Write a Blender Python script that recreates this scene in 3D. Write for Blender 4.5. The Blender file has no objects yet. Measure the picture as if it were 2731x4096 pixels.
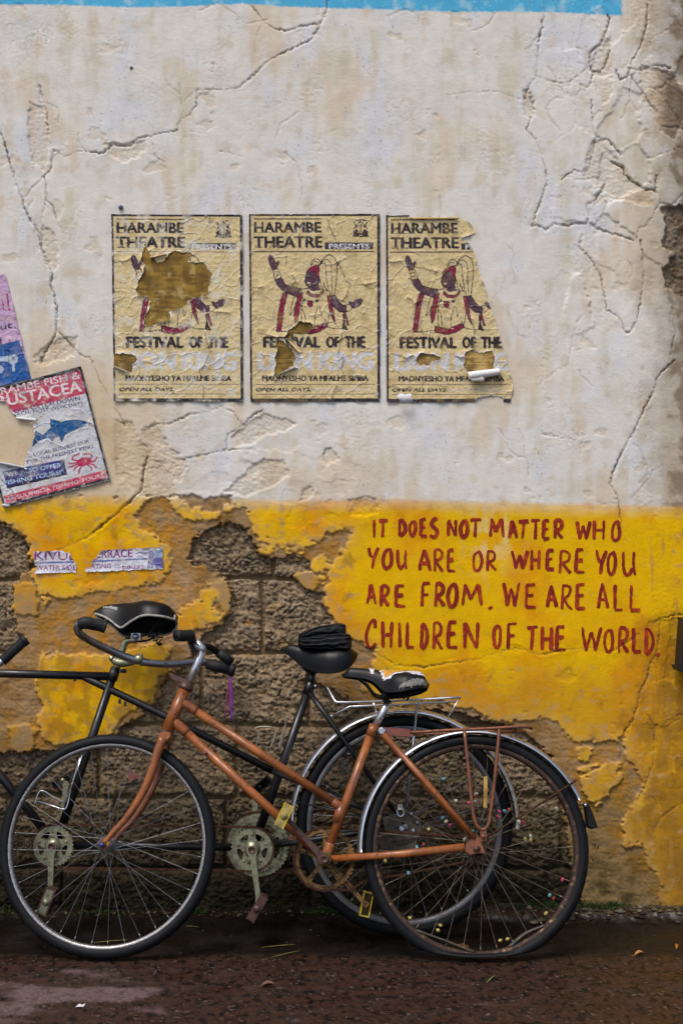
import bpy, math, random
import numpy as np
from mathutils import Vector, Matrix

random.seed(7)
RNG = np.random.default_rng(7)
sc = bpy.context.scene
COL = sc.collection

# ------------------------------------------------------------------ camera, sky, sun, exposure
CAM_D, CAM_H, F = 4.6, 1.4, 5244.0          # metres to the wall plane, eye height, focal length in photo pixels
CX, CY, S = 1365.5, 2048.0, 5244.0 / 4.6
cam_data = bpy.data.cameras.new('camera')
cam = bpy.data.objects.new('camera', cam_data)
COL.objects.link(cam)
cam.location = (0, -CAM_D, CAM_H)
cam.rotation_euler = (math.radians(90), 0, 0)
cam_data.sensor_fit = 'VERTICAL'
cam_data.sensor_height = 36.0
cam_data.sensor_width = 24.0
cam_data.lens = 36.0 * F / 4096.0
cam_data.clip_end = 500
sc.camera = cam

SUN_DIR = Vector((-0.62, -1.02, 2.08)).normalized()      # towards the sun
sun_el = math.asin(SUN_DIR.z)
sun_az = math.atan2(SUN_DIR.x, SUN_DIR.y)
world = bpy.data.worlds.new('World')
sc.world = world
world.use_nodes = True
wn = world.node_tree
wn.nodes.clear()
sky = wn.nodes.new('ShaderNodeTexSky')
sky.sky_type = 'NISHITA'
sky.sun_disc = False
sky.sun_elevation = sun_el
sky.sun_rotation = sun_az % (2 * math.pi)
sky.dust_density = 3.0
sky.air_density = 1.0
sky.ozone_density = 0.6
bg = wn.nodes.new('ShaderNodeBackground')
bg.inputs['Strength'].default_value = 0.13
wo = wn.nodes.new('ShaderNodeOutputWorld')
wn.links.new(sky.outputs[0], bg.inputs[0])
wn.links.new(bg.outputs[0], wo.inputs[0])

sun_data = bpy.data.lights.new('sun', 'SUN')
sun_data.energy = 1.9
sun_data.angle = math.radians(20)
sun_data.color = (1.0, 0.97, 0.93)
sun = bpy.data.objects.new('sun', sun_data)
COL.objects.link(sun)
sun.rotation_euler = (-SUN_DIR).to_track_quat('-Z', 'Y').to_euler()
sun.location = (-2, -3, 6)

sc.view_settings.view_transform = 'Standard'
sc.view_settings.look = 'None'
sc.view_settings.gamma = 1.0
sc.view_settings.use_curve_mapping = False
sc.view_settings.exposure = 0.36
sc.cycles.max_bounces = 6
sc.cycles.use_denoising = True

# ------------------------------------------------------------------ small helpers
def lin(c):
    c = np.asarray(c, float) / 255.0
    return np.where(c <= 0.04045, c / 12.92, ((c + 0.055) / 1.055) ** 2.4)

def L4(c):
    r = lin(c)
    return (float(r[0]), float(r[1]), float(r[2]), 1.0)

def sstep(a, b, x):
    t = np.clip((x - a) / (b - a), 0, 1)
    return t * t * (3 - 2 * t)

_tabs = {}
def perlin(x, y, seed=0):
    if seed not in _tabs:
        r = np.random.default_rng(1000 + seed)
        a = r.random((256, 256)) * 2 * np.pi
        _tabs[seed] = (np.cos(a).astype(np.float32), np.sin(a).astype(np.float32))
    gx, gy = _tabs[seed]
    x = np.asarray(x, np.float32); y = np.asarray(y, np.float32)
    ix = np.floor(x).astype(np.int32); iy = np.floor(y).astype(np.int32)
    fx = x - ix; fy = y - iy
    ux = fx * fx * fx * (fx * (fx * 6 - 15) + 10)
    uy = fy * fy * fy * (fy * (fy * 6 - 15) + 10)
    x0 = ix & 255; x1 = (ix + 1) & 255; y0 = iy & 255; y1 = (iy + 1) & 255
    n00 = gx[y0, x0] * fx + gy[y0, x0] * fy
    n10 = gx[y0, x1] * (fx - 1) + gy[y0, x1] * fy
    n01 = gx[y1, x0] * fx + gy[y1, x0] * (fy - 1)
    n11 = gx[y1, x1] * (fx - 1) + gy[y1, x1] * (fy - 1)
    a = n00 + ux * (n10 - n00)
    b = n01 + ux * (n11 - n01)
    return 1.5 * (a + uy * (b - a))

def fbm(x, y, octaves=4, seed=0, gain=0.5):
    s = 0; amp = 1.0; tot = 0
    for o in range(octaves):
        s = s + amp * perlin(x * 2 ** o + 17.3 * o, y * 2 ** o + 9.1 * o, seed + o)
        tot += amp; amp *= gain
    return s / tot

def poly_sd(X, Y, poly, far=400.0):
    """signed distance to a polygon, negative inside; X, Y any shape"""
    p = np.asarray(poly, np.float32)
    out = np.full(X.shape, far, np.float32)
    m = (X > p[:, 0].min() - 60) & (X < p[:, 0].max() + 60) & (Y > p[:, 1].min() - 60) & (Y < p[:, 1].max() + 60)
    if not m.any():
        return out
    x = X[m]; y = Y[m]
    d = np.full(x.shape, 1e12, np.float32); ins = np.zeros(x.shape, bool)
    n = len(p)
    for i in range(n):
        ax, ay = p[i]; bx, by = p[(i + 1) % n]
        ex, ey = bx - ax, by - ay
        l2 = ex * ex + ey * ey + 1e-9
        t = np.clip(((x - ax) * ex + (y - ay) * ey) / l2, 0, 1)
        dx = x - ax - t * ex; dy = y - ay - t * ey
        d = np.minimum(d, dx * dx + dy * dy)
        c = ((ay > y) != (by > y))
        if ey != 0:
            ins ^= c & (x < ex * (y - ay) / ey + ax)
    d = np.sqrt(d)
    out[m] = np.where(ins, -d, d)
    return out

def line_dist(X, Y, pts, reach=60.0):
    p = np.asarray(pts, np.float32)
    out = np.full(X.shape, 1e3, np.float32)
    m = (X > p[:, 0].min() - reach) & (X < p[:, 0].max() + reach) & (Y > p[:, 1].min() - reach) & (Y < p[:, 1].max() + reach)
    if not m.any():
        return out
    x = X[m]; y = Y[m]
    d = np.full(x.shape, 1e12, np.float32)
    for i in range(len(p) - 1):
        ax, ay = p[i]; ex, ey = p[i + 1] - p[i]
        t = np.clip(((x - ax) * ex + (y - ay) * ey) / (ex * ex + ey * ey + 1e-9), 0, 1)
        dx = x - ax - t * ex; dy = y - ay - t * ey
        d = np.minimum(d, dx * dx + dy * dy)
    out[m] = np.sqrt(d)
    return out

# ------------------------------------------------------------------ materials
def nodes_of(m):
    m.use_nodes = True
    nt = m.node_tree
    nt.nodes.clear()
    out = nt.nodes.new('ShaderNodeOutputMaterial')
    b = nt.nodes.new('ShaderNodeBsdfPrincipled')
    nt.links.new(b.outputs[0], out.inputs[0])
    return nt, b

def noise_node(nt, scale, detail=4, rough=0.55, coord='Object', stretch=None):
    tc = nt.nodes.new('ShaderNodeTexCoord')
    n = nt.nodes.new('ShaderNodeTexNoise')
    n.inputs['Scale'].default_value = scale
    n.inputs['Detail'].default_value = detail
    n.inputs['Roughness'].default_value = rough
    if stretch:
        mp = nt.nodes.new('ShaderNodeMapping')
        mp.inputs['Scale'].default_value = stretch
        nt.links.new(tc.outputs[coord], mp.inputs[0])
        nt.links.new(mp.outputs[0], n.inputs['Vector'])
    else:
        nt.links.new(tc.outputs[coord], n.inputs['Vector'])
    return n

def ramp_node(nt, src, stops):
    r = nt.nodes.new('ShaderNodeValToRGB')
    el = r.color_ramp.elements
    while len(el) < len(stops):
        el.new(0.5)
    for e, (p, c) in zip(el, stops):
        e.position = p
        e.color = c if len(c) == 4 else (*c, 1)
    nt.links.new(src, r.inputs[0])
    return r

def bump(nt, bsdf, src, strength, dist):
    b = nt.nodes.new('ShaderNodeBump')
    b.inputs['Strength'].default_value = strength
    b.inputs['Distance'].default_value = dist
    nt.links.new(src, b.inputs['Height'])
    nt.links.new(b.outputs[0], bsdf.inputs['Normal'])
    return b

def mat_two(name, c1, c2, scale=30, lo=0.45, hi=0.62, rough=(0.5, 0.7), metal=(0, 0), detail=6, bump_s=0.15, bump_d=0.002, bscale=None, stretch=None):
    """two colours mixed by noise (paint and chips, metal and rust ...)"""
    m = bpy.data.materials.new(name)
    nt, b = nodes_of(m)
    n = noise_node(nt, scale, detail, 0.6, stretch=stretch)
    r = ramp_node(nt, n.outputs[0], [(lo, L4(c1)), (hi, L4(c2))])
    nt.links.new(r.outputs[0], b.inputs['Base Color'])
    for inp, v in (('Roughness', rough), ('Metallic', metal)):
        if v[0] == v[1]:
            b.inputs[inp].default_value = v[0]
        else:
            rr = ramp_node(nt, n.outputs[0], [(lo, (v[0],) * 3), (hi, (v[1],) * 3)])
            nt.links.new(rr.outputs[0], b.inputs[inp])
    if bump_s:
        n2 = noise_node(nt, bscale or scale * 4, 4, 0.6)
        bump(nt, b, n2.outputs[0], bump_s, bump_d)
    return m

def mat_attr(name, rough=0.85, bump_list=((220, 0.35, 0.004),), var=0.12, vscale=25, spec=0.3, attr='Col'):
    """colour comes from the mesh's own paint layer, fine grain from noise"""
    m = bpy.data.materials.new(name)
    nt, b = nodes_of(m)
    a = nt.nodes.new('ShaderNodeAttribute')
    a.attribute_name = attr
    n = noise_node(nt, vscale, 8, 0.65)
    r = ramp_node(nt, n.outputs[0], [(0.25, (1 - var,) * 3), (0.75, (1 + var,) * 3)])
    mx = nt.nodes.new('ShaderNodeMix'); mx.data_type = 'RGBA'; mx.blend_type = 'MULTIPLY'
    mx.inputs[0].default_value = 1.0
    nt.links.new(a.outputs['Color'], mx.inputs[6])
    nt.links.new(r.outputs[0], mx.inputs[7])
    nt.links.new(mx.outputs[2], b.inputs['Base Color'])
    b.inputs['Roughness'].default_value = rough
    b.inputs['Specular IOR Level'].default_value = spec
    prev = None
    for sc_, st, di in bump_list:
        nn = noise_node(nt, sc_, 5, 0.62)
        bb = nt.nodes.new('ShaderNodeBump')
        bb.inputs['Strength'].default_value = st
        bb.inputs['Distance'].default_value = di
        nt.links.new(nn.outputs[0], bb.inputs['Height'])
        if prev:
            nt.links.new(prev.outputs[0], bb.inputs['Normal'])
        prev = bb
    if prev:
        nt.links.new(prev.outputs[0], b.inputs['Normal'])
    return m

# ------------------------------------------------------------------ mesh helpers
ORG = {}            # world origin of every built object

def link(o, parent=None, origin=(0, 0, 0)):
    COL.objects.link(o)
    origin = Vector(origin)
    ORG[o] = origin
    if parent:
        o.parent = parent
        o.location = origin - ORG[parent]
    else:
        o.location = origin
    return o

def empty(name, loc):
    o = bpy.data.objects.new(name, None)
    o.empty_display_size = 0.1
    return link(o, None, loc)

def tag(o, label, cat, group=None):
    o['label'] = label
    o['category'] = cat
    if group:
        o['group'] = group
    return o

def grid_mesh(name, P, col=None, keep=None, mat=None, smooth=True, flip=False):
    """P (ny,nx,3) world points -> mesh data with colour attribute"""
    ny, nx = P.shape[:2]
    idx = np.arange(ny * nx, dtype=np.int32).reshape(ny, nx)
    q = np.stack([idx[:-1, :-1], idx[1:, :-1], idx[1:, 1:], idx[:-1, 1:]], -1).reshape(-1, 4)
    if flip:
        q = q[:, ::-1]
    V = P.reshape(-1, 3).astype(np.float32)
    C = None if col is None else col.reshape(-1, 3)
    if keep is not None:
        q = q[keep.reshape(-1)]
        used = np.zeros(len(V), bool); used[q.reshape(-1)] = True
        remap = np.cumsum(used) - 1
        q = remap[q].astype(np.int32); V = V[used]
        if C is not None:
            C = C[used]
    me = bpy.data.meshes.new(name)
    me.vertices.add(len(V)); me.vertices.foreach_set('co', V.reshape(-1))
    me.loops.add(len(q) * 4); me.loops.foreach_set('vertex_index', np.ascontiguousarray(q).reshape(-1))
    me.polygons.add(len(q))
    me.polygons.foreach_set('loop_start', np.arange(0, len(q) * 4, 4, dtype=np.int32))
    me.polygons.foreach_set('loop_total', np.full(len(q), 4, np.int32))
    me.polygons.foreach_set('use_smooth', np.full(len(q), smooth, bool))
    me.update(calc_edges=True)
    if C is not None:
        at = me.color_attributes.new('Col', 'FLOAT_COLOR', 'POINT')
        rgba = np.ones((len(V), 4), np.float32); rgba[:, :3] = C
        at.data.foreach_set('color', rgba.reshape(-1))
    if mat:
        me.materials.append(mat)
    return me

def mesh_obj(name, me, parent=None, origin=(0, 0, 0)):
    """me holds world coordinates; move them to the origin of the object"""
    o3 = np.asarray(origin, np.float32)
    n = len(me.vertices)
    co = np.empty(n * 3, np.float32); me.vertices.foreach_get('co', co)
    co = co.reshape(-1, 3) - o3
    me.vertices.foreach_set('co', co.reshape(-1)); me.update()
    return link(bpy.data.objects.new(name, me), parent, origin)

def wallpt(px, py, off=0.0):
    """photo pixel on the wall plane -> world; off = metres in front of the wall plane"""
    return np.array([(px - CX) / S, -off, CAM_H - (py - CY) / S])

# ------------------------------------------------------------------ materials used everywhere
M = {}
M['plaster'] = mat_attr('plaster', 0.92, ((70, 0.16, 0.006), (260, 0.42, 0.003)), 0.10, 22, spec=0.15)
M['stone'] = mat_attr('rough_stone', 0.92, ((90, 0.6, 0.010), (240, 1.0, 0.007)), 0.45, 95, spec=0.15)
M['paint'] = mat_attr('brush_paint', 0.6, ((260, 0.25, 0.002),), 0.10, 90)
M['paper'] = mat_attr('old_paper', 0.75, ((90, 0.35, 0.004),), 0.10, 60)
# ------------------------------------------------------------------ the wall: one relief for the plaster, stones behind it
def graded(a, b, step, lo, hi):
    mid = np.arange(a, b + step, step)
    out = [mid[-1]]; s = step
    while out[-1] < hi:
        s = min(s * 1.12, 60); out.append(out[-1] + s)
    pre = [mid[0]]; s = step
    while pre[-1] > lo:
        s = min(s * 1.12, 60); pre.append(pre[-1] - s)
    return np.concatenate([pre[:0:-1], mid, out[1:]])

gx = graded(-30, 2760, 4.4, -2100, 4700).astype(np.float32)
gy = graded(-20, 3668, 4.4, -1500, 3672).astype(np.float32)
gy = gy[gy < 3700]
PX, PY = np.meshgrid(gx, gy)

# ragged edges: every outline is looked up through a warped copy of the coordinates
w1 = fbm(PX / 60, PY / 60, 3, 11); w2 = fbm(PX / 60 + 40, PY / 60 + 7, 3, 15)
w3 = perlin(PX / 13, PY / 13, 19); w4 = perlin(PX / 13 + 9, PY / 13 + 3, 21)
w5 = fbm(PX / 30, PY / 26, 4, 23, 0.65); w6 = fbm(PX / 30 + 5, PY / 26 + 5, 4, 25, 0.65)
WX = PX + 10 * w1 + 16 * w5
WY = PY + 10 * w2 + 16 * w6

Y_POLYS = [
 [(-2600,1900),(0,1985),(560,1975),(615,1985),(548,2060),(560,2110),(620,2130),(660,2160),(690,2230),(680,2290),(640,2330),(560,2350),(470,2362),(380,2372),(250,2402),(200,2385),(192,2440),(165,2400),(140,2330),(105,2300),(140,2262),(105,2220),(128,2190),(85,2135),(0,2089),(-300,2060),(-2600,2100)],
 [(655,1985),(700,2050),(765,2087),(810,2087),(880,2075),(892,2045),(780,2030),(690,1978)],
 [(895,2010),(895,2045),(925,2050),(948,2030),(930,2012)],
 [(905,1960),(4900,1960),(4900,3800),(2620,3800),(2640,3530),(2590,3460),(2570,3390),(2500,3390),(2480,3300),(2570,3130),(2490,3020),(2490,2965),(2360,2972),(2285,2972),(2240,2912),(2190,2877),(2140,2877),(1985,2897),(1931,2862),(1850,2835),(1760,2805),(1600,2830),(1440,2760),(1475,2690),(1500,2600),(1350,2530),(1340,2490),(1300,2420),(1295,2370),(1310,2270),(1390,2165),(1405,2130),(1380,2118),(1330,2130),(1290,2150),(1240,2190),(1215,2197),(1100,2180),(1035,2165),(1010,2130),(1000,2090),(985,2045),(940,2028)],
 [(165,2610),(300,2612),(420,2620),(540,2590),(640,2560),(690,2600),(660,2660),(690,2680),(640,2720),(610,2810),(560,2840),(510,2850),(470,2900),(440,2950),(360,2985),(230,2985),(170,2960),(150,2880),(170,2830),(150,2770),(132,2740),(150,2660)],
 [(790,2360),(830,2345),(870,2360),(872,2400),(850,2430),(895,2450),(870,2490),(800,2520),(720,2540),(690,2500),(720,2430),(800,2400)],
 [(1025,2170),(1105,2180),(1110,2200),(1085,2222),(1035,2215)],
 [(1110,2185),(1160,2180),(1220,2200),(1215,2215),(1150,2222)],
 [(1240,2240),(1290,2220),(1318,2240),(1315,2280),(1265,2300),(1240,2280)],
 [(1275,2305),(1300,2300),(1298,2345),(1280,2340)],
 [(2305,2990),(2340,2975),(2370,2990),(2365,3040),(2335,3060),(2310,3045)],
 [(2290,3085),(2360,3050),(2390,3060),(2340,3100)],
 [(2320,3110),(2390,3070),(2480,3040),(2490,3120),(2420,3200),(2390,3240),(2340,3200)],
]
TAN_POLYS = [   # plaster that kept its level but lost its paint
 [(1175,2300),(1230,2285),(1275,2310),(1270,2345),(1255,2365),(1210,2345)],
 [(60,2340),(140,2330),(150,2460),(90,2460),(55,2440)],
 [(30,2905),(110,2895),(150,2920),(130,3000),(60,3010)],
 [(830,2330),(905,2325),(925,2370),(920,2440),(880,2475),(860,2480),(900,2448),(870,2400)],
]
S_POLYS = [
 [(-2600,2110),(-300,2070),(0,2095),(85,2140),(122,2190),(100,2222),(134,2264),(100,2298),(55,2335),(50,2440),(60,2520),(100,2560),(60,2620),(-300,2640),(-2600,2700)],
 [(770,2160),(830,2115),(900,2095),(985,2115),(1010,2160),(1035,2225),(1130,2230),(1235,2235),(1232,2290),(1180,2295),(1210,2360),(1260,2372),(1290,2365),(1293,2420),(1330,2480),(1310,2540),(1260,2560),(1240,2700),(1330,2760),(1450,2830),(1600,2850),(1760,2835),(1930,2880),(2090,2930),(2190,3010),(2230,3110),(2262,3260),(2270,3400),(2300,3520),(2330,3620),(2330,3800),(-2600,3800),(-2600,3010),(60,3010),(170,3000),(360,3005),(450,2970),(490,2910),(570,2860),(625,2820),(655,2730),(720,2680),(790,2560),(880,2500),(925,2440),(925,2370),(900,2318),(850,2288),(740,2240),(760,2215)],
]
U_CREAM = [     # undercoat laid bare inside the cream field
 [(400,1670),(530,1690),(560,1760),(640,1830),(690,1890),(700,1995),(560,1990),(470,1900),(415,1770)],
 [(570,1720),(620,1690),(690,1800),(760,1850),(720,1930),(660,1900),(600,1800)],
 [(120,410),(175,430),(200,560),(195,650),(170,690),(130,640),(110,500)],
 [(420,575),(520,570),(590,560),(580,610),(500,650),(440,620)],
 [(170,900),(215,920),(235,1010),(225,1090),(190,1060),(160,980)],
 [(205,1370),(260,1345),(310,1350),(300,1420),(230,1440),(160,1480),(130,1430),(170,1400)],
 [(2640,830),(2720,820),(2900,830),(2900,1210),(2731,1190),(2665,1150),(2650,1080),(2700,1010),(2645,990),(2660,900)],
 [(2330,700),(2365,560),(2400,560),(2440,600),(2480,650),(2540,735),(2600,765),(2610,830),(2480,800),(2400,760)],
 [(2090,360),(2115,345),(2135,400),(2128,470),(2095,460)],
 [(990,1690),(1060,1660),(1130,1670),(1190,1690),(1150,1720),(1060,1740),(1010,1770),(950,1790),(920,1750)],
 [(1290,1800),(1330,1785),(1360,1840),(1300,1860)],
 [(970,1900),(1050,1830),(1140,1850),(1160,1900),(1060,1960),(980,1985),(900,1970)],
 [(1210,1965),(1240,1940),(1258,1965),(1235,1995),(1195,2010)],
 [(1390,2005),(1470,1985),(1500,2000),(1520,2050),(1470,2070),(1400,2060)],
 [(2395,180),(2440,150),(2450,260),(2440,380),(2410,420),(2370,330),(2360,240)],
 [(2560,260),(2620,270),(2700,300),(2760,420),(2700,560),(2640,520),(2560,380)],
]
cov = np.full(PX.shape, 400.0, np.float32)
for p in Y_POLYS:
    cov = np.minimum(cov, poly_sd(WX, WY, p))
cov = np.minimum(cov, WY - 1990 - 6 * w1)                    # everything above the yellow line is plaster
ycov = cov.copy()
tan = np.full(PX.shape, 400.0, np.float32)
for p in TAN_POLYS:
    tan = np.minimum(tan, poly_sd(WX, WY, p))
stone = np.full(PX.shape, 400.0, np.float32)
for p in S_POLYS:
    stone = np.minimum(stone, poly_sd(WX, WY, p))
# flaking towards the stone: bites out of the paint film
bite = fbm(PX / 34, PY / 26, 4, 31)
cov_b = cov + 34 * np.maximum(bite, 0) + 16 * np.maximum(w5, 0) + 8 * np.maximum(w3, 0)
under = np.full(PX.shape, 400.0, np.float32)
for p in U_CREAM:
    under = np.minimum(under, poly_sd(WX, WY, p))
patch = fbm(PX / 150, PY / 120, 3, 41)                       # shallow scabs across the cream field
scab = sstep(0.43, 0.47, patch + 0.25 * bite + 0.06 * w5)
T = sstep(6, -3, np.minimum(cov_b, tan))                     # 1 = top coat
stone = stone + 30 * fbm(PX / 52, PY / 40, 5, 27, 0.65) + 14 * np.maximum(0, fbm(PX / 20, PY / 16, 3, 29))
ST = sstep(3, -5, stone) * (1 - T)                           # 1 = stone laid bare
UC = sstep(3, -3, under) * T

# poster areas stay flat
def box_mask(x0, y0, x1, y1, soft=25):
    return sstep(x0 - soft, x0, PX) * sstep(x1 + soft, x1, PX) * sstep(y0 - soft, y0, PY) * sstep(y1 + soft, y1, PY)
flat = np.maximum.reduce([box_mask(440, 850, 2070, 1615), box_mask(-150, 1470, 450, 2040) * sstep(1400, 1480, PY), box_mask(-200, 1090, 120, 1540), box_mask(130, 2180, 660, 2300)])
words = box_mask(1450, 2050, 2660, 2640, 40)

undul = 5.0 * fbm(PX / 420, PY / 420, 3, 51) + 0.7 * fbm(PX / 90, PY / 110, 3, 55)
rough_m = np.clip(0.04 + 0.9 * sstep(0.12, 0.42, fbm(PX / 190 + 3, PY / 230, 3, 61)), 0, 1) * (1 - 0.85 * flat) * (1 - 0.6 * words)
rough_m = np.maximum(rough_m, 0.55 * sstep(2480, 2640, PX) * (1 - flat))
grain = 0.55 * fbm(PX / 17, PY / 14, 3, 65, 0.65) + 0.6 * fbm(PX / 10.5, PY / 9.5, 2, 67, 0.7)
trowel = fbm(PX / 70, PY / 16, 3, 71)
pits = np.minimum(0, perlin(PX / 26, PY / 22, 77) + 0.55) * 1.0

h = undul * (1 - 0.5 * flat) + rough_m * (2.2 * grain + 3.6 * pits) + 0.22 * trowel * (1 - flat) + 0.14 * grain * (1 - flat)
h -= scab * (1 - flat) * (1 - words) * (1.5 + 1.4 * grain)
h -= UC * (1 - 0.9 * flat) * (3.4 + 3.4 * grain + 2.5 * np.abs(trowel))

# lifted plates at the upper right and around the broken yellow edge (cells with their own level)
def plates(sx, sy, seed):
    r = np.random.default_rng(seed)
    cx = (WX + 10 * w2) / sx; cy = (WY + 10 * w1) / sy
    ix = np.floor(cx).astype(int); iy = np.floor(cy).astype(int)
    jx = r.random((64, 64)); jy = r.random((64, 64)); lv = r.random((64, 64))
    d1 = np.full(PX.shape, 9.0, np.float32); d2 = d1.copy(); lev = np.zeros(PX.shape, np.float32)
    for oy in (-1, 0, 1):
        for ox in (-1, 0, 1):
            a = (ix + ox) & 63; b = (iy + oy) & 63
            dd = (ix + ox + jx[b, a] - cx) ** 2 + (iy + oy + jy[b, a] - cy) ** 2
            near = dd < d1
            d2 = np.where(near, d1, np.minimum(d2, dd))
            lev = np.where(near, lv[b, a], lev)
            d1 = np.where(near, dd, d1)
    return lev, np.sqrt(d2) - np.sqrt(d1)
lev, edge = plates(150, 190, 5)
pm = np.clip(sstep(2120, 2360, PX) * sstep(1500, 1150, PY) + 0.8 * sstep(2520, 2640, PX) * sstep(3700, 2600, PY) * sstep(2300, 2500, PY), 0, 1) * (1 - flat)
h += pm * ((lev - 0.5) * 8.0 * sstep(0, 0.05, edge) - 1.5 * sstep(0.04, 0.0, edge))
lev2, edge2 = plates(75, 60, 9)
pm2 = np.clip(sstep(1700, 1850, PY) * sstep(2260, 2080, PY) * sstep(300, 450, PX) * sstep(1600, 1300, PX), 0, 1) * (1 - flat)
h += pm2 * ((lev2 - 0.5) * 3.0 * sstep(0, 0.1, edge2) * (1 - 0.3 * grain))

# traced cracks: (depth mm, half width px, points)
CRACKS = [
 (9,3.2,[(1310,-60),(1310,0),(1305,40),(1285,90),(1280,108),(1245,155),(1180,190),(1090,230),(1000,315),(978,330),(960,350),(905,360),(790,360),(785,420),(755,460),(725,475),(705,525),(650,530),(600,545),(560,550),(520,580),(450,580),(415,612),(350,605),(300,610),(262,628),(215,600)]),
 (9,3.2,[(1010,25),(1060,90),(1100,115),(1145,125),(1200,105),(1280,95)]),
 (5,2.6,[(790,360),(740,400),(725,470)]),
 (14,4.0,[(-60,420),(0,520),(27,590),(45,670),(68,740),(95,805),(100,830),(120,880),(150,920),(170,1000),(195,1060),(210,1100),(205,1150),(220,1190),(230,1270),(225,1330),(205,1370),(190,1395),(170,1430),(165,1460)]),
 (7,3.0,[(155,340),(175,400),(190,480),(195,520)]),
 (8,3.2,[(215,600),(205,680),(175,705),(190,745),(185,800),(215,830),(225,880),(255,930)]),
 (4,2.6,[(175,705),(140,740),(100,790)]),
 (5,2.6,[(185,800),(160,900),(150,920)]),
 (8,3.4,[(225,1310),(245,1340),(300,1395),(335,1425),(365,1435),(400,1520),(440,1590),(480,1660),(500,1700)]),
 (15,4.6,[(590,1830),(575,1890),(565,1960),(520,2010),(450,2070),(350,2150),(280,2180),(230,2200)]),
 (6,2.8,[(575,1990),(585,2090),(650,2150),(700,2180),(690,2220)]),
 (7,3.0,[(905,1615),(830,1650),(770,1655),(690,1690),(580,1710)]),
 (6,2.8,[(600,1840),(680,1860),(760,1830),(840,1815),(900,1800),(1010,1795)]),
 (6,2.8,[(905,1800),(910,1740),(970,1700),(935,1650),(910,1640)]),
 (9,3.4,[(970,1700),(1030,1650),(1060,1640)]),
 (9,3.2,[(2175,-40),(2175,40),(2168,110),(2160,130),(2152,180),(2145,300),(2135,315),(2110,345),(2095,400)]),
 (8,3.2,[(2120,370),(2133,440),(2105,520),(2140,560),(2160,600),(2185,700),(2190,730),(2170,780),(2140,860),(2128,905)]),
 (6,2.8,[(2145,305),(2200,325),(2270,330),(2330,290),(2370,250)]),
 (12,4.0,[(2430,60),(2440,80),(2420,130),(2405,170),(2360,210),(2355,240),(2365,280),(2400,285),(2420,260),(2440,200)]),
 (8,3.4,[(2320,340),(2350,350),(2370,300)]),
 (9,3.4,[(2363,400),(2365,440),(2370,500),(2380,540),(2400,555),(2430,560),(2460,590),(2480,620)]),
 (16,5.0,[(2445,645),(2490,670),(2500,700),(2540,730),(2580,755),(2620,765),(2625,700)]),
 (9,3.4,[(2380,548),(2360,660),(2340,690),(2300,680),(2265,700),(2245,720)]),
 (12,4.0,[(2590,20),(2585,90),(2570,170),(2530,240),(2510,300),(2480,320),(2465,280)]),
 (12,4.2,[(2510,270),(2560,280),(2620,260),(2680,270)]),
 (12,4.2,[(2520,300),(2570,370),(2600,420),(2625,445)]),
 (10,4.0,[(2650,505),(2700,505),(2760,515)]),
 (10,3.6,[(2125,905),(2150,900),(2182,922),(2215,895),(2270,905),(2300,890),(2345,895),(2355,850),(2345,820),(2380,800),(2420,735)]),
 (13,4.4,[(2345,880),(2380,910),(2430,930),(2480,945),(2530,960)]),
 (9,3.6,[(2330,940),(2315,985),(2360,1035),(2395,1090),(2408,1125),(2415,1170),(2425,1235),(2460,1260),(2485,1285),(2500,1330),(2515,1330),(2545,1285),(2560,1210),(2575,1100),(2565,1000),(2560,960)]),
 (7,3.2,[(2690,1230),(2700,1330),(2680,1420)]),
 (10,4.0,[(2700,1440),(2640,1490),(2630,1510),(2600,1590),(2570,1645),(2540,1710),(2500,1790),(2470,1840),(2450,1900),(2440,1940),(2470,1990),(2475,2040),(2490,2150),(2510,2170)]),
 (10,3.6,[(2060,2590),(2150,2620),(2250,2600),(2370,2590),(2420,2610),(2450,2605),(2500,2575),(2560,2530),(2640,2475),(2731,2455),(2800,2450)]),
 (8,3.2,[(1450,2595),(1500,2610),(1580,2660),(1700,2670),(1800,2650),(1900,2640),(2000,2605),(2070,2590)]),
 (11,4.0,[(2640,2480),(2630,2600),(2600,2660),(2585,2720),(2555,2770),(2550,2830),(2530,2880),(2500,2920),(2490,2960),(2475,3030)]),
 (7,3.2,[(2580,2850),(2610,2900),(2640,2900),(2731,2850)]),
 (8,3.4,[(2475,3030),(2490,3120),(2440,3180),(2400,3240)]),
 (8,3.4,[(2620,2920),(2610,3050),(2575,3150),(2520,3250),(2480,3300)]),
 (6,2.8,[(2731,3210),(2640,3270),(2600,3350),(2575,3390)]),
 (3,2.4,[(1790,380),(1850,370),(1990,365),(2080,400)]),
 (3,2.4,[(2320,1265),(2290,1350),(2270,1455),(2200,1500),(2140,1550)]),
 (3,2.4,[(2160,1740),(2220,1730),(2300,1760)]),
 (4,2.4,[(2170,1735),(2300,1765)]),
 (3,2.4,[(1500,1350),(1560,1340)]),
 (4,2.6,[(880,605),(930,615),(975,625)]),
 (5,2.8,[(610,555),(620,625),(660,650)]),
 (4,2.6,[(820,255),(860,255),(850,290)]),
]
crack_d = np.zeros(PX.shape, np.float32)
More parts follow.
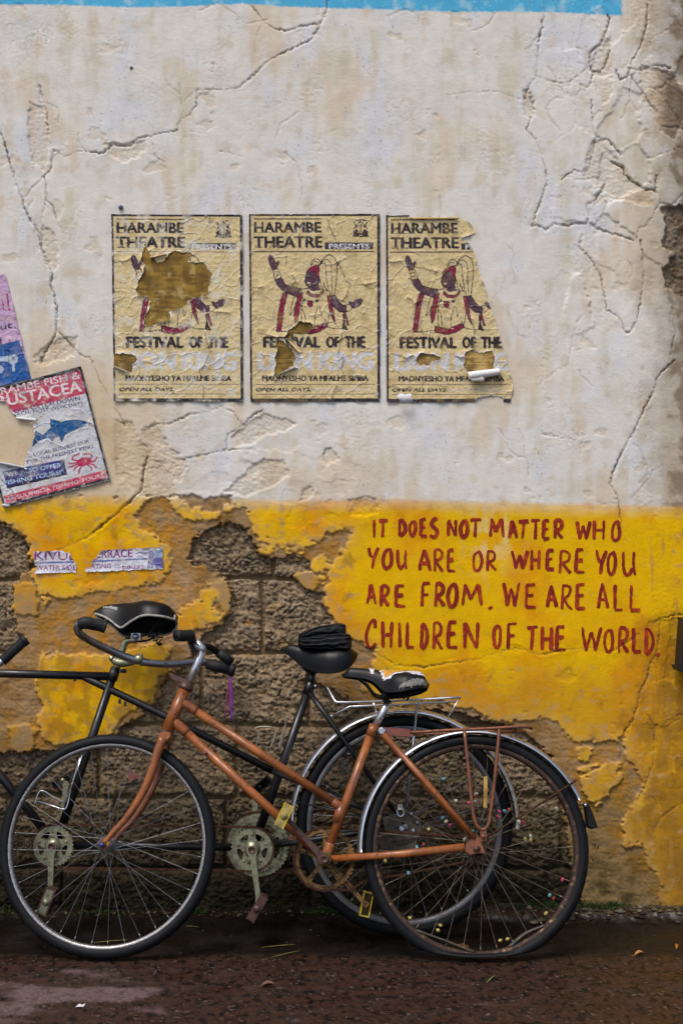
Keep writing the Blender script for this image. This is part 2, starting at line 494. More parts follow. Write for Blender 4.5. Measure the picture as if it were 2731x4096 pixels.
for dep, wd, pts in CRACKS:
    d = line_dist(PX + 5 * w3 + 5 * w1, PY + 5 * w4 + 5 * w2, pts)
    vary = 0.55 + 0.6 * np.clip(perlin(PX / 110, PY / 110, 83) + 0.5, 0, 1)
    g = np.exp(-(d / (0.68 * wd)) ** 2)
    vary = np.clip(vary * 1.5 - 0.45, 0.12, 1.2)
    h -= (1 - 0.9 * flat) * 0.75 * dep * vary * g * (1 - 0.3 * words)
    h += (1 - flat) * 0.06 * dep * np.exp(-((d - 12) / 9) ** 2) * np.sign(perlin(PX / 120, PY / 120, 87))
    crack_d = np.maximum(crack_d, g * vary * min(1, dep / 9))
# random hairlines
hr = np.random.default_rng(3)
for k in range(46):
    x, y = hr.uniform(0, 2731), hr.uniform(40, 1950)
    a = hr.uniform(0, 6.28); pts = [(x, y)]
    for s in range(hr.integers(3, 8)):
        a += hr.normal(0, 0.5); x += 28 * math.cos(a); y += 28 * math.sin(a); pts.append((x, y))
    d = line_dist(PX + 3 * w3, PY + 3 * w4, pts, 20)
    g = np.exp(-(d / 2.4) ** 2)
    h -= 2.2 * g * (1 - flat); crack_d = np.maximum(crack_d, 0.35 * g)

# levels below the top coat
rim = np.exp(-np.maximum(cov_b, 0) / 18)
U_h = -6.5 - 7.0 * sstep(2560, 2300, PX) * sstep(3000, 3200, PY) * sstep(2050, 2200, PX) + 3.0 * fbm(PX / 60, PY / 50, 3, 91) + 3.4 * grain + 3.0 * pits + 1.5 * trowel
h = T * h + (1 - T) * U_h
h = h * (1 - ST) + ST * (-46.0 + 5 * grain + 5 * trowel)
brk = sstep(3, -12, poly_sd(WX, WY, U_CREAM[6]))
h -= brk * (12 + 9 * fbm(PX / 40, PY / 34, 4, 95, 0.65) + 5 * grain)
h -= np.clip((PX - 2620) / 110, 0, 1.4) ** 2 * 16 * sstep(1900, 1300, PY)     # the wall rounds off at the upper right
WALL_H = h / 1000.0                                                           # metres in front of the plane

def wall_height(px, py):
    """bilinear lookup of the plaster relief"""
    px = np.asarray(px, float); py = np.asarray(py, float)
    i = np.clip(np.searchsorted(gx, px) - 1, 0, len(gx) - 2); j = np.clip(np.searchsorted(gy, py) - 1, 0, len(gy) - 2)
    fx = np.clip((px - gx[i]) / (gx[i + 1] - gx[i]), 0, 1); fy = np.clip((py - gy[j]) / (gy[j + 1] - gy[j]), 0, 1)
    return ((WALL_H[j, i] * (1 - fx) + WALL_H[j, i + 1] * fx) * (1 - fy) + (WALL_H[j + 1, i] * (1 - fx) + WALL_H[j + 1, i + 1] * fx) * fy)

# ---- paint colours (albedo)
def mix(a, b, t):
    t = np.clip(t, 0, 1)[..., None]
    return a * (1 - t) + b * t
def C3(c):
    return lin(c).astype(np.float32)[None, None, :] * np.ones(PX.shape + (1,), np.float32)
n1 = fbm(PX / 300, PY / 420, 4, 101); n2 = fbm(PX / 200 + 8, PY / 330, 4, 107); n3 = fbm(PX / 40, PY / 300, 4, 113); n4 = fbm(PX / 70, PY / 70, 4, 119)
cream = C3((216, 210, 201))
cream = mix(cream, C3((208, 208, 211)), 0.75 * sstep(-0.05, 0.45, n2))
cream = mix(cream, C3((206, 188, 162)), 0.7 * sstep(-0.02, 0.45, n1 + 0.4 * n3))
cream = mix(cream, C3((200, 194, 174)), 0.6 * sstep(0.1, 0.5, fbm(PX / 110, PY / 420, 4, 123) + 0.4 * n4))
cream = mix(cream, C3((200, 182, 160)), 0.5 * sstep(0.1, 0.55, n4 + 0.5 * n3))
cream = mix(cream, C3((196, 178, 152)), 0.5 * rough_m * sstep(-0.1, 0.4, grain))
cream = mix(cream, C3((204, 188, 164)), 0.5 * scab)
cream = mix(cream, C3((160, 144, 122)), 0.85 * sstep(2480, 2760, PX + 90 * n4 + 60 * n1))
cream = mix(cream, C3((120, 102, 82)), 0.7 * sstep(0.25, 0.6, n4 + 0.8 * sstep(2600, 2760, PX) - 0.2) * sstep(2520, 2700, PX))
cream = mix(cream, C3((203, 178, 140)), 0.85 * sstep(900, 350, PX + 120 * n1) * sstep(1250, 1750, PY + 150 * n4))
ink_b = np.interp(PX, [-2100, 0, 260, 520, 700, 960, 1200, 1500, 1870, 2200, 2485], [18, 18, 20, 30, 27, 15, 28, 38, 48, 47, 60])
blue = sstep(3, -3, PY - ink_b - 2.5 * w3 - 5 * w5) * sstep(4, -4, PX - 2486 - 5 * w4)
bluec = mix(C3((82, 170, 208)), C3((150, 195, 214)), sstep(0.05, 0.5, n4 + 0.3 * n3))
cream = mix(cream, bluec, blue * (1 - 0.35 * sstep(0.25, 0.5, grain)))
yel = mix(C3((222, 172, 0)), C3((214, 142, 4)), sstep(-0.1, 0.45, n1 + 0.3 * n4))
yel = mix(yel, C3((208, 150, 34)), 0.8 * sstep(0.05, 0.5, fbm(PX / 120 + 4, PY / 120, 4, 131)) * (1 - 0.75 * words))
yel = mix(yel, C3((226, 205, 150)), 0.8 * np.exp(-((PX - 1960) / 90) ** 2 - ((PY - 2120) / 130) ** 2) * sstep(-0.2, 0.4, n4 + n3))
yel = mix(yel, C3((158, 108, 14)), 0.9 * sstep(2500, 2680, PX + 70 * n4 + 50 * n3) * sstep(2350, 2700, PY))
yel = mix(yel, C3((112, 72, 20)), 0.9 * sstep(2950, 3560, PY + 160 * n4 + 60 * n3) * sstep(2250, 2450, PX))
yel = mix(yel, C3((214, 158, 10)), 0.8 * sstep(0.15, 0.4, fbm(PX / 26, PY / 110, 4, 139)) * sstep(2480, 2560, PX) * sstep(3450, 3200, PY) * sstep(2600, 2750, PY))
yel = mix(yel, C3((180, 130, 30)), 0.6 * sstep(2600, 2850, PY + 100 * n1) * sstep(1400, 1800, PX))
yel = mix(yel, C3((170, 128, 60)), 0.7 * sstep(0.2, 0.5, n3 + 0.5 * n4) * sstep(2400, 2700, PX))
yel = mix(yel, C3((204, 160, 84)), 0.75 * np.exp(-np.maximum(-cov, 0) / 22) * (cov < 5))
yel = mix(yel, C3((176, 140, 88)), 0.75 * sstep(0.16, 0.46, fbm(PX / 46, PY / 38, 5, 137, 0.62) + 0.25 * np.exp(-np.maximum(-cov, 0) / 60)) * (1 - 0.85 * words))
yel_top = np.interp(PX, [-2100, 100, 300, 560, 930, 1300, 1500, 1800, 2100, 2400, 2731], [1990, 1985, 1978, 1985, 1998, 1998, 1992, 2000, 2010, 2016, 2026])
yf = sstep(-10, 12, PY - yel_top + 6 * n4 + 4 * w3)
yf2 = sstep(-30, 60, PY - yel_top + 14 * n4)
dirt = sstep(0.10, 0.5, fbm(PX / 75, PY / 95, 5, 145, 0.6) + 0.35 * sstep(2300, 2700, PY) * sstep(1500, 700, PX) + 0.35 * sstep(2380, 2620, PX) * sstep(2300, 2600, PY) - 0.05)
yel = mix(yel, C3((132, 94, 34)), 0.55 * dirt * (1 - 0.6 * words))
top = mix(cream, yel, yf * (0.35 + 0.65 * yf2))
# undercoat
ochre_w = np.zeros(PX.shape, np.float32)
for bx, by, br, bw in ((430, 2480, 230, 1.0), (640, 2130, 150, 0.9), (330, 2560, 220, 0.8), (2420, 3130, 130, 1.0), (2330, 3020, 120, 0.7), (1330, 2180, 140, 0.5), (1470, 2720, 110, 0.8), (620, 2420, 190, 0.9), (100, 2960, 110, 0.9), (560, 2900, 150, 0.6), (2560, 3350, 150, 0.9)):
    ochre_w = np.maximum(ochre_w, bw * np.exp(-((PX - bx) ** 2 + (PY - by) ** 2) / br ** 2))
uc = mix(C3((150, 122, 88)), C3((108, 86, 60)), sstep(-0.2, 0.4, n4 + 0.5 * grain))
uc = mix(uc, C3((176, 144, 112)), 0.6 * sstep(0.1, 0.5, n1))
uc = mix(uc, C3((182, 128, 38)), np.clip((0.25 + ochre_w) * (0.45 + 1.1 * n4 + 0.7 * grain), 0, 0.95))
uc = mix(uc, mix(C3((120, 98, 62)), C3((92, 82, 46)), sstep(-0.2, 0.4, n4)), 0.75 * sstep(2050, 2250, PX) * sstep(3000, 3250, PY + 80 * n1))
uc = mix(uc, C3((176, 124, 34)), 0.75 * np.exp(-np.maximum(cov, 0) / 45) * sstep(2250, 2400, PX) * sstep(-0.3, 0.4, n4 + 0.5 * grain))
uc = mix(uc, C3((206, 182, 148)), 0.9 * sstep(2010, 1960, PY + 20 * n4))
ucc = mix(C3((202, 180, 148)), C3((186, 158, 120)), sstep(-0.3, 0.4, n4))
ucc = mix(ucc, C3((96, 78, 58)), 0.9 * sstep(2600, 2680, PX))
top = mix(top, ucc, UC * (0.30 + 0.5 * sstep(2560, 2660, PX) + 0.25 * sstep(1500, 1700, PY) * sstep(760, 600, PX)) * (1 - yf))
tcol = mix(C3((160, 130, 90)), C3((184, 134, 50)), sstep(-0.3, 0.3, n4 + 0.4 * grain))
T_tan = sstep(3, -3, tan) * sstep(-3, 3, ycov)
top = mix(top, tcol, T_tan)
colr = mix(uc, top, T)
colr = mix(colr, mix(C3((122, 102, 74)), C3((40, 34, 24)), sstep(3050, 3500, PY + 80 * n4)), ST)
colr = mix(colr, C3((104, 86, 64)), 0.7 * crack_d)
specks = perlin(PX / 7, PY / 9, 141)
colr = mix(colr, C3((110, 88, 66)), 0.6 * sstep(0.62, 0.75, specks) * sstep(0.0, 0.3, n2))
# damp film and algae creeping up from the pavement
damp = sstep(3300, 3640, PY + 90 * n4 + 60 * n1)
colr = mix(colr, C3((58, 50, 28)), 0.7 * damp * sstep(-0.3, 0.3, n4) * (1 - 0.6 * sstep(2560, 2640, PX)))

wall = empty('wall', (0, 0, 0))
tag(wall, 'cracked plaster wall, cream above and yellow below, with brown stone blocks laid bare', 'wall')
P = np.stack([(PX - CX) / S, -WALL_H, CAM_H - (PY - CY) / S], -1)
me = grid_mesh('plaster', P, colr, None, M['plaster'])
plaster = mesh_obj('plaster', me, wall)
plaster['label'] = 'flaking painted plaster coat with cracks'

# ---- stone blocks
COURSES = [
 (2030, 2318, [-1900,-1400,-880,-380, 120, 600, 1092, 1600, 2100, 2640]),
 (2318, 2615, [-1700,-1150,-620,-120, 330, 690, 1047, 1500, 2000, 2640]),
 (2615, 2905, [-1850,-1350,-850,-350, 80, 420, 800, 1235, 1700, 2150, 2640]),
 (2905, 3195, [-1600,-1100,-640,-150, 390, 945, 1420, 1900, 2330, 2700]),
 (3195, 3482, [-1800,-1300,-800,-300, 20, 455, 900, 1330, 1790, 2250, 2700]),
 (3482, 3672, [-1650,-1100,-560,-100, 240, 790, 1240, 1690, 2190, 2700]),
]
sr = np.random.default_rng(12)
for ci, (y0, y1, js) in enumerate(COURSES):
    for x0, x1 in zip(js[:-1], js[1:]):
        m = (PX > x0) & (PX < x1) & (PY > y0) & (PY < y1)
        if not m.any() or (ST[m] > 0.5).mean() < 0.02:
            continue
        seen = x1 > -40
        st = 5.2 if seen else 18
        g1, g2 = sr.uniform(1.5, 4), sr.uniform(2, 4.5)
        xs = np.linspace(x0 + g1, x1 - g1, max(6, int((x1 - x0) / st))); ys = np.linspace(y0 + g2, y1 - g2, max(6, int((y1 - y0) / st)))
        bx, by = np.meshgrid(xs, ys)
        ex = np.minimum(bx - xs[0], xs[-1] - bx); ey = np.minimum(by - ys[0], ys[-1] - by)
        wob = 12 * fbm(bx / 34, by / 34, 3, 150 + ci)
        e = np.maximum(np.minimum(ex, ey) + wob * (np.minimum(ex, ey) > 0), 0)
        f1 = fbm(bx / 95 + 3 * ci, by / 60, 3, 160); f2 = 0.8 * fbm(bx / 30, by / 17, 5, 165, 0.7) + 0.7 * (0.42 - np.abs(fbm(bx / 40 + 5, by / 22, 4, 168, 0.72)) * 2.2); f3 = np.abs(perlin(bx / 40, by / 30, 171))
        hh = -23 + sr.uniform(-7, 7) + 13 * f1 + 14 * f2 + 3.5 * fbm(bx / 11, by / 8, 2, 188, 0.7) - 14 * sstep(0.14, 0.0, f3) * sstep(-0.2, 0.3, f1)
        hh = hh - 22 * np.exp(-e / 4.5) * (0.4 + 0.9 * sstep(-0.25, 0.3, fbm(bx / 60, by / 60, 2, 186))) - 5 * np.exp(-e / 16)
        border = (ex <= 0) | (ey <= 0)
        hh = np.where(border, -75, hh)
        tone = sr.uniform(0.72, 1.18)
        c = lin((152, 130, 102))[None, None] * np.ones(bx.shape + (1,)) * tone
        def mx(a, b, t):
            t = np.clip(t, 0, 1)[..., None]; return a * (1 - t) + lin(b)[None, None] * t
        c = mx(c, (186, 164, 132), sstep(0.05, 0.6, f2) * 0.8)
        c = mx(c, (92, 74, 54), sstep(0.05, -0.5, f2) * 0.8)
        c = mx(c, (120, 112, 100), sstep(0.1, 0.5, f1) * 0.5)
        c = mx(c, (168, 120, 52), 0.6 * sstep(0.25, 0.55, fbm(bx / 90, by / 60, 3, 177)) * sstep(3000, 2500, by))
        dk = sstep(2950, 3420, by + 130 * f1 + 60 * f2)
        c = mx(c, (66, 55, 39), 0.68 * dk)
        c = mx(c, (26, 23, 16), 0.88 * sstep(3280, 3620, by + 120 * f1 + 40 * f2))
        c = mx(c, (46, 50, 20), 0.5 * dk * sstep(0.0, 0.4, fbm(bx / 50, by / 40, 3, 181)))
        qx = bx + 11 * fbm(bx / 150, by / 120, 3, 191) + 3 * fbm(bx / 22, by / 22, 2, 195); qy = np.minimum(by + 12 * fbm(bx / 130 + 7, by / 150, 3, 193) + 3 * fbm(bx / 22 + 3, by / 22, 2, 197), 3672)
        Pb = np.stack([(qx - CX) / S, -hh / 1000, CAM_H - (qy - CY) / S], -1)
        org = ((0.5 * (x0 + x1) - CX) / S, 0.03, CAM_H - (y1 - CY) / S)
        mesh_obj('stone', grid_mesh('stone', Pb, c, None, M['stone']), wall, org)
# ------------------------------------------------------------------ generic mesh builder
def unit(v):
    v = np.asarray(v, float); return v / (np.linalg.norm(v) + 1e-12)

def spline(pts, n=6):
    """Catmull-Rom through the points"""
    p = [np.asarray(q, float) for q in pts]
    if len(p) < 3 or n <= 1:
        return p
    out = []
    for i in range(len(p) - 1):
        a = p[i - 1] if i > 0 else 2 * p[0] - p[1]
        b, c = p[i], p[i + 1]
        d = p[i + 2] if i + 2 < len(p) else 2 * p[-1] - p[-2]
        for k in range(n):
            t = k / n
            out.append(0.5 * (2 * b + (c - a) * t + (2 * a - 5 * b + 4 * c - d) * t * t + (3 * b - a - 3 * c + d) * t ** 3))
    out.append(p[-1])
    return out

class MB:
    def __init__(self):
        self.v = []; self.f = []; self.sm = []; self.c = []
    def add(self, verts, faces, smooth=True, col=None):
        o = len(self.v)
        self.v.extend([tuple(map(float, x)) for x in verts])
        self.f.extend([tuple(i + o for i in f) for f in faces])
        self.sm.extend([smooth] * len(faces))
        if col is not None:
            self.c.extend([tuple(col)] * len(verts) if not hasattr(col[0], '__len__') else [tuple(x) for x in col])
        return self
    def tube(self, pts, r, seg=12, caps=True, flat=None, smooth=True, closed=False):
        """pts: list of points; r: radius or list; flat=(vector, factor) squashes the section along vector"""
        pts = [np.asarray(p, float) for p in pts]
        n = len(pts)
        rs = [r] * n if np.isscalar(r) else list(np.interp(np.linspace(0, 1, n), np.linspace(0, 1, len(r)), r))
        vs = []; up = None
        for i in range(n):
            if closed:
                t = unit(pts[(i + 1) % n] - pts[i - 1])
            else:
                t = unit(pts[min(i + 1, n - 1)] - pts[max(i - 1, 0)])
            if up is None:
                up = np.array([0, 0, 1.0]) if abs(t[2]) < 0.9 else np.array([1.0, 0, 0])
            a = unit(np.cross(t, up)); b = np.cross(a, t); up = b
            for k in range(seg):
                th = 2 * math.pi * k / seg
                o = rs[i] * (math.cos(th) * a + math.sin(th) * b)
                if flat is not None:
                    fv = unit(flat[0]); o = o - fv * np.dot(o, fv) * (1 - flat[1])
                vs.append(pts[i] + o)
        fs = []
        m = n if closed else n - 1
        for i in range(m):
            for k in range(seg):
                a0 = i * seg + k; a1 = i * seg + (k + 1) % seg
                j = (i + 1) % n
                fs.append((a0, a1, j * seg + (k + 1) % seg, j * seg + k))
        if caps and not closed:
            fs.append(tuple(range(seg))[::-1]); fs.append(tuple((n - 1) * seg + k for k in range(seg)))
        return self.add(vs, fs, smooth)
    def lathe(self, C, u, v, ax, prof, seg=48, a0=0.0, a1=2 * math.pi, closed_prof=True, smooth=True, mod=None):
        """prof: list of (radius, offset along ax)"""
        full = abs(a1 - a0 - 2 * math.pi) < 1e-6
        na = seg if full else seg + 1
        vs = []
        for i in range(na):
            th = a0 + (a1 - a0) * i / seg
            d = math.cos(th) * u + math.sin(th) * v
            for j, (r, w) in enumerate(prof):
                rr = r + (mod(i, j) if mod else 0)
                vs.append(C + d * rr + ax * w)
        m = len(prof); fs = []
        for i in range(seg):
            i2 = (i + 1) % na
            for j in range(m if closed_prof else m - 1):
                j2 = (j + 1) % m
                fs.append((i * m + j, i2 * m + j, i2 * m + j2, i * m + j2))
        if not full and closed_prof:
            fs.append(tuple(range(m))[::-1]); fs.append(tuple((na - 1) * m + j for j in range(m)))
        return self.add(vs, fs, smooth)
    def box(self, C, ex, ey, ez, bev=0.0):
        """half axes ex, ey, ez as vectors"""
        C, ex, ey, ez = [np.asarray(q, float) for q in (C, ex, ey, ez)]
        if bev <= 0:
            vs = [C + sx * ex + sy * ey + sz * ez for sx in (-1, 1) for sy in (-1, 1) for sz in (-1, 1)]
            fs = [(0, 1, 3, 2), (4, 6, 7, 5), (0, 4, 5, 1), (2, 3, 7, 6), (0, 2, 6, 4), (1, 5, 7, 3)]
            return self.add(vs, fs, False)
        # chamfered in the ex/ey outline
        lx, ly, lz = np.linalg.norm(ex), np.linalg.norm(ey), np.linalg.norm(ez)
        bx, by = 1 - bev / lx, 1 - bev / ly
        out = [(1, by), (bx, 1), (-bx, 1), (-1, by), (-1, -by), (-bx, -1), (bx, -1), (1, -by)]
        return self.prism([C + a * ex + b * ey - ez for a, b in out], 2 * ez, bevel=min(bev, lz) * 0.5)
    def prism(self, pts, ext, bevel=0.0, smooth=False):
        """polygon (list of points) extruded by vector ext"""
        pts = [np.asarray(p, float) for p in pts]; ext = np.asarray(ext, float)
        n = len(pts); c = sum(pts) / n
        rings = [pts, [p + ext for p in pts]]
        if bevel > 0:
            e = unit(ext); 
            sh = lambda p, k: p + unit(c - p) * bevel + e * k
            rings = [[sh(p, 0) for p in pts], [p + e * bevel for p in pts], [p + ext - e * bevel for p in pts], [sh(p + ext, 0) - unit(c + ext - p - ext) * 0 for p in pts]]
        vs = [q for r in rings for q in r]; fs = []
        for k in range(len(rings) - 1):
            for i in range(n):
                j = (i + 1) % n
                fs.append((k * n + i, k * n + j, (k + 1) * n + j, (k + 1) * n + i))
        fs.append(tuple(range(n))[::-1]); fs.append(tuple((len(rings) - 1) * n + i for i in range(n)))
        return self.add(vs, fs, smooth)
    def ball(self, C, r, seg=10, rings=6, sq=(1, 1, 1)):
        C = np.asarray(C, float); vs = []; fs = []
        for i in range(rings + 1):
            ph = math.pi * i / rings
            for k in range(seg):
                th = 2 * math.pi * k / seg
                vs.append(C + r * np.array([math.sin(ph) * math.cos(th) * sq[0], math.sin(ph) * math.sin(th) * sq[1], math.cos(ph) * sq[2]]))
        for i in range(rings):
            for k in range(seg):
                k2 = (k + 1) % seg
                fs.append((i * seg + k, (i + 1) * seg + k, (i + 1) * seg + k2, i * seg + k2))
        return self.add(vs, fs, True)
    def build(self, name, mat, parent=None, origin=None):
        if origin is None:
            origin = ORG[parent] if parent else (0, 0, 0)
        o3 = np.asarray(origin, float)
        me = bpy.data.meshes.new(name)
        me.from_pydata([tuple(np.asarray(v) - o3) for v in self.v], [], self.f)
        me.polygons.foreach_set('use_smooth', self.sm)
        if self.c:
            at = me.color_attributes.new('Col', 'FLOAT_COLOR', 'POINT')
            rgba = np.ones((len(self.v), 4), np.float32); rgba[:, :3] = np.asarray(self.c)
            at.data.foreach_set('color', rgba.reshape(-1))
        if mat:
            me.materials.append(mat)
        me.update()
        o = bpy.data.objects.new(name, me)
        return link(o, parent, origin)

# ------------------------------------------------------------------ the painted sentence: one brushed word = one part of the wall
GLY = {
 'I': [[(.5, 0), (.45, 1)]],
 'T': [[(0, .04), (.5, .03), (1, 0)], [(.52, .02), (.48, .5), (.42, 1)]],
 'D': [[(.12, 0), (.1, .5), (.05, 1)], [(.1, .02), (.55, .12), (.95, .42), (.85, .72), (.5, .93), (.05, 1)]],
 'O': [[(.6, 0), (.2, .2), (.02, .55), (.2, .92), (.5, 1), (.85, .8), (.98, .45), (.82, .1), (.55, 0)]],
 'E': [[(.15, 0), (.1, .5), (.05, 1)], [(.12, .02), (.9, 0)], [(.12, .48), (.8, .46)], [(.05, .99), (1, 1)]],
 'S': [[(1, .08), (.7, 0), (.3, .12), (.2, .32), (.6, .52), (.88, .72), (.65, .95), (.3, 1), (0, .86)]],
 'N': [[(.1, .02), (.05, 1)], [(.1, 0), (.5, .55), (.88, 1)], [(.98, 0), (.9, 1)]],
 'M': [[(.12, 0), (.0, .95)], [(.12, 0), (.42, .7)], [(.85, 0), (.42, .72)], [(.85, 0), (1, 1)]],
 'A': [[(.45, 0), (.2, .55), (0, 1)], [(.45, 0), (.75, .5), (1, 1)], [(.16, .66), (.8, .64)]],
 'R': [[(.12, 0), (.1, .5), (.06, 1)], [(.1, .02), (.55, 0), (.9, .16), (.75, .42), (.2, .56)], [(.25, .55), (.6, .78), (1, 1)]],
 'W': [[(0, 0), (.12, .5), (.22, 1)], [(.48, .22), (.22, 1)], [(.48, .22), (.62, .6), (.7, 1)], [(1, 0), (.7, 1)]],
 'H': [[(.08, 0), (.06, 1)], [(.95, 0), (.9, 1)], [(.08, .52), (.92, .5)]],
 'Y': [[(0, 0), (.2, .36), (.48, .5)], [(1, .02), (.6, .5), (.35, 1)]],
 'U': [[(.06, 0), (.04, .6), (.2, .95), (.5, .97), (.78, .7)], [(.9, .02), (.86, .6), (1, 1)]],
 'F': [[(.16, 0), (.12, .5), (.08, 1)], [(.14, .03), (1, 0)], [(.14, .5), (.8, .48)]],
 'L': [[(.16, 0), (.1, .96)], [(.1, .99), (1, .97)]],
 'C': [[(.9, .28), (.95, .08), (.7, 0), (.3, .2), (.05, .55), (.2, .92), (.55, 1), (.98, .82)]],
 '.': [[(.3, .3), (.7, .7)]],
}
SENT = [
 [('IT', [(140,160,203,292),(165,218,203,292)]), ('DOES', [(258,298,200,285),(305,345,207,285),(355,395,198,285),(403,447,195,290)]),
  ('NOT', [(485,530,203,285),(540,582,203,290),(585,645,198,290)]), ('MATTER', [(678,745,195,292),(762,808,205,293),(805,862,205,295),(865,915,203,300),(918,958,203,298),(970,1018,203,295)]),
  ('WHO', [(1075,1145,208,300),(1150,1210,203,300),(1235,1280,208,305)])],
 [('YOU', [(118,172,327,432),(185,235,335,435),(250,302,340,435)]), ('ARE', [(350,412,338,445),(418,468,338,445),(480,525,340,445)]), ('OR', [(598,648,345,445),(662,712,345,442)]),
  ('WHERE', [(778,858,345,435),(865,912,340,438),(935,980,340,440),(995,1055,345,455),(1068,1118,338,450)]), ('YOU', [(1165,1218,340,460),(1215,1262,348,460),(1285,1350,348,462)])],
 [('ARE', [(112,160,497,595),(175,222,503,605),(240,297,503,608)]), ('FROM.', [(362,410,493,608),(425,475,495,608),(482,535,495,610),(552,645,497,605),(675,690,600,617)]),
  ('WE', [(738,818,490,607),(838,895,497,612)]), ('ARE', [(937,990,502,612),(1003,1058,500,622),(1070,1122,497,618)]), ('ALL', [(1172,1225,495,618),(1245,1290,497,625),(1315,1372,502,628)])],
 [('CHILDREN', [(108,162,663,797),(182,235,668,797),(258,275,672,795),(290,335,672,797),(358,398,675,800),(415,465,675,803),(480,535,670,797),(557,632,672,798)]),
  ('OF', [(692,735,685,798),(755,808,677,803)]), ('THE', [(845,905,693,808),(912,970,695,808),(978,1030,690,808)]),
  ('WORLD.', [(1098,1195,695,812),(1200,1250,705,818),(1268,1318,697,820),(1330,1378,697,820),(1390,1435,697,827),(1442,1458,820,832)])],
]
br = np.random.default_rng(5)
red1, red2 = lin((116, 14, 14)), lin((182, 62, 14))
ZS = 1365 / 1568
for li, line in enumerate(SENT):
    for word, boxes in line:
        mb = MB(); k = 0
        for ch, (x0, x1, y0, y1) in zip(word, boxes):
            x0, x1, y0, y1 = 1366 + x0 * ZS, 1366 + x1 * ZS, 1900 + y0 * ZS, 1900 + y1 * ZS
            if ch == '.':
                x0 -= 3; x1 += 3; y0 -= 3; y1 += 3
            else:
                x0 += 4; x1 -= 4; y0 += 4; y1 -= 4
            for st in GLY[ch]:
                pts = [np.array([x0 + (x1 - x0) * a + br.normal(0, 1.0), y0 + (y1 - y0) * b + br.normal(0, 1.0)]) for a, b in st]
                sp = spline(pts, 8) if len(pts) > 2 else [pts[0] + (pts[1] - pts[0]) * t for t in np.linspace(0, 1, 14)]
                sp = np.array(sp); n = len(sp)
                wd = (7.6 if ch != '.' else 8.5) * br.uniform(0.88, 1.12)
                t = np.linspace(0, 1, n)
                hw = np.full(n, 8.5) if ch == '.' else wd * (0.86 + 0.18 * np.sin(2.2 * t + br.uniform(0, 6))) * (0.72 + 0.28 * np.sqrt(np.clip(np.minimum(t, 1 - t) * 9, 0, 1)))
                tg = np.gradient(sp, axis=0); tg /= np.linalg.norm(tg, axis=1)[:, None] + 1e-9
                nn = np.stack([-tg[:, 1], tg[:, 0]], -1)
                rows = []
                dry = br.uniform(-0.1, 0.30) + 0.9 * np.clip(perlin(t * 3 + br.uniform(0, 50), t * 0 + k, 33), 0, 1)
                cols = []
                m = 7
                for j in range(m):
                    s = -1 + 2 * j / (m - 1)
                    jag = br.normal(0, 0.6, n) if j in (0, m - 1) else 0
                    q = sp + nn * (s * hw + jag)[:, None]
                    z = np.maximum.reduce([wall_height(q[:, 0] + a, q[:, 1] + b) for a, b in ((0, 0), (3, 0), (-3, 0), (0, 3), (0, -3))])
                    rows.append(np.stack([(q[:, 0] - CX) / S, -(z + 0.0008 + 0.00018 * (k % 9)), CAM_H - (q[:, 1] - CY) / S], -1))
                    lane = br.normal(0, 0.16)
                    f = np.clip(dry + lane + 0.14 * br.normal(0, 1, n) + 0.12 * (abs(s) < 0.4), 0, 1)
                    cols.append(red1[None] * (1 - f[:, None]) + red2[None] * f[:, None])
                rows = np.array(rows); cols = np.array(cols)
                fs = [(j * n + i, (j + 1) * n + i, (j + 1) * n + i + 1, j * n + i + 1) for j in range(m - 1) for i in range(n - 1)]
                mb.add(rows.reshape(-1, 3), fs, True, cols.reshape(-1, 3))
                k += 1
        o = mb.build('painted_word', M['paint'], wall)
        o['label'] = 'hand painted dark red word reading ' + word

# ------------------------------------------------------------------ the wet pavement
def gaxis(a, b, step, lo, hi, cap):
    out = [b]; s = step
    while out[-1] < hi:
        s = min(s * 1.25, cap); out.append(out[-1] + s)
    pre = [a]; s = step
    while pre[-1] > lo:
        s = min(s * 1.25, cap); pre.append(pre[-1] - s)
    return np.concatenate([pre[:0:-1], np.arange(a, b, step), out])
ax_ = gaxis(-1.25, 1.25, 0.0052, -40, 40, 4.0); ay_ = gaxis(-1.08, 0.02, 0.0052, -40, 0.3, 4.0)
AX, AY = np.meshgrid(ax_, ay_)
near = sstep(2.2, 1.6, np.abs(AX)) * sstep(-1.9, -1.4, AY)
a1 = fbm(AX / 0.5, AY / 0.35, 3, 201); a2 = fbm(AX / 0.055, AY / 0.05, 3, 205); a3 = fbm(AX / 0.019, AY / 0.017, 3, 211, 0.62)
ledge = sstep(-0.13, -0.05, AY + 0.03 * a2 + 0.05 * a1)                         # broken cement fillet at the foot of the wall
ledge *= 0.25 + 0.75 * sstep(0.35, 0.6, AX + 0.2 * a1)
ground_z = near * (0.006 * a1 + 0.0016 * a2 + 0.0018 * a3 - 0.003 * sstep(0.25, 0.5, a3) + 0.022 * ledge * (1 + 0.4 * a2)) - 0.004
ground_z = ground_z - 0.006 * near * np.exp(-((AY + 0.30) / 0.17) ** 2)          # gutter that holds the water
GC = lambda c: lin(c)[None, None] * np.ones(AX.shape + (1,))
def gmix(a, b, t):
    t = np.clip(t, 0, 1)[..., None]; return a * (1 - t) + b * t
gc = gmix(GC((58, 39, 30)), GC((40, 27, 21)), sstep(-0.3, 0.4, a2))
gc = gmix(gc, GC((12, 10, 9)), 0.95 * sstep(0.06, 0.26, fbm(AX / 0.026, AY / 0.034, 4, 221, 0.6)))
gc = gmix(gc, GC((112, 88, 78)), 0.9 * sstep(0.15, 0.5, fbm(AX / 0.012, AY / 0.013, 2, 223)) * sstep(-0.1, 0.4, a2))
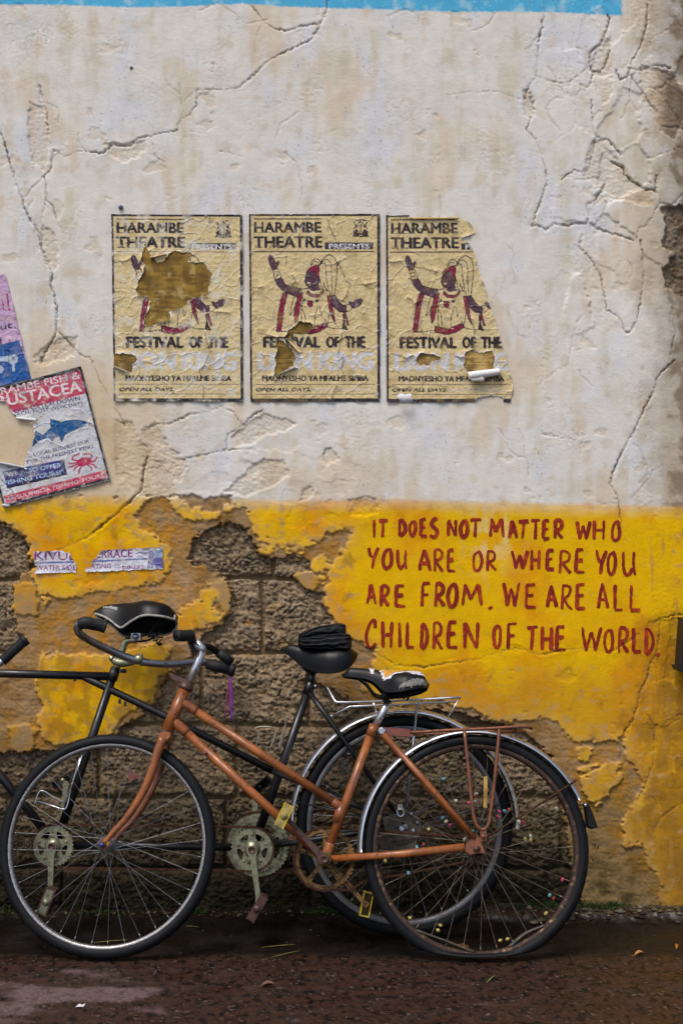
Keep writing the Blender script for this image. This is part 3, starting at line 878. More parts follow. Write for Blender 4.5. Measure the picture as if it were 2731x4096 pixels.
dryp = sstep(0.0, 0.35, fbm(AX / 0.28, AY / 0.16, 4, 227) + 0.9 * np.exp(-((AX + 0.78) / 0.34) ** 2 - ((AY + 0.80) / 0.20) ** 2) - 0.42)
gc = gmix(gc, GC((104, 86, 84)), 0.85 * dryp * (1 - 0.6 * sstep(0.1, 0.4, fbm(AX / 0.03, AY / 0.03, 3, 229))))
wet = sstep(-0.50, -0.40, AY + 0.06 * a1 + 0.03 * a2) * (1 - ledge)
gc = gmix(gc, GC((15, 13, 10)), 0.88 * wet)
gc = gmix(gc, GC((66, 61, 47)), 0.75 * ledge * sstep(-0.2, 0.3, a2))
gc = gmix(gc, GC((18, 20, 10)), 0.5 * sstep(-0.22, -0.04, AY) * sstep(-0.1, 0.4, a1 + a2) * (1 - ledge))
Pg = np.stack([AX, AY, ground_z], -1)
mg = bpy.data.materials.new('wet_pavement')
nt, b = nodes_of(mg)
at = nt.nodes.new('ShaderNodeAttribute'); at.attribute_name = 'Col'
nz = noise_node(nt, 160, 6, 0.65)
r = ramp_node(nt, nz.outputs[0], [(0.32, (0.45,) * 3), (0.70, (1.45,) * 3)])
mxn = nt.nodes.new('ShaderNodeMix'); mxn.data_type = 'RGBA'; mxn.blend_type = 'MULTIPLY'; mxn.inputs[0].default_value = 1.0
nt.links.new(at.outputs['Color'], mxn.inputs[6]); nt.links.new(r.outputs[0], mxn.inputs[7]); nt.links.new(mxn.outputs[2], b.inputs['Base Color'])
nr = noise_node(nt, 9, 5, 0.6)
rr = ramp_node(nt, nr.outputs[0], [(0.38, (0.24,) * 3), (0.64, (0.55,) * 3)])
nt.links.new(rr.outputs[0], b.inputs['Roughness'])
b.inputs['Specular IOR Level'].default_value = 0.35
nb = noise_node(nt, 240, 6, 0.65)
bump(nt, b, nb.outputs[0], 0.32, 0.003)
ground = mesh_obj('ground', grid_mesh('ground', Pg, gc, None, mg, flip=True))
ground['kind'] = 'structure'
def ground_at(x, y):
    i = np.clip(np.searchsorted(ax_, x) - 1, 0, len(ax_) - 1); j = np.clip(np.searchsorted(ay_, y) - 1, 0, len(ay_) - 1)
    return float(ground_z[j, i])
# ------------------------------------------------------------------ printed paper: a small painter works out the ink, the mesh carries it
def text_tris(s, bold=0.0, shear=0.0):
    cu = bpy.data.curves.new('tmp_text', 'FONT')
    cu.body = s; cu.size = 1.0; cu.shear = shear; cu.resolution_u = 3
    ob = bpy.data.objects.new('tmp_text', cu)
    COL.objects.link(ob)
    dg = bpy.context.evaluated_depsgraph_get(); dg.update()
    ev = ob.evaluated_get(dg); me = ev.to_mesh()
    me.calc_loop_triangles()
    v = np.array([x.co[:2] for x in me.vertices], float)
    t = np.array([x.vertices[:] for x in me.loop_triangles], int)
    ev.to_mesh_clear()
    bpy.data.objects.remove(ob); bpy.data.curves.remove(cu)
    if len(v) == 0:
        return v, t
    v = (v - v.min(0)) / (v.max(0) - v.min(0)); v[:, 1] = 1 - v[:, 1]
    return v, t

class Canvas:
    def __init__(self, x0, y0, x1, y1, base, ss=2):
        self.x0, self.y0, self.ss = x0, y0, ss
        self.w, self.h = int((x1 - x0) * ss), int((y1 - y0) * ss)
        self.X, self.Y = np.meshgrid((np.arange(self.w) + 0.5) / ss + x0, (np.arange(self.h) + 0.5) / ss + y0)
        self.img = np.ones((self.h, self.w, 3), np.float32) * lin(base)
        self.ink = np.zeros((self.h, self.w), np.float32)         # 1 where dark ink lies
    def _put(self, m, sl, col, a=1.0, dark=None):
        c = lin(col)
        im = self.img[sl]; mm = m[..., None] * a
        self.img[sl] = im * (1 - mm) + c * mm
        d = (sum(col) < 330) if dark is None else dark
        self.ink[sl] = np.where(m > 0.5, 1.0 if d else 0.0, self.ink[sl])
    def _sl(self, xs, ys, pad=2):
        a = max(0, int((min(xs) - self.x0 - pad) * self.ss)); b = min(self.w, int((max(xs) - self.x0 + pad) * self.ss) + 1)
        c = max(0, int((min(ys) - self.y0 - pad) * self.ss)); d = min(self.h, int((max(ys) - self.y0 + pad) * self.ss) + 1)
        return (slice(c, max(c, d)), slice(a, max(a, b)))
    def poly(self, pts, col, edge=None, ew=3, smooth=0, a=1.0):
        if smooth:
            pts = [tuple(q) for q in spline(list(map(np.array, pts)) + [np.array(pts[0])], smooth)]
        xs = [p[0] for p in pts]; ys = [p[1] for p in pts]
        sl = self._sl(xs, ys); X = self.X[sl]; Y = self.Y[sl]
        ins = np.zeros(X.shape, bool); n = len(pts)
        for i in range(n):
            ax, ay = pts[i]; bx, by = pts[(i + 1) % n]
            if ay == by:
                continue
            c = ((ay > Y) != (by > Y)); ins ^= c & (X < (bx - ax) * (Y - ay) / (by - ay) + ax)
        self._put(ins.astype(np.float32), sl, col, a)
        if edge:
            self.stroke(list(pts) + [pts[0]], ew, edge)
    def stroke(self, pts, w, col, smooth=0, a=1.0):
        if smooth:
            pts = [tuple(q) for q in spline([np.array(p, float) for p in pts], smooth)]
        xs = [p[0] for p in pts]; ys = [p[1] for p in pts]
        sl = self._sl(xs, ys, w + 2); X = self.X[sl]; Y = self.Y[sl]
        d = np.full(X.shape, 1e9)
        for i in range(len(pts) - 1):
            ax, ay = pts[i]; ex, ey = pts[i + 1][0] - ax, pts[i + 1][1] - ay
            t = np.clip(((X - ax) * ex + (Y - ay) * ey) / (ex * ex + ey * ey + 1e-9), 0, 1)
            d = np.minimum(d, (X - ax - t * ex) ** 2 + (Y - ay - t * ey) ** 2)
        self._put((np.sqrt(d) < w / 2).astype(np.float32), sl, col, a)
    def rect(self, x0, y0, x1, y1, col, a=1.0):
        self.poly([(x0, y0), (x1, y0), (x1, y1), (x0, y1)], col, a=a)
    def text(self, s, x0, y0, x1, y1, col, bold=0.02, shear=0.0, M3=None, a=1.0, dark=None):
        """fill the box with the text; M3 maps box coordinates to canvas coordinates"""
        v, t = text_tris(s, bold, shear)
        if len(v) == 0:
            return
        q = np.stack([x0 + (x1 - x0) * v[:, 0], y0 + (y1 - y0) * v[:, 1]], -1)
        if M3 is not None:
            q = np.array([M3(*p) for p in q])
        hgt = abs(y1 - y0); dd = bold * hgt / 0.75
        shifts = [(0, 0)] if dd < 0.2 else [(0, 0), (dd, 0), (-dd, 0), (0, dd * 0.7), (0, -dd * 0.7)]
        tris = np.concatenate([q[t] + np.array(s_)[None, None] for s_ in shifts])
        for tri in tris:
            sl = self._sl(tri[:, 0], tri[:, 1], 1); X = self.X[sl]; Y = self.Y[sl]
            if X.size == 0:
                continue
            (ax, ay), (bx, by), (cx, cy) = tri
            e1 = (bx - ax) * (Y - ay) - (by - ay) * (X - ax); e2 = (cx - bx) * (Y - by) - (cy - by) * (X - bx); e3 = (ax - cx) * (Y - cy) - (ay - cy) * (X - cx)
            m = ((e1 >= 0) & (e2 >= 0) & (e3 >= 0)) | ((e1 <= 0) & (e2 <= 0) & (e3 <= 0))
            self._put(m.astype(np.float32), sl, col, a, dark)
    def sample(self, px, py):
        """box filtered lookup"""
        I = self.img; k = self.ss
        x = (px - self.x0) * k - 0.5; y = (py - self.y0) * k - 0.5
        acc = 0; ink = 0; offs = (-0.75, 0.75) if k > 1 else (0,)
        for oy in offs:
            for ox in offs:
                xi = np.clip(np.round(x + ox).astype(int), 0, self.w - 1); yi = np.clip(np.round(y + oy).astype(int), 0, self.h - 1)
                acc = acc + I[yi, xi]; ink = ink + self.ink[yi, xi]
        n = len(offs) ** 2
        return acc / n, ink / n

def paper_sheet(name, root, corners, canvas, to_canvas, holes, seed, step=2.3, tears=(), lift=1.0, keep_poly=None, base_off=2.6, flecks=1.0, stain=(150, 118, 62), stain_a=0.35, white=(214, 210, 204)):
    """corners TL,TR,BR,BL in photo pixels; holes = polygons torn out (photo pixels)"""
    tl, tr, brr, bl = [np.array(c, float) for c in corners]
    nu = int(np.linalg.norm(tr - tl) / step) + 2; nv = int(np.linalg.norm(bl - tl) / step) + 2
    u, v = np.meshgrid(np.linspace(0, 1, nu), np.linspace(0, 1, nv))
    q = (tl[None, None] * ((1 - u) * (1 - v))[..., None] + tr * (u * (1 - v))[..., None] + brr * (u * v)[..., None] + bl * ((1 - u) * v)[..., None])
    px, py = q[..., 0], q[..., 1]
    k1 = fbm(px / 24 + seed, py / 24, 3, 300 + seed); k2 = fbm(px / 24, py / 24 + seed, 3, 303 + seed)
    wx = px + 9 * k1; wy = py + 9 * k2
    hole = np.full(px.shape, 300.0, np.float32)
    for hp in holes:
        hole = np.minimum(hole, poly_sd(wx, wy, hp))
    if keep_poly is not None:
        hole = np.minimum(hole, -poly_sd(px + 3 * k1, py + 3 * k2, keep_poly))
    edge_d = np.minimum.reduce([u * (nu - 1), (1 - u) * (nu - 1), v * (nv - 1), (1 - v) * (nv - 1)]) * step
    hole = np.minimum(hole, edge_d + 3.0 + 7 * k1)                                   # nibbled rim
    wr = fbm(px / 70 + seed, py / 90, 4, 310 + seed); wr2 = fbm(px / 18, py / 15 + seed, 3, 315)
    crease = np.maximum(0, 1 - np.abs(fbm(px / 110 + 2 * seed, py / 110, 2, 320 + seed)) / 0.035)
    crease2 = np.maximum(0, 1 - np.abs(fbm(px / 46 + seed, py / 60 + 3, 2, 322 + seed)) / 0.05)
    hh = base_off + 1.8 * wr + 1.1 * wr2 + 1.8 * crease + 1.2 * crease2
    hh += lift * 10.0 * np.exp(-np.maximum(hole, 0) / 13) * np.clip(0.25 + fbm(px / 55 + seed, py / 55, 2, 325), 0, 1)
    fine = np.zeros(px.shape)
    for tp in tears:                                                                  # tears with one lifted lip
        d = line_dist(px + 5 * k1, py + 5 * k2, tp)
        s_ = np.sign(perlin(px / 80, py / 80, 330 + seed))
        hh += lift * 4.0 * np.exp(-(d / 10)) * np.clip(s_ + 0.4, 0, 1.2)
        fine = np.maximum(fine, np.exp(-(d / 2.4) ** 2))
    z = wall_height(px, py)
    for a, b_ in ((8, 0), (-8, 0), (0, 8), (0, -8)):
        z = np.maximum(z, wall_height(px + a, py + b_))
    cx, cy = to_canvas(px, py, u, v)
    col, ink = canvas.sample(cx, cy)
    st = sstep(0.0, 0.5, fbm(px / 60 + seed, py / 60, 4, 340 + seed))
    col = col * (1 - stain_a * st[..., None]) + lin(stain) * (stain_a * st)[..., None]
    pale = sstep(0.15, 0.5, fbm(px / 34, py / 34 + seed, 4, 345 + seed)) * (1 - ink)
    col = col * (1 - 0.4 * flecks * pale[..., None]) + lin((212, 196, 160)) * (0.4 * flecks * pale)[..., None]
    fl = sstep(0.42, 0.60, fbm(px / 9 + seed, py / 9, 3, 350 + seed)) * flecks
    col = col * (1 - 0.65 * (fl * ink)[..., None]) + lin((176, 176, 180)) * (0.65 * fl * ink)[..., None]
    worn = sstep(0.10, 0.55, fbm(px / 40 + 3 * seed, py / 40, 5, 355 + seed, 0.65)) * flecks
    col = col * (1 - 0.38 * worn[..., None]) + lin((204, 198, 190)) * (0.38 * worn)[..., None]
    dirtp = sstep(0.15, 0.55, fbm(px / 80, py / 65 + seed, 4, 360 + seed))
    col = col * (1 - 0.30 * dirtp[..., None]) + lin((116, 92, 56)) * (0.30 * dirtp)[..., None]
    cr = crease * sstep(-0.1, 0.3, wr2)
    col = col * (1 - 0.45 * cr[..., None]) + lin(white) * (0.45 * cr)[..., None]
    wf = np.clip(np.exp(-(np.maximum(hole, 0) / 3.2) ** 2), 0, 1) * sstep(-0.1, 0.25, k2 + 0.2)
    wf = wf * (edge_d > 7)
    col = col * (1 - 0.85 * wf[..., None]) + lin(white) * (0.85 * wf)[..., None]
    col = col * (1 - 0.7 * fine[..., None]) + lin((70, 56, 40)) * (0.7 * fine)[..., None]
    keep = (hole[:-1, :-1] > 0) & (hole[1:, :-1] > 0) & (hole[1:, 1:] > 0) & (hole[:-1, 1:] > 0)
    Pp = np.stack([(px - CX) / S, -(z + hh / 1000), CAM_H - (py - CY) / S], -1)
    return mesh_obj(name, grid_mesh(name, Pp, col.astype(np.float32), keep, M['paper']), root, ORG[root])

def residue_sheet(root, poly, seed, c1=(150, 118, 44), c2=(104, 78, 28), step=4.0):
    """brushed glue left on the wall where the paper has gone"""
    p = np.array(poly, float)
    xl = (450, 1000, 1546)[np.argmin([abs(p[:, 0].mean() - c_) for c_ in (710, 1260, 1800)])]
    px, py = np.meshgrid(np.arange(p[:, 0].min() - 14, p[:, 0].max() + 14, step), np.arange(p[:, 1].min() - 14, p[:, 1].max() + 14, step))
    k1 = fbm(px / 24, py / 24, 3, 400 + seed)
    sd = np.maximum(poly_sd(px + 6 * k1, py + 6 * k1, poly) - 12, xl + 6 - px)
    strk = 0.45 * fbm(px / 80, py / 9, 3, 405 + seed) + 0.2 * fbm(px / 12, py / 60, 3, 407 + seed) + 0.8 * fbm(px / 70, py / 60, 4, 411 + seed)
    col = lin(c1) * np.ones(px.shape + (1,)); t = sstep(-0.3, 0.35, strk)[..., None]
    col = col * (1 - t) + lin(c2) * t
    t2 = sstep(0.1, 0.5, fbm(px / 50, py / 50, 3, 409 + seed))[..., None] * 0.7
    col = col * (1 - t2) + lin((186, 162, 104)) * t2
    t3 = sstep(0.18, 0.34, fbm(px / 60, py / 4, 3, 415 + seed))[..., None] * 0.55
    col = col * (1 - t3) + lin((82, 62, 24)) * t3
    keep = (sd[:-1, :-1] < 0) & (sd[1:, 1:] < 0)
    z = wall_height(px, py)
    for a, b_ in ((5, 0), (-5, 0), (0, 5), (0, -5)):
        z = np.maximum(z, wall_height(px + a, py + b_))
    Pp = np.stack([(px - CX) / S, -(z + 0.0011 + 0.0003 * strk), CAM_H - (py - CY) / S], -1)
    return mesh_obj('glue_residue', grid_mesh('glue_residue', Pp, col.astype(np.float32), keep, M['paper']), root, ORG[root])

def curl(name, root, a, b, r, turns, seed, col=(222, 218, 212), start=-1.2, off=0.004):
    """a strip of paper rolled around the axis a-b (photo pixels), radius r metres"""
    A = wallpt(*a); B = wallpt(*b)
    z0 = float(np.max(wall_height(np.linspace(a[0], b[0], 9), np.linspace(a[1], b[1], 9))))
    axis = unit(B - A); out = np.array([0, -1.0, 0]); side = np.cross(axis, out)
    n, m = 22, 30
    rows = []
    for i in range(n):
        t = i / (n - 1); c = A + (B - A) * t; c[1] = -(z0 + off + r)
        row = []
        for j in range(m):
            s = j / (m - 1); th = start + turns * 2 * math.pi * s
            jag = 0.10 * perlin(np.array([i * 0.6]), np.array([seed + j * 0.0]), 500)[0]
            rr = r * (1 - 0.35 * s) * (1 + 0.12 * math.sin(3 * t + seed)) * (1 + jag * s)
            lim = 1.0 + 0.08 * math.sin(9 * t + seed)
            row.append(c + rr * (math.cos(th * lim) * side + math.sin(th * lim) * out) + axis * (0.004 * math.sin(7 * s)))
        rows.append(row)
    Pp = np.array(rows)
    colr_ = lin(col) * np.ones((n, m, 1)) * (0.92 + 0.1 * RNG.random((n, m, 1)))
    return mesh_obj(name, grid_mesh(name, Pp, colr_.astype(np.float32), None, M['paper']), root, ORG[root])

# ---- the theatre poster print, in pixels of an enlarged view of the middle poster
INK = (42, 36, 42); TANP = (206, 184, 136); RED = (128, 24, 56); SKIN = (80, 52, 66); GHOST = (198, 198, 204)
tc_ = Canvas(0, 0, 1435, 2060, TANP, ss=0.75)
def R_(x0, y0, x1, y1, c, a=1.0): tc_.rect(x0 - 72, y0 - 75, x1 - 72, y1 - 75, c, a)
def TX(s, x0, y0, x1, y1, c, bold, shear=0.0, a=1.0, dark=None): tc_.text(s, x0 - 72, y0 - 75, x1 - 72, y1 - 75, c, bold, shear, a=a, dark=dark)
def PL(pts, c, edge=None, ew=9, smooth=0): tc_.poly([(x - 72, y - 75) for x, y in pts], c, edge, ew, smooth)
def SK(pts, w, c, smooth=0): tc_.stroke([(x - 72, y - 75) for x, y in pts], w, c, smooth)
for x0, y0, x1, y1 in ((72, 75, 1507, 98), (72, 75, 95, 2137), (1478, 75, 1507, 2137), (72, 2098, 1507, 2137)):
    R_(x0, y0, x1, y1, INK)
R_(125, 123, 865, 133, INK); R_(108, 480, 1450, 491, INK); R_(128, 1941, 1455, 1950, INK); R_(130, 2052, 1462, 2058, INK)
TX('HARAMBE', 133, 168, 862, 277, INK, 0.05); TX('THEATRE', 128, 323, 875, 440, INK, 0.058)
for xx, yy in ((130, 165), (130, 270), (125, 320), (878, 320)):
    pass
for xs, y in (((133, 172, 195, 235, 270, 300, 345, 375), 272), ((150, 200, 255, 300, 345, 378), 434)):
    for x in xs:
        R_(x - 12, y, x + 16, y + 9, INK)
R_(903, 388, 1433, 460, INK); TX('PRESENTS', 953, 402, 1390, 455, (205, 204, 206), 0.04)
# emblem: shield, two spears with pennants, supporters and a scroll
TX('HARAMBE', 1238, 134, 1362, 152, INK, 0.02)
SK([(1222, 158), (1360, 330)], 8, INK); SK([(1374, 158), (1236, 330)], 8, INK)
PL([(1222, 165), (1262, 215), (1215, 250), (1240, 205)], INK); PL([(1374, 165), (1334, 215), (1381, 250), (1356, 205)], INK)
PL([(1215, 265), (1262, 235), (1268, 290), (1235, 320), (1205, 325), (1222, 295)], INK); PL([(1381, 265), (1334, 235), (1328, 290), (1361, 320), (1391, 325), (1374, 295)], INK)
PL([(1298, 150), (1330, 190), (1334, 250), (1298, 300), (1262, 250), (1266, 190)], TANP, INK, 9, 4)
for yy in (185, 205, 225, 245, 262):
    SK([(1278, yy), (1298, yy + 10), (1318, yy)], 5, INK)
SK([(1298, 160), (1298, 290)], 6, INK)
PL([(1240, 320), (1255, 300), (1298, 285), (1341, 300), (1356, 320), (1330, 328), (1266, 328)], INK); SK([(1275, 325), (1285, 310), (1311, 310), (1321, 325)], 6, TANP)
# a plain singer in robe and plumed headband, arms spread
SK([(385, 1365), (500, 1362), (610, 1345)], 9, INK)
PL([(445, 930), (490, 950), (452, 1100), (415, 1368), (365, 1362), (385, 1180), (410, 1030)], RED, INK)
PL([(640, 905), (700, 890), (880, 900), (960, 930), (960, 1120), (930, 1290), (700, 1370), (650, 1300), (640, 1160), (660, 1010)], TANP, INK)
PL([(592, 960), (660, 930), (632, 1090), (600, 1240), (575, 1270), (560, 1180)], RED, INK)
PL([(560, 1000), (610, 930), (590, 1040), (545, 1150), (512, 1190), (535, 1080)], TANP, INK)
PL([(350, 790), (425, 770), (470, 850), (560, 880), (640, 890), (600, 990), (500, 950), (420, 900), (375, 850)], SKIN, INK, 9)
PL([(330, 685), (385, 672), (425, 770), (352, 792)], TANP, INK)
SK([(345, 720), (375, 705), (395, 740), (365, 760)], 8, INK)
PL([(298, 640), (280, 560), (300, 520), (325, 530), (350, 580), (362, 612), (390, 585), (404, 600), (378, 660), (372, 682), (325, 685)], SKIN, INK, 7)
PL([(745, 880), (830, 840), (860, 910), (770, 925), (740, 905)], SKIN)
PL([(690, 760), (715, 690), (790, 670), (835, 730), (835, 830), (770, 880), (710, 870), (682, 820)], SKIN, INK, 8, 4)
PL([(706, 832), (722, 820), (746, 828), (736, 842), (712, 842)], (205, 190, 150))
SK([(700, 757), (726, 748)], 7, INK); SK([(752, 752), (790, 758)], 7, INK); SK([(735, 760), (725, 797), (742, 802)], 5, INK)
PL([(695, 720), (730, 670), (790, 640), (838, 630), (842, 700), (828, 775), (800, 770), (802, 715), (770, 700)], RED, INK, 8)
SK([(748, 655), (760, 600), (800, 565), (840, 580), (858, 610)], 9, INK, 4); SK([(755, 640), (790, 595), (828, 610)], 8, INK, 4)
SK([(845, 630), (890, 560), (950, 525), (1010, 560), (1035, 640), (1030, 800), (1010, 945)], 10, INK, 4)
SK([(850, 630), (900, 575), (950, 590), (975, 660), (975, 820), (985, 950)], 9, INK, 4)
SK([(842, 640), (880, 615), (910, 640), (918, 760), (940, 920), (905, 880)], 9, INK, 4)
SK([(842, 760), (860, 870), (890, 930), (890, 830), (915, 900)], 8, INK)
PL([(715, 915), (760, 960), (840, 955), (885, 905), (880, 950), (820, 992), (750, 985), (700, 945)], RED, INK, 8)
SK([(672, 1010), (740, 1048), (820, 1030), (880, 940)], 8, INK)
PL([(712, 1030), (768, 1030), (768, 1078), (740, 1100), (714, 1080)], RED, INK)
PL([(795, 1020), (818, 1008), (836, 1030), (815, 1052)], INK); PL([(664, 1010), (690, 1000), (690, 1030), (668, 1035)], INK)
SK([(640, 1090), (680, 1180), (690, 1300)], 8, INK); SK([(825, 1080), (790, 1200), (785, 1310)], 8, INK); SK([(845, 1090), (860, 1200), (880, 1150)], 7, INK)
PL([(925, 970), (965, 975), (990, 1120), (1018, 1285), (985, 1230), (950, 1120)], RED, INK)
PL([(960, 975), (1010, 960), (1060, 1040), (1100, 1080), (1140, 1075), (1145, 1150), (1060, 1150), (990, 1090)], SKIN, INK)
PL([(1135, 1075), (1180, 1072), (1208, 1110), (1170, 1142), (1145, 1148)], TANP, INK, 8)
PL([(1165, 1050), (1180, 1030), (1205, 1050), (1250, 1010), (1300, 1003), (1322, 1022), (1290, 1080), (1225, 1112), (1195, 1100)], SKIN, INK, 7)
PL([(1105, 1160), (1130, 1160), (1170, 1300), (1148, 1300)], RED, INK, 7); PL([(1095, 1165), (1118, 1200), (1125, 1280), (1160, 1355), (1085, 1340), (1100, 1260)], INK)
SK([(900, 1230), (940, 1320), (1010, 1335), (1080, 1335)], 9, INK)
PL([(612, 1300), (760, 1330), (900, 1270), (935, 1310), (840, 1370), (740, 1395), (610, 1365)], RED, INK, 10)
for bx in (650, 720, 800, 860):
    SK([(bx - 10, 1338 - (bx - 650) * 0.1), (bx + 12, 1345 - (bx - 650) * 0.12)], 9, INK if bx != 800 else TANP)
TX('FESTIVAL', 226, 1424, 844, 1542, INK, 0.066); TX('OF', 921, 1424, 1054, 1542, INK, 0.066); TX('THE', 1126, 1424, 1342, 1542, INK, 0.066)
TX('LION', 170, 1595, 750, 1785, GHOST, 0.075, a=0.62, dark=False); TX('KING', 840, 1595, 1430, 1785, GHOST, 0.075, a=0.62, dark=False)
TX('MAONYESHO YA MFALME SIMBA', 208, 1850, 1375, 1910, INK, 0.058)
TX('OPEN ALL DAYS,', 137, 1985, 740, 2027, INK, 0.065, 0.25)
for gxx in range(770, 1380, 60):
    R_(gxx, 1990, gxx + 44, 2018, GHOST, 0.35)

def theatre_map(px, py, u, v):
    return u * 1435, v * 2060
def z1(pts): return [(400 + x * 0.38265, 800 + y * 0.38265) for x, y in pts]
def z2(pts): return [(970 + x * 0.36352, 830 + y * 0.36352) for x, y in pts]
def z3(pts): return [(1510 + x * 0.38265, 830 + y * 0.38265) for x, y in pts]

def poster_root(name, corners):
    c = np.mean(np.array(corners, float), 0); yb = max(p[1] for p in corners)
    return empty(name, wallpt(c[0], yb, 0.0))

C1 = [(447, 858), (970, 860), (973, 1606), (457, 1606)]
r1 = poster_root('theatre_poster', C1)
tag(r1, 'tan theatre poster with a huge hole torn in its middle, leftmost of three', 'poster', 'torn theatre posters')
H1 = [z1([(478, 455), (500, 520), (545, 600), (605, 660), (690, 640), (715, 570), (780, 540), (960, 560), (915, 650), (1090, 665), (1170, 770), (1150, 860), (1110, 1000), (1000, 1010), (930, 1060), (860, 1130), (720, 1165), (740, 1220), (700, 1270), (560, 1300), (520, 1330), (460, 1300), (500, 1180), (545, 1060), (490, 1000), (400, 1000), (385, 940), (405, 870), (440, 800), (480, 680), (440, 620), (455, 540)]),
      z1([(100, 1610), (330, 1612), (395, 1670), (350, 1720), (330, 1800), (290, 1810), (200, 1760), (100, 1740)])]
paper_sheet('paper', r1, C1, tc_, theatre_map, H1, 1, tears=[z1([(140, 660), (250, 645), (330, 610)]), z1([(1100, 1400), (1130, 1520), (1160, 1580)]), z1([(1130, 1630), (1100, 1720), (1040, 1780), (1050, 1850)]), z1([(1090, 1960), (1080, 2060), (1120, 2110)]), z1([(1190, 1170), (1340, 1180)]), z1([(1160, 150), (1140, 240)])], white=(220, 216, 208), flecks=2.2, stain=(208, 202, 186), stain_a=0.75)
residue_sheet(r1, H1[0], 1); residue_sheet(r1, H1[1], 2, (150, 120, 56), (110, 84, 40))
curl('paper_curl', r1, z1([(520, 600)])[0], z1([(700, 560)])[0], 0.007, 0.42, 2, (214, 190, 158), start=-2.0)
curl('paper_curl', r1, z1([(165, 1745)])[0], z1([(320, 1810)])[0], 0.006, 0.5, 3, (176, 164, 142), start=-1.0)

C2 = [(996, 857), (1518, 857), (1519, 1606), (1002, 1607)]
r2 = poster_root('theatre_poster', C2)
tag(r2, 'tan theatre poster with only a narrow vertical rip, the middle of three', 'poster', 'torn theatre posters')
H2 = [z2([(630, 1250), (700, 1265), (765, 1290), (770, 1330), (700, 1380), (560, 1400), (540, 1440), (470, 1440), (490, 1370), (560, 1320)]),
      z2([(380, 1480), (440, 1470), (490, 1520), (560, 1590), (575, 1640), (560, 1740), (470, 1790), (390, 1830), (350, 1850), (370, 1760), (360, 1660), (385, 1570)])]
paper_sheet('paper', r2, C2, tc_, theatre_map, H2, 2, tears=[z2([(930, 125), (960, 220), (1000, 300), (1030, 380)]), z2([(1040, 600), (1100, 700), (1130, 800), (1200, 860), (1330, 850), (1470, 830)]), z2([(480, 540), (480, 640)]), z2([(550, 750), (580, 810), (540, 870)]), z2([(1180, 860), (1140, 970), (1080, 1050)]), z2([(1090, 1380), (1080, 1500), (1050, 1600)]), z2([(1120, 1650), (1090, 1760), (1110, 1850)]), z2([(1030, 1960), (985, 2060), (985, 2130)]), z2([(90, 890), (215, 880)]), z2([(170, 1380), (300, 1410), (390, 1440)])], flecks=0.8)
for i, hp in enumerate(H2):
    residue_sheet(r2, hp, 5 + i, (146, 116, 48), (92, 70, 26))
curl('paper_curl', r2, z2([(385, 1835)])[0], z2([(590, 1750)])[0], 0.006, 0.45, 5, (210, 200, 186), start=-1.4)
curl('paper_curl', r2, z2([(500, 1440)])[0], z2([(640, 1590)])[0], 0.010, 0.45, 6, (206, 182, 140), start=-2.4)
C3_ = [(1543, 861), (2060, 860), (2062, 1608), (1546, 1608)]
r3 = poster_root('theatre_poster', C3_)
tag(r3, 'tan theatre poster with its whole right side torn off, rightmost of three', 'poster', 'torn theatre posters')
K3 = z3([(85, 80), (336, 84), (340, 108), (640, 98), (870, 110), (940, 140), (1000, 210), (1025, 270), (870, 330), (925, 345), (965, 400), (1010, 465), (1045, 620), (1110, 800), (1160, 970), (1190, 1070), (1230, 1190), (1270, 1330), (1300, 1430), (1360, 1680), (1400, 1780), (1410, 1900), (1385, 2040), (1310, 2040), (1300, 1985), (1180, 1965), (1040, 1995), (1010, 2040), (90, 2040)])
H3 = [z3([(915, 1510), (1000, 1500), (1060, 1530), (1190, 1500), (1215, 1600), (1200, 1690), (940, 1740), (900, 1640)]),
      z3([(440, 1530), (560, 1540), (645, 1560), (640, 1600), (560, 1610), (520, 1650), (430, 1640), (410, 1590)])]
paper_sheet('paper', r3, C3_, tc_, theatre_map, H3, 3, tears=[z3([(130, 570), (300, 565), (400, 620), (500, 650), (620, 670)]), z3([(310, 940), (380, 1000), (480, 980)]), z3([(620, 1030), (760, 1060)]), z3([(980, 1170), (1010, 1280), (1000, 1330)]), z3([(460, 1140), (440, 1240), (470, 1310)]), z3([(150, 1530), (300, 1570), (370, 1550)]), z3([(800, 1560), (860, 1570), (900, 1560)]), z3([(120, 1330), (180, 1360)]), z3([(1020, 1370), (1000, 1480)])], keep_poly=K3, flecks=0.6)
residue_sheet(r3, H3[0], 8, (190, 158, 92), (120, 92, 46)); residue_sheet(r3, H3[1], 9, (170, 138, 76), (120, 92, 46))
curl('paper_curl', r3, z3([(950, 1760)])[0], z3([(1272, 1715)])[0], 0.0155, 0.85, 1, (226, 222, 220), start=-1.5, off=0.003)
curl('paper_flap', r3, z3([(960, 1800)])[0], z3([(1090, 1790)])[0], 0.013, 0.4, 4, (214, 206, 198), start=0.6)
curl('paper_flap', r3, z3([(215, 1990)])[0], z3([(350, 1985)])[0], 0.020, 0.34, 7, (206, 206, 210), start=0.2, off=0.0)
curl('paper_curl', r3, z3([(350, 118)])[0], z3([(840, 116)])[0], 0.004, 0.5, 9, (196, 166, 110), start=0.4)

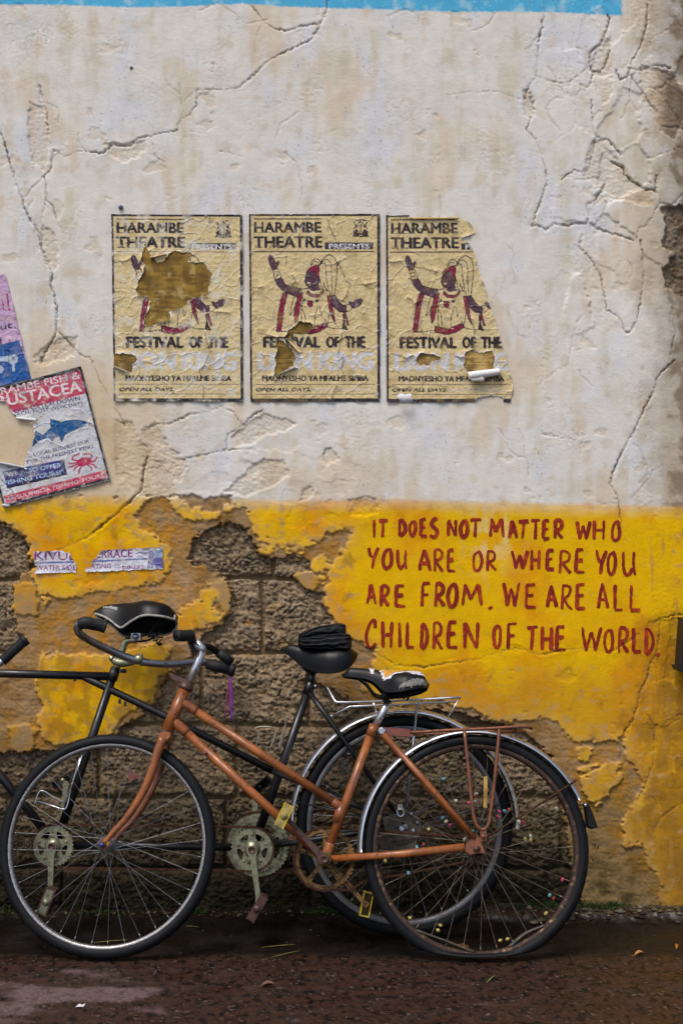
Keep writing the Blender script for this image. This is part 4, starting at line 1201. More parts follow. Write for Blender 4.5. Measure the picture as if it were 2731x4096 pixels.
# ---- the fish shop poster
def z6(pts): return [(x * 0.41667, 1080 + y * 0.41667) for x, y in pts]
CF = [(-100, 1578), (327, 1465), (444, 1920), (17, 2033)]
vu = (np.array(CF[1], float) - CF[0]); vv = (np.array(CF[3], float) - CF[0])
W_, H_ = np.linalg.norm(vu), np.linalg.norm(vv); eu, ev = vu / W_, vv / H_
def rot(x, y):
    q = np.array(CF[0]) + eu * x + ev * y; return (q[0], q[1])
def loc(px_, py_):
    d = np.array([px_, py_]) - CF[0]; m_ = np.linalg.solve(np.stack([eu, ev], 1), d); return m_
fc = Canvas(-2, -2, W_ + 2, H_ + 2, (196, 196, 200), ss=2)
def zl(x, y):
    p = z6([(x, y)])[0]; q = loc(*p); return (float(q[0]), float(q[1]))
FR = (186, 66, 92); FB = (28, 88, 140); FN = (44, 40, 92); FK = (30, 28, 40)
fc.rect(0, 14, W_, 110, FR)
fc.rect(0, 0, W_, 14, FK); fc.rect(W_ - 9, 0, W_, H_, FK); fc.rect(0, 0, 9, H_, FK); fc.rect(0, H_ - 14, W_, H_, FK)
def ftext(s, p0, p1, height, col, bold=0.02):
    """baseline from p0 to p1 (enlarged-view pixels), letter height in photo px"""
    a = np.array(zl(*p0)); b_ = np.array(zl(*p1)); d = unit(b_ - a); n_ = np.array([d[1], -d[0]]); ln = np.linalg.norm(b_ - a)
    fc.text(s, 0, 0, ln, height, col, bold, M3=lambda x, y: tuple(a + d * x + n_ * (height - y)))
ftext('HARAMBE FISH &', (-150, 1235), (775, 1040), 27, (222, 200, 204), 0.03)
ftext('CRUSTACEA', (-130, 1345), (790, 1165), 44, (224, 206, 208), 0.03)
ftext('BRING OUR CATCH DOWN', (-70, 1420), (775, 1250), 16, FN, 0.025)
ftext('TO THE BEACH. MOST WEEK DAYS', (-110, 1450), (805, 1295), 13, FN, 0.025)
ftext('TO LOCAL BUSINESS OUR', (240, 1815), (865, 1660), 14, FN, 0.02)
ftext('VARIETY OF THE FRESHEST KIND.', (75, 1910), (915, 1705), 14, FN, 0.02)
def fp(pts): return [zl(x, y) for x, y in pts]
fc.poly(fp([(318, 1695), (340, 1600), (420, 1585), (500, 1510), (600, 1460), (720, 1440), (800, 1448), (840, 1470), (790, 1510), (700, 1545), (600, 1592), (480, 1612), (395, 1630)]), FB, (14, 40, 80), 2.5, 3)
fc.poly(fp([(490, 1430), (580, 1455), (560, 1500), (490, 1505)]), FB, (14, 40, 80), 2); fc.poly(fp([(350, 1545), (420, 1590), (330, 1690), (318, 1690)]), FB, (14, 40, 80), 2)
fc.poly(fp([(580, 1575), (630, 1580), (600, 1650), (580, 1620)]), FB, (14, 40, 80), 2); fc.poly(fp([(470, 1590), (550, 1585), (500, 1645)]), FB, (14, 40, 80), 2)
fc.stroke(fp([(745, 1455), (740, 1490), (760, 1515)]), 2, (10, 30, 60)); fc.stroke(fp([(500, 1530), (620, 1490), (740, 1465)]), 2, (10, 40, 90)); fc.stroke(fp([(808, 1466), (814, 1467)]), 4, (10, 20, 40))
CRB = (176, 44, 84)
fc.poly(fp([(740, 1830), (800, 1800), (860, 1805), (885, 1830), (850, 1870), (780, 1885), (745, 1865)]), CRB, None, 2, 3)
for pts in ([(745, 1830), (700, 1820), (710, 1790), (765, 1765)], [(870, 1810), (890, 1785), (860, 1765), (810, 1770)], [(745, 1850), (690, 1860), (665, 1850)], [(750, 1865), (700, 1885), (670, 1890)], [(765, 1880), (730, 1900), (715, 1925)], [(785, 1885), (770, 1920), (762, 1955)], [(870, 1845), (910, 1835), (935, 1800)], [(860, 1860), (905, 1870), (930, 1900)], [(845, 1870), (880, 1900), (885, 1930)]):
    fc.stroke(fp(pts), 6, CRB, 3)
fc.poly(fp([(30, 1935), (605, 1822), (635, 1950), (70, 2080)]), (58, 56, 118)); fc.poly(fp([(605, 1822), (620, 1822), (652, 1965), (75, 2100), (70, 2080), (635, 1950)]), (30, 28, 44))
ftext('"WE ALSO OFFER', (55, 1985), (595, 1890), 17, (176, 196, 224), 0.02); ftext('FISHING TOURS!"', (55, 2065), (620, 1955), 17, (176, 204, 224), 0.02)
fc.poly(fp([(40, 2170), (1015, 1920), (1030, 1995), (60, 2245)]), FR); ftext('MAKUUMBOA FISHING TOURS', (60, 2225), (1005, 1985), 14, (214, 190, 196), 0.02)
HF = [[(-150, 1612), (25, 1608), (40, 1640), (70, 1668), (150, 1676), (148, 1690), (135, 1700), (140, 1750), (115, 1800), (105, 1850), (100, 1862), (55, 1855), (-10, 1842), (-150, 1870)]]
rf = empty('fish_poster', wallpt(230, 2020))
tag(rf, 'tilted white and pink poster with blue fish and pink crab, left side torn', 'poster')
paper_sheet('paper', rf, CF, fc, lambda px, py, u, v: (u * W_, v * H_), HF, 4, tears=[[(8, 1915), (48, 1960), (78, 2000)], [(113, 1520), (110, 1535)], [(350, 1690), (380, 1702)]], flecks=1.5, stain=(160, 158, 160), stain_a=0.4, white=(224, 222, 222), base_off=4.5)
curl('paper_curl', rf, (-10, 1846), (108, 1868), 0.008, 0.55, 11, (216, 214, 214), start=-1.6)
curl('paper_curl', rf, (70, 1672), (150, 1680), 0.005, 0.45, 12, (220, 218, 216), start=0.4)
curl('paper_curl', rf, (14, 2018), (42, 2022), 0.006, 0.5, 13, (214, 212, 214), start=-1.0)

# ---- the lilac hairdresser's poster at the left edge
CL = [(-420, 1205), (24, 1096), (126, 1514), (-318, 1623)]
lc = Canvas(-440, 1080, 140, 1640, (190, 156, 188), ss=2)
lc.poly([(-460, 1500), (78, 1361), (140, 1540), (140, 1700), (-460, 1760)], (28, 84, 150))
PLM = (150, 48, 104)
lc.stroke([(30, 1178), (34, 1200), (36, 1225)], 7, PLM); lc.stroke([(38, 1238), (40, 1240)], 9, PLM)
lc.stroke([(8, 1196), (14, 1215), (18, 1240), (28, 1238)], 3.5, PLM, 3); lc.stroke([(-8, 1226), (22, 1218)], 3, PLM); lc.stroke([(-30, 1240), (-14, 1222), (-4, 1240), (8, 1236)], 3, PLM, 3)
lc.text('haircut', -110, 1296, 50, 1322, (46, 40, 62), 0.03, M3=lambda x, y: (x, y - (x - 0) * 0.20)); lc.text('and curl', -150, 1352, 8, 1378, (46, 40, 62), 0.03, M3=lambda x, y: (x, y - (x + 0) * 0.12))
lc.poly([(38, 1424), (60, 1416), (74, 1428), (72, 1448), (60, 1456), (62, 1486), (52, 1488), (50, 1458), (30, 1446), (-60, 1448), (-60, 1432)], (178, 190, 206), None, 2)
lc.stroke([(48, 1432), (56, 1428), (60, 1438)], 3, (70, 104, 150)); lc.poly([(-60, 1470), (10, 1462), (18, 1478), (8, 1492), (-60, 1490)], (178, 190, 206))
rl = empty('lilac_poster', wallpt(-100, 1600))
tag(rl, 'lilac and blue poster cut off by the left picture edge, hair dryer drawing', 'poster')
paper_sheet('paper', rl, CL, lc, lambda px, py, u, v: (px, py), [], 6, tears=[[(60, 1310), (80, 1320)], [(40, 1360), (36, 1480)]], flecks=1.0, stain=(150, 140, 170), stain_a=0.3, step=2.6)

# ---- the two paper strips
def strip(corners, keep, texts, deco, seed, label):
    cv = Canvas(120, 2170, 670, 2310, (206, 204, 214), ss=3)
    for d in deco:
        d(cv)
    for s, x0, y0, x1, y1, c, bo, sl in texts:
        cv.text(s, x0, y0, x1, y1, c, bo, M3=(lambda x, y, x0=x0, sl=sl: (x, y + (x - x0) * sl)))
    r_ = empty('paper_strip', wallpt(0.5 * (corners[0][0] + corners[1][0]), corners[2][1]))
    tag(r_, label, 'paper strip', 'strips of a torn paper banner')
    paper_sheet('paper', r_, corners, cv, lambda px, py, u, v: (px, py), [], seed, step=2.2, keep_poly=keep, flecks=1.5, stain=(190, 188, 204), stain_a=0.45, white=(220, 216, 214), base_off=2.4, tears=[])
    return r_
PUR = (122, 44, 110)
s1 = strip([(135, 2203), (312, 2198), (312, 2296), (139, 2300)], [(137, 2205), (255, 2201), (265, 2210), (282, 2212), (290, 2228), (309, 2260), (306, 2295), (296, 2290), (140, 2296), (152, 2265), (140, 2262)],
      [('KIVULI', 141, 2206, 318, 2240, PUR, 0.03, 0.0), ('WATER SIDE', 146, 2262, 305, 2281, PUR, 0.025, -0.01)], [lambda c: c.stroke([(138, 2252), (306, 2247)], 7, (90, 96, 160))], 7, 'short torn left piece of a white paper strip with purple capitals')
s2 = strip([(338, 2204), (656, 2187), (656, 2278), (340, 2294)], [(367, 2244), (385, 2228), (403, 2206), (410, 2198), (653, 2187), (655, 2277), (560, 2280), (400, 2287), (347, 2289), (339, 2280), (352, 2265), (367, 2270)],
      [('TERRACE', 362, 2202, 530, 2233, PUR, 0.03, -0.03), ('SEATING', 340, 2257, 445, 2275, PUR, 0.025, -0.02), ('FOR', 460, 2256, 481, 2266, (60, 50, 84), 0.03, -0.02), ('DINERS', 492, 2262, 577, 2278, PUR, 0.025, -0.03)],
      [lambda c: c.stroke([(365, 2246), (654, 2232)], 7, (90, 96, 160)), lambda c: c.poly([(605, 2210), (655, 2195), (655, 2275), (630, 2277), (600, 2240)], (126, 150, 190)), lambda c: c.poly([(610, 2235), (655, 2228), (655, 2272), (630, 2276)], (88, 84, 150)),
       lambda c: c.poly([(600, 2203), (612, 2205), (616, 2240), (612, 2270), (592, 2272), (596, 2235)], (150, 140, 178), (66, 50, 92), 2), lambda c: c.stroke([(545, 2215), (560, 2210), (575, 2216), (590, 2212)], 4, (60, 70, 110)), lambda c: c.stroke([(620, 2200), (640, 2208), (650, 2204)], 4, (60, 90, 120))], 8, 'long torn right piece of a white paper strip with purple capitals and small palm picture')
# ------------------------------------------------------------------ bicycle workshop
def paint_mat(name, c_hi, c_lo, chip, rust_amt=0.66):
    m = bpy.data.materials.new(name); nt, b = nodes_of(m)
    n1 = noise_node(nt, 14, 5, 0.6); r1 = ramp_node(nt, n1.outputs[0], [(0.35, L4(c_hi)), (0.68, L4(c_lo))])
    n2 = noise_node(nt, 95, 6, 0.72); r2 = ramp_node(nt, n2.outputs[0], [(rust_amt, (0, 0, 0)), (rust_amt + 0.04, (1, 1, 1))])
    n3 = noise_node(nt, 30, 4, 0.7, stretch=(1, 1, 0.35)); r3 = ramp_node(nt, n3.outputs[0], [(0.5, (0, 0, 0)), (0.78, (0.75, 0.75, 0.75))])
    m1 = nt.nodes.new('ShaderNodeMix'); m1.data_type = 'RGBA'; m1.inputs[7].default_value = L4(tuple(int(q * 0.62 + 8) for q in c_lo)); nt.links.new(r3.outputs[0], m1.inputs[0]); nt.links.new(r1.outputs[0], m1.inputs[6])
    m2 = nt.nodes.new('ShaderNodeMix'); m2.data_type = 'RGBA'; m2.inputs[7].default_value = L4(chip); nt.links.new(r2.outputs[0], m2.inputs[0]); nt.links.new(m1.outputs[2], m2.inputs[6])
    nt.links.new(m2.outputs[2], b.inputs['Base Color'])
    rr = ramp_node(nt, n3.outputs[0], [(0.4, (0.24,) * 3), (0.75, (0.6,) * 3)]); nt.links.new(rr.outputs[0], b.inputs['Roughness'])
    bump(nt, b, r2.outputs[0], -0.25, 0.0008)
    return m
M['black_paint'] = paint_mat('black_paint', (8, 9, 12), (16, 16, 18), (62, 42, 30), 0.66)
M['orange_paint'] = paint_mat('orange_paint', (154, 88, 40), (112, 62, 32), (48, 28, 20), 0.60)
M['orange_dark'] = mat_two('orange_dark_paint', (122, 68, 38), (74, 40, 28), 30, 0.45, 0.7, (0.45, 0.7), bump_s=0.1)
M['chrome'] = mat_two('chrome', (196, 198, 204), (120, 112, 104), 40, 0.5, 0.78, (0.26, 0.55), (0.95, 0.7), bump_s=0.03)
M['dull_chrome'] = mat_two('dull_chrome', (150, 152, 158), (104, 74, 52), 34, 0.56, 0.68, (0.32, 0.65), (0.95, 0.3), bump_s=0.06)
M['alloy'] = mat_two('alloy', (150, 148, 122), (70, 64, 44), 60, 0.42, 0.72, (0.32, 0.7), (0.9, 0.3), bump_s=0.08)
M['grey_rim'] = mat_two('grey_alloy_rim', (104, 104, 106), (70, 66, 60), 30, 0.45, 0.75, (0.45, 0.65), (0.6, 0.4), bump_s=0.08)
M['rust'] = mat_two('rust', (78, 48, 33), (44, 30, 24), 90, 0.4, 0.65, (0.75, 0.9), (0.2, 0.1), bump_s=0.3)
M['rust_brown'] = mat_two('rusty_brown_steel', (88, 62, 54), (52, 36, 32), 70, 0.4, 0.7, (0.5, 0.75), (0.5, 0.3), bump_s=0.15)
M['rust_copper'] = mat_two('rusty_copper_tube', (122, 74, 50), (72, 44, 32), 45, 0.45, 0.7, (0.4, 0.7), (0.45, 0.2), bump_s=0.1)
M['rust_rim'] = mat_two('rusty_rim', (54, 36, 29), (126, 100, 72), 60, 0.54, 0.66, (0.7, 0.4), (0.3, 0.7), bump_s=0.2)
M['rust_yellow'] = mat_two('yellow_rust', (116, 84, 36), (62, 38, 22), 60, 0.45, 0.62, (0.6, 0.85), (0.3, 0.1), bump_s=0.2)
M['rubber'] = mat_two('tyre_rubber', (8, 9, 12), (20, 20, 22), 14, 0.5, 0.8, (0.6, 0.8), bump_s=0.25, bump_d=0.001, bscale=300)
M['rubber_old'] = mat_two('dull_tyre_rubber', (6, 7, 9), (17, 17, 18), 10, 0.5, 0.8, (0.65, 0.8), bump_s=0.25, bump_d=0.001, bscale=300)
M['grip'] = mat_two('black_grip', (26, 27, 29), (48, 46, 44), 60, 0.5, 0.75, (0.55, 0.8), bump_s=0.3, bscale=400)
M['vinyl'] = mat_two('black_vinyl', (8, 9, 12), (22, 18, 16), 7, 0.52, 0.8, (0.38, 0.55), bump_s=0.15, bscale=350)
M['cavity'] = mat_two('black_plastic', (12, 13, 14), (20, 20, 20), 30, bump_s=0)
M['piping'] = mat_two('grey_piping', (150, 146, 140), (96, 92, 88), 60, 0.5, 0.7, bump_s=0.2)
M['cloth'] = mat_two('black_cloth', (9, 11, 15), (17, 19, 23), 30, 0.45, 0.7, (0.6, 0.8), bump_s=0.4, bscale=700)
M['foam_yellow'] = mat_two('yellow_foam', (206, 150, 44), (160, 104, 34), 60, 0.4, 0.7, (0.9, 0.95), bump_s=0.5)
M['foam_white'] = mat_two('white_padding', (206, 202, 204), (168, 166, 172), 60, 0.4, 0.7, (0.9, 0.95), bump_s=0.4)
M['grey_pad'] = mat_two('grey_felt', (128, 128, 124), (96, 94, 90), 80, 0.4, 0.7, (0.9, 0.95), bump_s=0.4)
M['spoke'] = mat_two('spoke_steel', (120, 121, 124), (84, 74, 64), 50, 0.5, 0.7, (0.3, 0.5), (0.9, 0.8), bump_s=0)
M['spoke_rust'] = mat_two('rusty_spoke', (124, 112, 98), (74, 52, 40), 35, 0.42, 0.6, (0.45, 0.7), (0.7, 0.3), bump_s=0)
M['yellow_plastic'] = mat_two('yellow_plastic', (176, 152, 22), (120, 98, 30), 40, 0.5, 0.75, (0.5, 0.7), bump_s=0.1)
M['pedal_grey'] = mat_two('worn_yellow_grey', (150, 132, 66), (104, 92, 58), 60, 0.45, 0.7, (0.6, 0.8), bump_s=0.15)
M['red_plate'] = mat_two('faded_red_metal', (112, 58, 48), (78, 40, 36), 50, 0.45, 0.7, (0.6, 0.8), bump_s=0.1)
M['lettering'] = mat_two('white_print', (206, 208, 212), (170, 172, 176), 200, bump_s=0)
M['rim_check'] = bpy.data.materials.new('checkered_rim_steel')
nt, b_ = nodes_of(M['rim_check'])
tcn = nt.nodes.new('ShaderNodeTexCoord'); vor = nt.nodes.new('ShaderNodeTexVoronoi'); vor.inputs['Scale'].default_value = 420
nt.links.new(tcn.outputs['Object'], vor.inputs['Vector'])
rp = ramp_node(nt, vor.outputs['Distance'], [(0.15, L4((206, 206, 208))), (0.6, L4((112, 108, 104)))])
nzr = noise_node(nt, 9, 4, 0.6); mr = nt.nodes.new('ShaderNodeMix'); mr.data_type = 'RGBA'
rpf = ramp_node(nt, nzr.outputs[0], [(0.55, (0, 0, 0)), (0.75, (0.6, 0.6, 0.6))])
nt.links.new(rpf.outputs[0], mr.inputs[0]); nt.links.new(rp.outputs[0], mr.inputs[6]); mr.inputs[7].default_value = L4((130, 92, 58))
nt.links.new(mr.outputs[2], b_.inputs['Base Color']); b_.inputs['Metallic'].default_value = 0.75; b_.inputs['Roughness'].default_value = 0.38

for k_, v_ in (('rubber', 0.22), ('rubber_old', 0.2), ('vinyl', 0.22), ('grip', 0.25), ('cloth', 0.3), ('cavity', 0.2), ('rust', 0.2)):
    [q for q in M[k_].node_tree.nodes if q.type == 'BSDF_PRINCIPLED'][0].inputs['Specular IOR Level'].default_value = v_
CAMP = np.array([0, -CAM_D, CAM_H])
class Plane:
    """the upright plane of a bicycle that leans towards the wall"""
    def __init__(self, d, lean, yaw=0.0):
        a = math.radians(lean)
        self.C = np.array([0, -d, 0.0]); self.n = np.array([0, -math.cos(a), math.sin(a)]); self.t = np.array([0, math.sin(a), math.cos(a)]); self.u = np.array([1.0, 0, 0])
    def pt(self, px, py, w=0.0):
        d = np.array([(px - CX) / F, 1.0, -(py - CY) / F])
        t = (w - np.dot(CAMP - self.C, self.n)) / np.dot(d, self.n)
        return CAMP + d * t
    def pts(self, lst, w=0.0):
        return [self.pt(q[0], q[1], q[2] if len(q) > 2 else w) for q in lst]

def wheel(root, pl, C, R, tyre_r, rim_mat, tyre_mat, spoke_mat, n=36, yaw=0.0, rim_w=0.013, rim_h=0.013, squash=False, tread=0.0008, phase=0.0, hub_mat=None, spokes=True, rim_gap=0.004):
    a = math.radians(yaw)
    u = unit(pl.u * math.cos(a) + pl.n * math.sin(a)); ax = unit(np.cross(pl.t, u)); ax = ax if np.dot(ax, pl.n) > 0 else -ax; v = pl.t
    Rr = R - 2 * tyre_r + rim_gap                                # outer edge of the rim
    mb = MB().lathe(C, u, v, ax, [(Rr, -rim_w), (Rr + 0.003, -rim_w * 0.9), (Rr - 0.003, 0), (Rr + 0.003, rim_w * 0.9), (Rr, rim_w), (Rr - rim_h * 0.6, rim_w), (Rr - rim_h, rim_w * 0.6), (Rr - rim_h, -rim_w * 0.6), (Rr - rim_h * 0.6, -rim_w)], 96)
    w_ = mb.build('wheel', rim_mat, root, C)
    # tyre
    prof = [(R - tyre_r + tyre_r * math.cos(th) * (1.0), tyre_r * 0.98 * math.sin(th)) for th in np.linspace(0, 2 * math.pi, 18, endpoint=False)]
    segn = 240
    def mod(i, j):
        c = math.cos(j / 18 * 2 * math.pi)
        if c > 0.25:
            return tread * (1 if (i + (j if j < 9 else 18 - j)) % 4 < 2 else -1)
        return 0
    tb = MB().lathe(C, u, v, ax, prof, segn, mod=mod)
    if squash:
        vs = np.array(tb.v); z = vs[:, 2]; low = z < 0.03
        bul = np.clip((0.03 - z) / 0.06, 0, 1)
        off = (vs - C) @ ax
        vs = vs + ax[None] * (off * 0.45 * bul)[:, None]
        vs[:, 2] = np.where(low, 0.001 + 0.029 * np.exp((z - 0.03) / 0.05), z)
        tb.v = [tuple(q) for q in vs]
    tb.build('tyre', tyre_mat, w_, C)
    hb = MB().lathe(C, u, v, ax, [(0.004, -0.058), (0.009, -0.05), (0.010, -0.036), (0.024, -0.034), (0.024, -0.030), (0.012, -0.026), (0.011, 0.026), (0.024, 0.030), (0.024, 0.034), (0.010, 0.036), (0.009, 0.05), (0.004, 0.058)], 20, closed_prof=False)
    hb.tube([C - ax * 0.075, C + ax * 0.075], 0.0045, 8)
    for sgn in (-1, 1):
        hb.tube([C + ax * sgn * 0.060, C + ax * sgn * 0.070], 0.0085, 6, smooth=False)
    hb.build('hub', hub_mat or M['dull_chrome'], w_, C)
    if spokes:
        for i in range(n):
            th = phase + 2 * math.pi * i / n
            sgn = 1 if i % 2 else -1
            twist = (1 if (i // 2) % 2 else -1) * math.radians(64)
            d0 = math.cos(th + twist) * u + math.sin(th + twist) * v; d1 = math.cos(th) * u + math.sin(th) * v
            p0 = C + d0 * 0.021 + ax * sgn * 0.032; p1 = C + d1 * (Rr - rim_h * 0.8) + ax * sgn * 0.003
            m2 = MB().tube([p0, p1], 0.00095, 5, caps=False)
            m2.tube([p1 + (p0 - p1) * 0.055, p1], 0.0019, 6)
            m2.build('spoke', spoke_mat, w_, C)
    return w_, u, v, ax, Rr

def fender(root, C, u, v, ax, R, a0, a1, mat, half=0.024, name='mudguard'):
    prof = []
    for th in np.linspace(-1, 1, 9):
        prof.append((R - 0.014 * th * th, half * math.sin(th * 1.35) / math.sin(1.35)))
    prof += [(r - 0.0016, w * 0.97) for r, w in prof[::-1]]
    return MB().lathe(C, u, v, ax, prof, 72, math.radians(a0), math.radians(a1)).build(name, mat, root)

def chainring(mb, C, u, v, ax, R, teeth, th=0.0035, arms=5, rin=0.74, hubr=0.40, phase=0.0, aw=0.16):
    n = teeth * 4
    prof_o = [R + (0.0028 if i % 4 in (1, 2) else -0.0018) for i in range(n)]
    vs = []; fs = []
    for i in range(n):
        d = math.cos(2 * math.pi * i / n) * u + math.sin(2 * math.pi * i / n) * v
        vs += [C + d * prof_o[i] + ax * th / 2, C + d * R * rin + ax * th / 2, C + d * R * rin - ax * th / 2, C + d * prof_o[i] - ax * th / 2]
    for i in range(n):
        j = (i + 1) % n
        for k in range(4):
            k2 = (k + 1) % 4
            fs.append((4 * i + k, 4 * j + k, 4 * j + k2, 4 * i + k2))
    mb.add(vs, fs, False)
    for k in range(arms):
        a = phase + 2 * math.pi * k / arms
        d = math.cos(a) * u + math.sin(a) * v; s = -math.sin(a) * u + math.cos(a) * v
        q = [(hubr * 0.75, aw * 1.9), (hubr + 0.06, aw * 1.3), (0.62, aw), (rin + 0.03, aw * 1.5), (rin + 0.03, -aw * 1.5), (0.62, -aw), (hubr + 0.06, -aw * 1.3), (hubr * 0.75, -aw * 1.9)]
        mb.prism([C + d * R * r + s * R * w - ax * th * 0.3 for r, w in q], ax * th * 0.62)
        mb.tube([C + d * R * 0.70 + ax * th * 0.3, C + d * R * 0.70 + ax * (th * 0.3 + 0.003)], 0.0042, 8)
    mb.lathe(C, u, v, ax, [(0.002, 0.006), (R * hubr, 0.004), (R * hubr, -0.004), (0.002, -0.006)], 24, closed_prof=False)

def chain(root, pts, ax, mat, pitch=0.0127, closed=True, name='chain'):
    P_ = [np.asarray(p, float) for p in pts]
    if closed:
        P_ = P_ + [P_[0]]
    P_ = np.array(P_); seg = np.linalg.norm(np.diff(P_, axis=0), axis=1); cum = np.concatenate([[0], np.cumsum(seg)])
    n = int(cum[-1] / pitch)
    q = np.stack([np.interp(np.linspace(0, cum[-1], n + 1), cum, P_[:, k]) for k in range(3)], -1)
    mb = MB()
    for i in range(n):
        a, b = q[i], q[i + 1]; t = unit(b - a); s = unit(np.cross(ax, t)); c = 0.5 * (a + b)
        h = 0.0042 if i % 2 else 0.0036; w = 0.0040 if i % 2 else 0.0028
        o = [(-.62, -.6), (-.62, .6), (-.3, 1), (0, .72), (.3, 1), (.62, .6), (.62, -.6), (.3, -1), (0, -.72), (-.3, -1)]
        for sg in (-1, 1):
            mb.prism([c + t * pitch * x + s * h * y + ax * (sg * w - 0.0007) for x, y in o], ax * 0.0014)
        mb.tube([a - ax * 0.005, a + ax * 0.005], 0.0022, 6)
    return mb.build(name, mat, root)

def ring_path(C, u, v, R, a0, a1, n=20):
    return [C + R * (math.cos(math.radians(a)) * u + math.sin(math.radians(a)) * v) for a in np.linspace(a0, a1, n)]

def crank(root, A, B, ax, mat, w0=0.013, w1=0.010, th=0.007, fluted=True, name='crank'):
    t = unit(B - A); s = unit(np.cross(ax, t)); L = np.linalg.norm(B - A)
    mb = MB()
    o = [(-w0 * 1.1, -w0 * .6), (-w0 * 1.1, w0 * .6), (-w0 * .5, w0 * 1.25), (w0 * .6, w0 * 1.25), (w0 * 2, w0 * .8), (L - w1 * 1.6, w1 * .8), (L, w1 * 1.2), (L + w1, w1 * .6), (L + w1, -w1 * .6), (L, -w1 * 1.2), (L - w1 * 1.6, -w1 * .8), (w0 * 2, -w0 * .8), (w0 * .6, -w0 * 1.25), (-w0 * .5, -w0 * 1.25)]
    mb.prism([A + t * x + s * y - ax * th for x, y in o], ax * 2 * th, bevel=0.0015)
    if fluted:
        for sg in (-1, 1):
            mb.box(A + t * (L * 0.52) + s * sg * w1 * 0.62 + ax * (th + 0.0008), t * L * 0.34, s * 0.0018, ax * 0.0012)
    c_ = mb.build(name, mat, root)
    MB().lathe(A, t, s, ax, [(0.001, th + 0.001), (0.0075, th + 0.001), (0.0085, th + 0.004), (0.012, th + 0.004), (0.0125, th)], 18, closed_prof=False).build('crank_bolt', M['rust_brown'], c_)
    return c_

def pedal(root, C, long_, across, ax, mat_cage, mat_body, L=0.042, W=0.028, depth=0.085, sgn=1, name='pedal'):
    """long_ = direction of the cage seen from the side, across = its thickness, ax = axle direction (outwards)"""
    mb = MB(); o = ax * sgn
    for s in (-1, 1):
        mb.box(C + long_ * 0 + across * s * W * 0.5 + o * depth * 0.5, long_ * L, across * 0.0016, o * depth * 0.46)
        for k in range(-4, 5):
            mb.box(C + long_ * L * k / 4.2 + across * s * (W * 0.5 + 0.001) + o * depth * 0.95, long_ * 0.0040, across * 0.0024, o * 0.003)
    for k in (-1, 1):
        mb.box(C + long_ * k * L * 0.97 + o * depth * 0.5, long_ * 0.0018, across * W * 0.5, o * depth * 0.46)
    p_ = mb.build(name, mat_cage, root)
    b2 = MB().tube([C - o * 0.004, C + o * depth * 0.98], [0.008, 0.011], 12)
    b2.tube([C + o * depth * 0.96, C + o * (depth + 0.004)], 0.0115, 14)
    b2.box(C + o * depth * 0.97, long_ * L * 0.95, across * W * 0.42, o * 0.0012)
    b2.build('pedal_body', mat_body, p_)
    return p_

def saddle_surface(T, N, up, prof, inset=0.0):
    """prof: rows (s, half width, crown height, skirt height) in millimetres, s from tail to nose"""
    L = np.linalg.norm(N - T); f = unit(N - T); up = unit(up - f * np.dot(up, f)); sd = np.cross(f, up)
    pr = np.array(prof, float); sx = np.linspace(0, 1, 60)
    cs = [np.interp(sx, pr[:, 0], pr[:, k]) for k in (1, 2, 3)]
    ker = np.array([1, 2, 3, 2, 1]) / 9.0
    cs = [np.convolve(np.pad(c, 2, mode='edge'), ker, 'valid') for c in cs]
    def P(s, th):
        hw, zt, zb = [np.interp(s, sx, c) / 1000 for c in cs]
        hw = max(hw - inset, 0.004); zt -= inset
        a = th * math.pi / 2
        x = hw * math.copysign(abs(math.sin(a)) ** 0.9, a)
        z = zb + (zt - zb) * max(0.0, math.cos(a)) ** 0.62 - 0.004 * math.exp(-(th / 0.25) ** 2)
        return T + f * (s * L) + sd * x + up * z
    return P, f, up, sd

def saddle(root, T, N, up, prof, mat, rim_mat=None, name='saddle', rim_r=0.0035, under=True):
    P, f, up, sd = saddle_surface(T, N, up, prof)
    ss_ = np.concatenate([np.linspace(0, 0.1, 7), np.linspace(0.13, 0.9, 26), np.linspace(0.92, 1, 6)]); tt = np.linspace(-1, 1, 37)
    mb = MB(); n, m = len(ss_), len(tt)
    vs = [P(s, t) for s in ss_ for t in tt]
    fs = [(i * m + j, i * m + j + 1, (i + 1) * m + j + 1, (i + 1) * m + j) for i in range(n - 1) for j in range(m - 1)]
    for i in (0, n - 1):                                          # rounded ends
        c = len(vs); cc = sum(vs[i * m + j] for j in range(m)) / m
        vs.append(cc + f * (-0.008 if i == 0 else 0.008))
        fs += [(i * m + j, i * m + j + 1, c) if i else (i * m + j + 1, i * m + j, c) for j in range(m - 1)]
    mb.add(vs, fs, True)
    sdl = mb.build(name, mat, root)
    if under:
        P2, *_ = saddle_surface(T, N, up, prof, inset=0.006)
        s2_ = np.linspace(0.03, 0.97, 24)
        vs = [P2(s, t) for s in s2_ for t in tt]; n2 = len(s2_)
        fs = [(i * m + j, (i + 1) * m + j, (i + 1) * m + j + 1, i * m + j + 1) for i in range(n2 - 1) for j in range(m - 1)]
        MB().add(vs, fs, True).build('shell_underside', M['cavity'], sdl)
    if rim_mat:
        loop = [P(s, 1) for s in ss_[::-1]] + [P(0, t) - f * 0.0 for t in tt[::-1][1:-1] if abs(t) > 0.8] + [P(s, -1) for s in ss_]
        MB().tube(loop, rim_r, 6).build('edge_piping', rim_mat, sdl)
    return sdl, P, f, up, sd

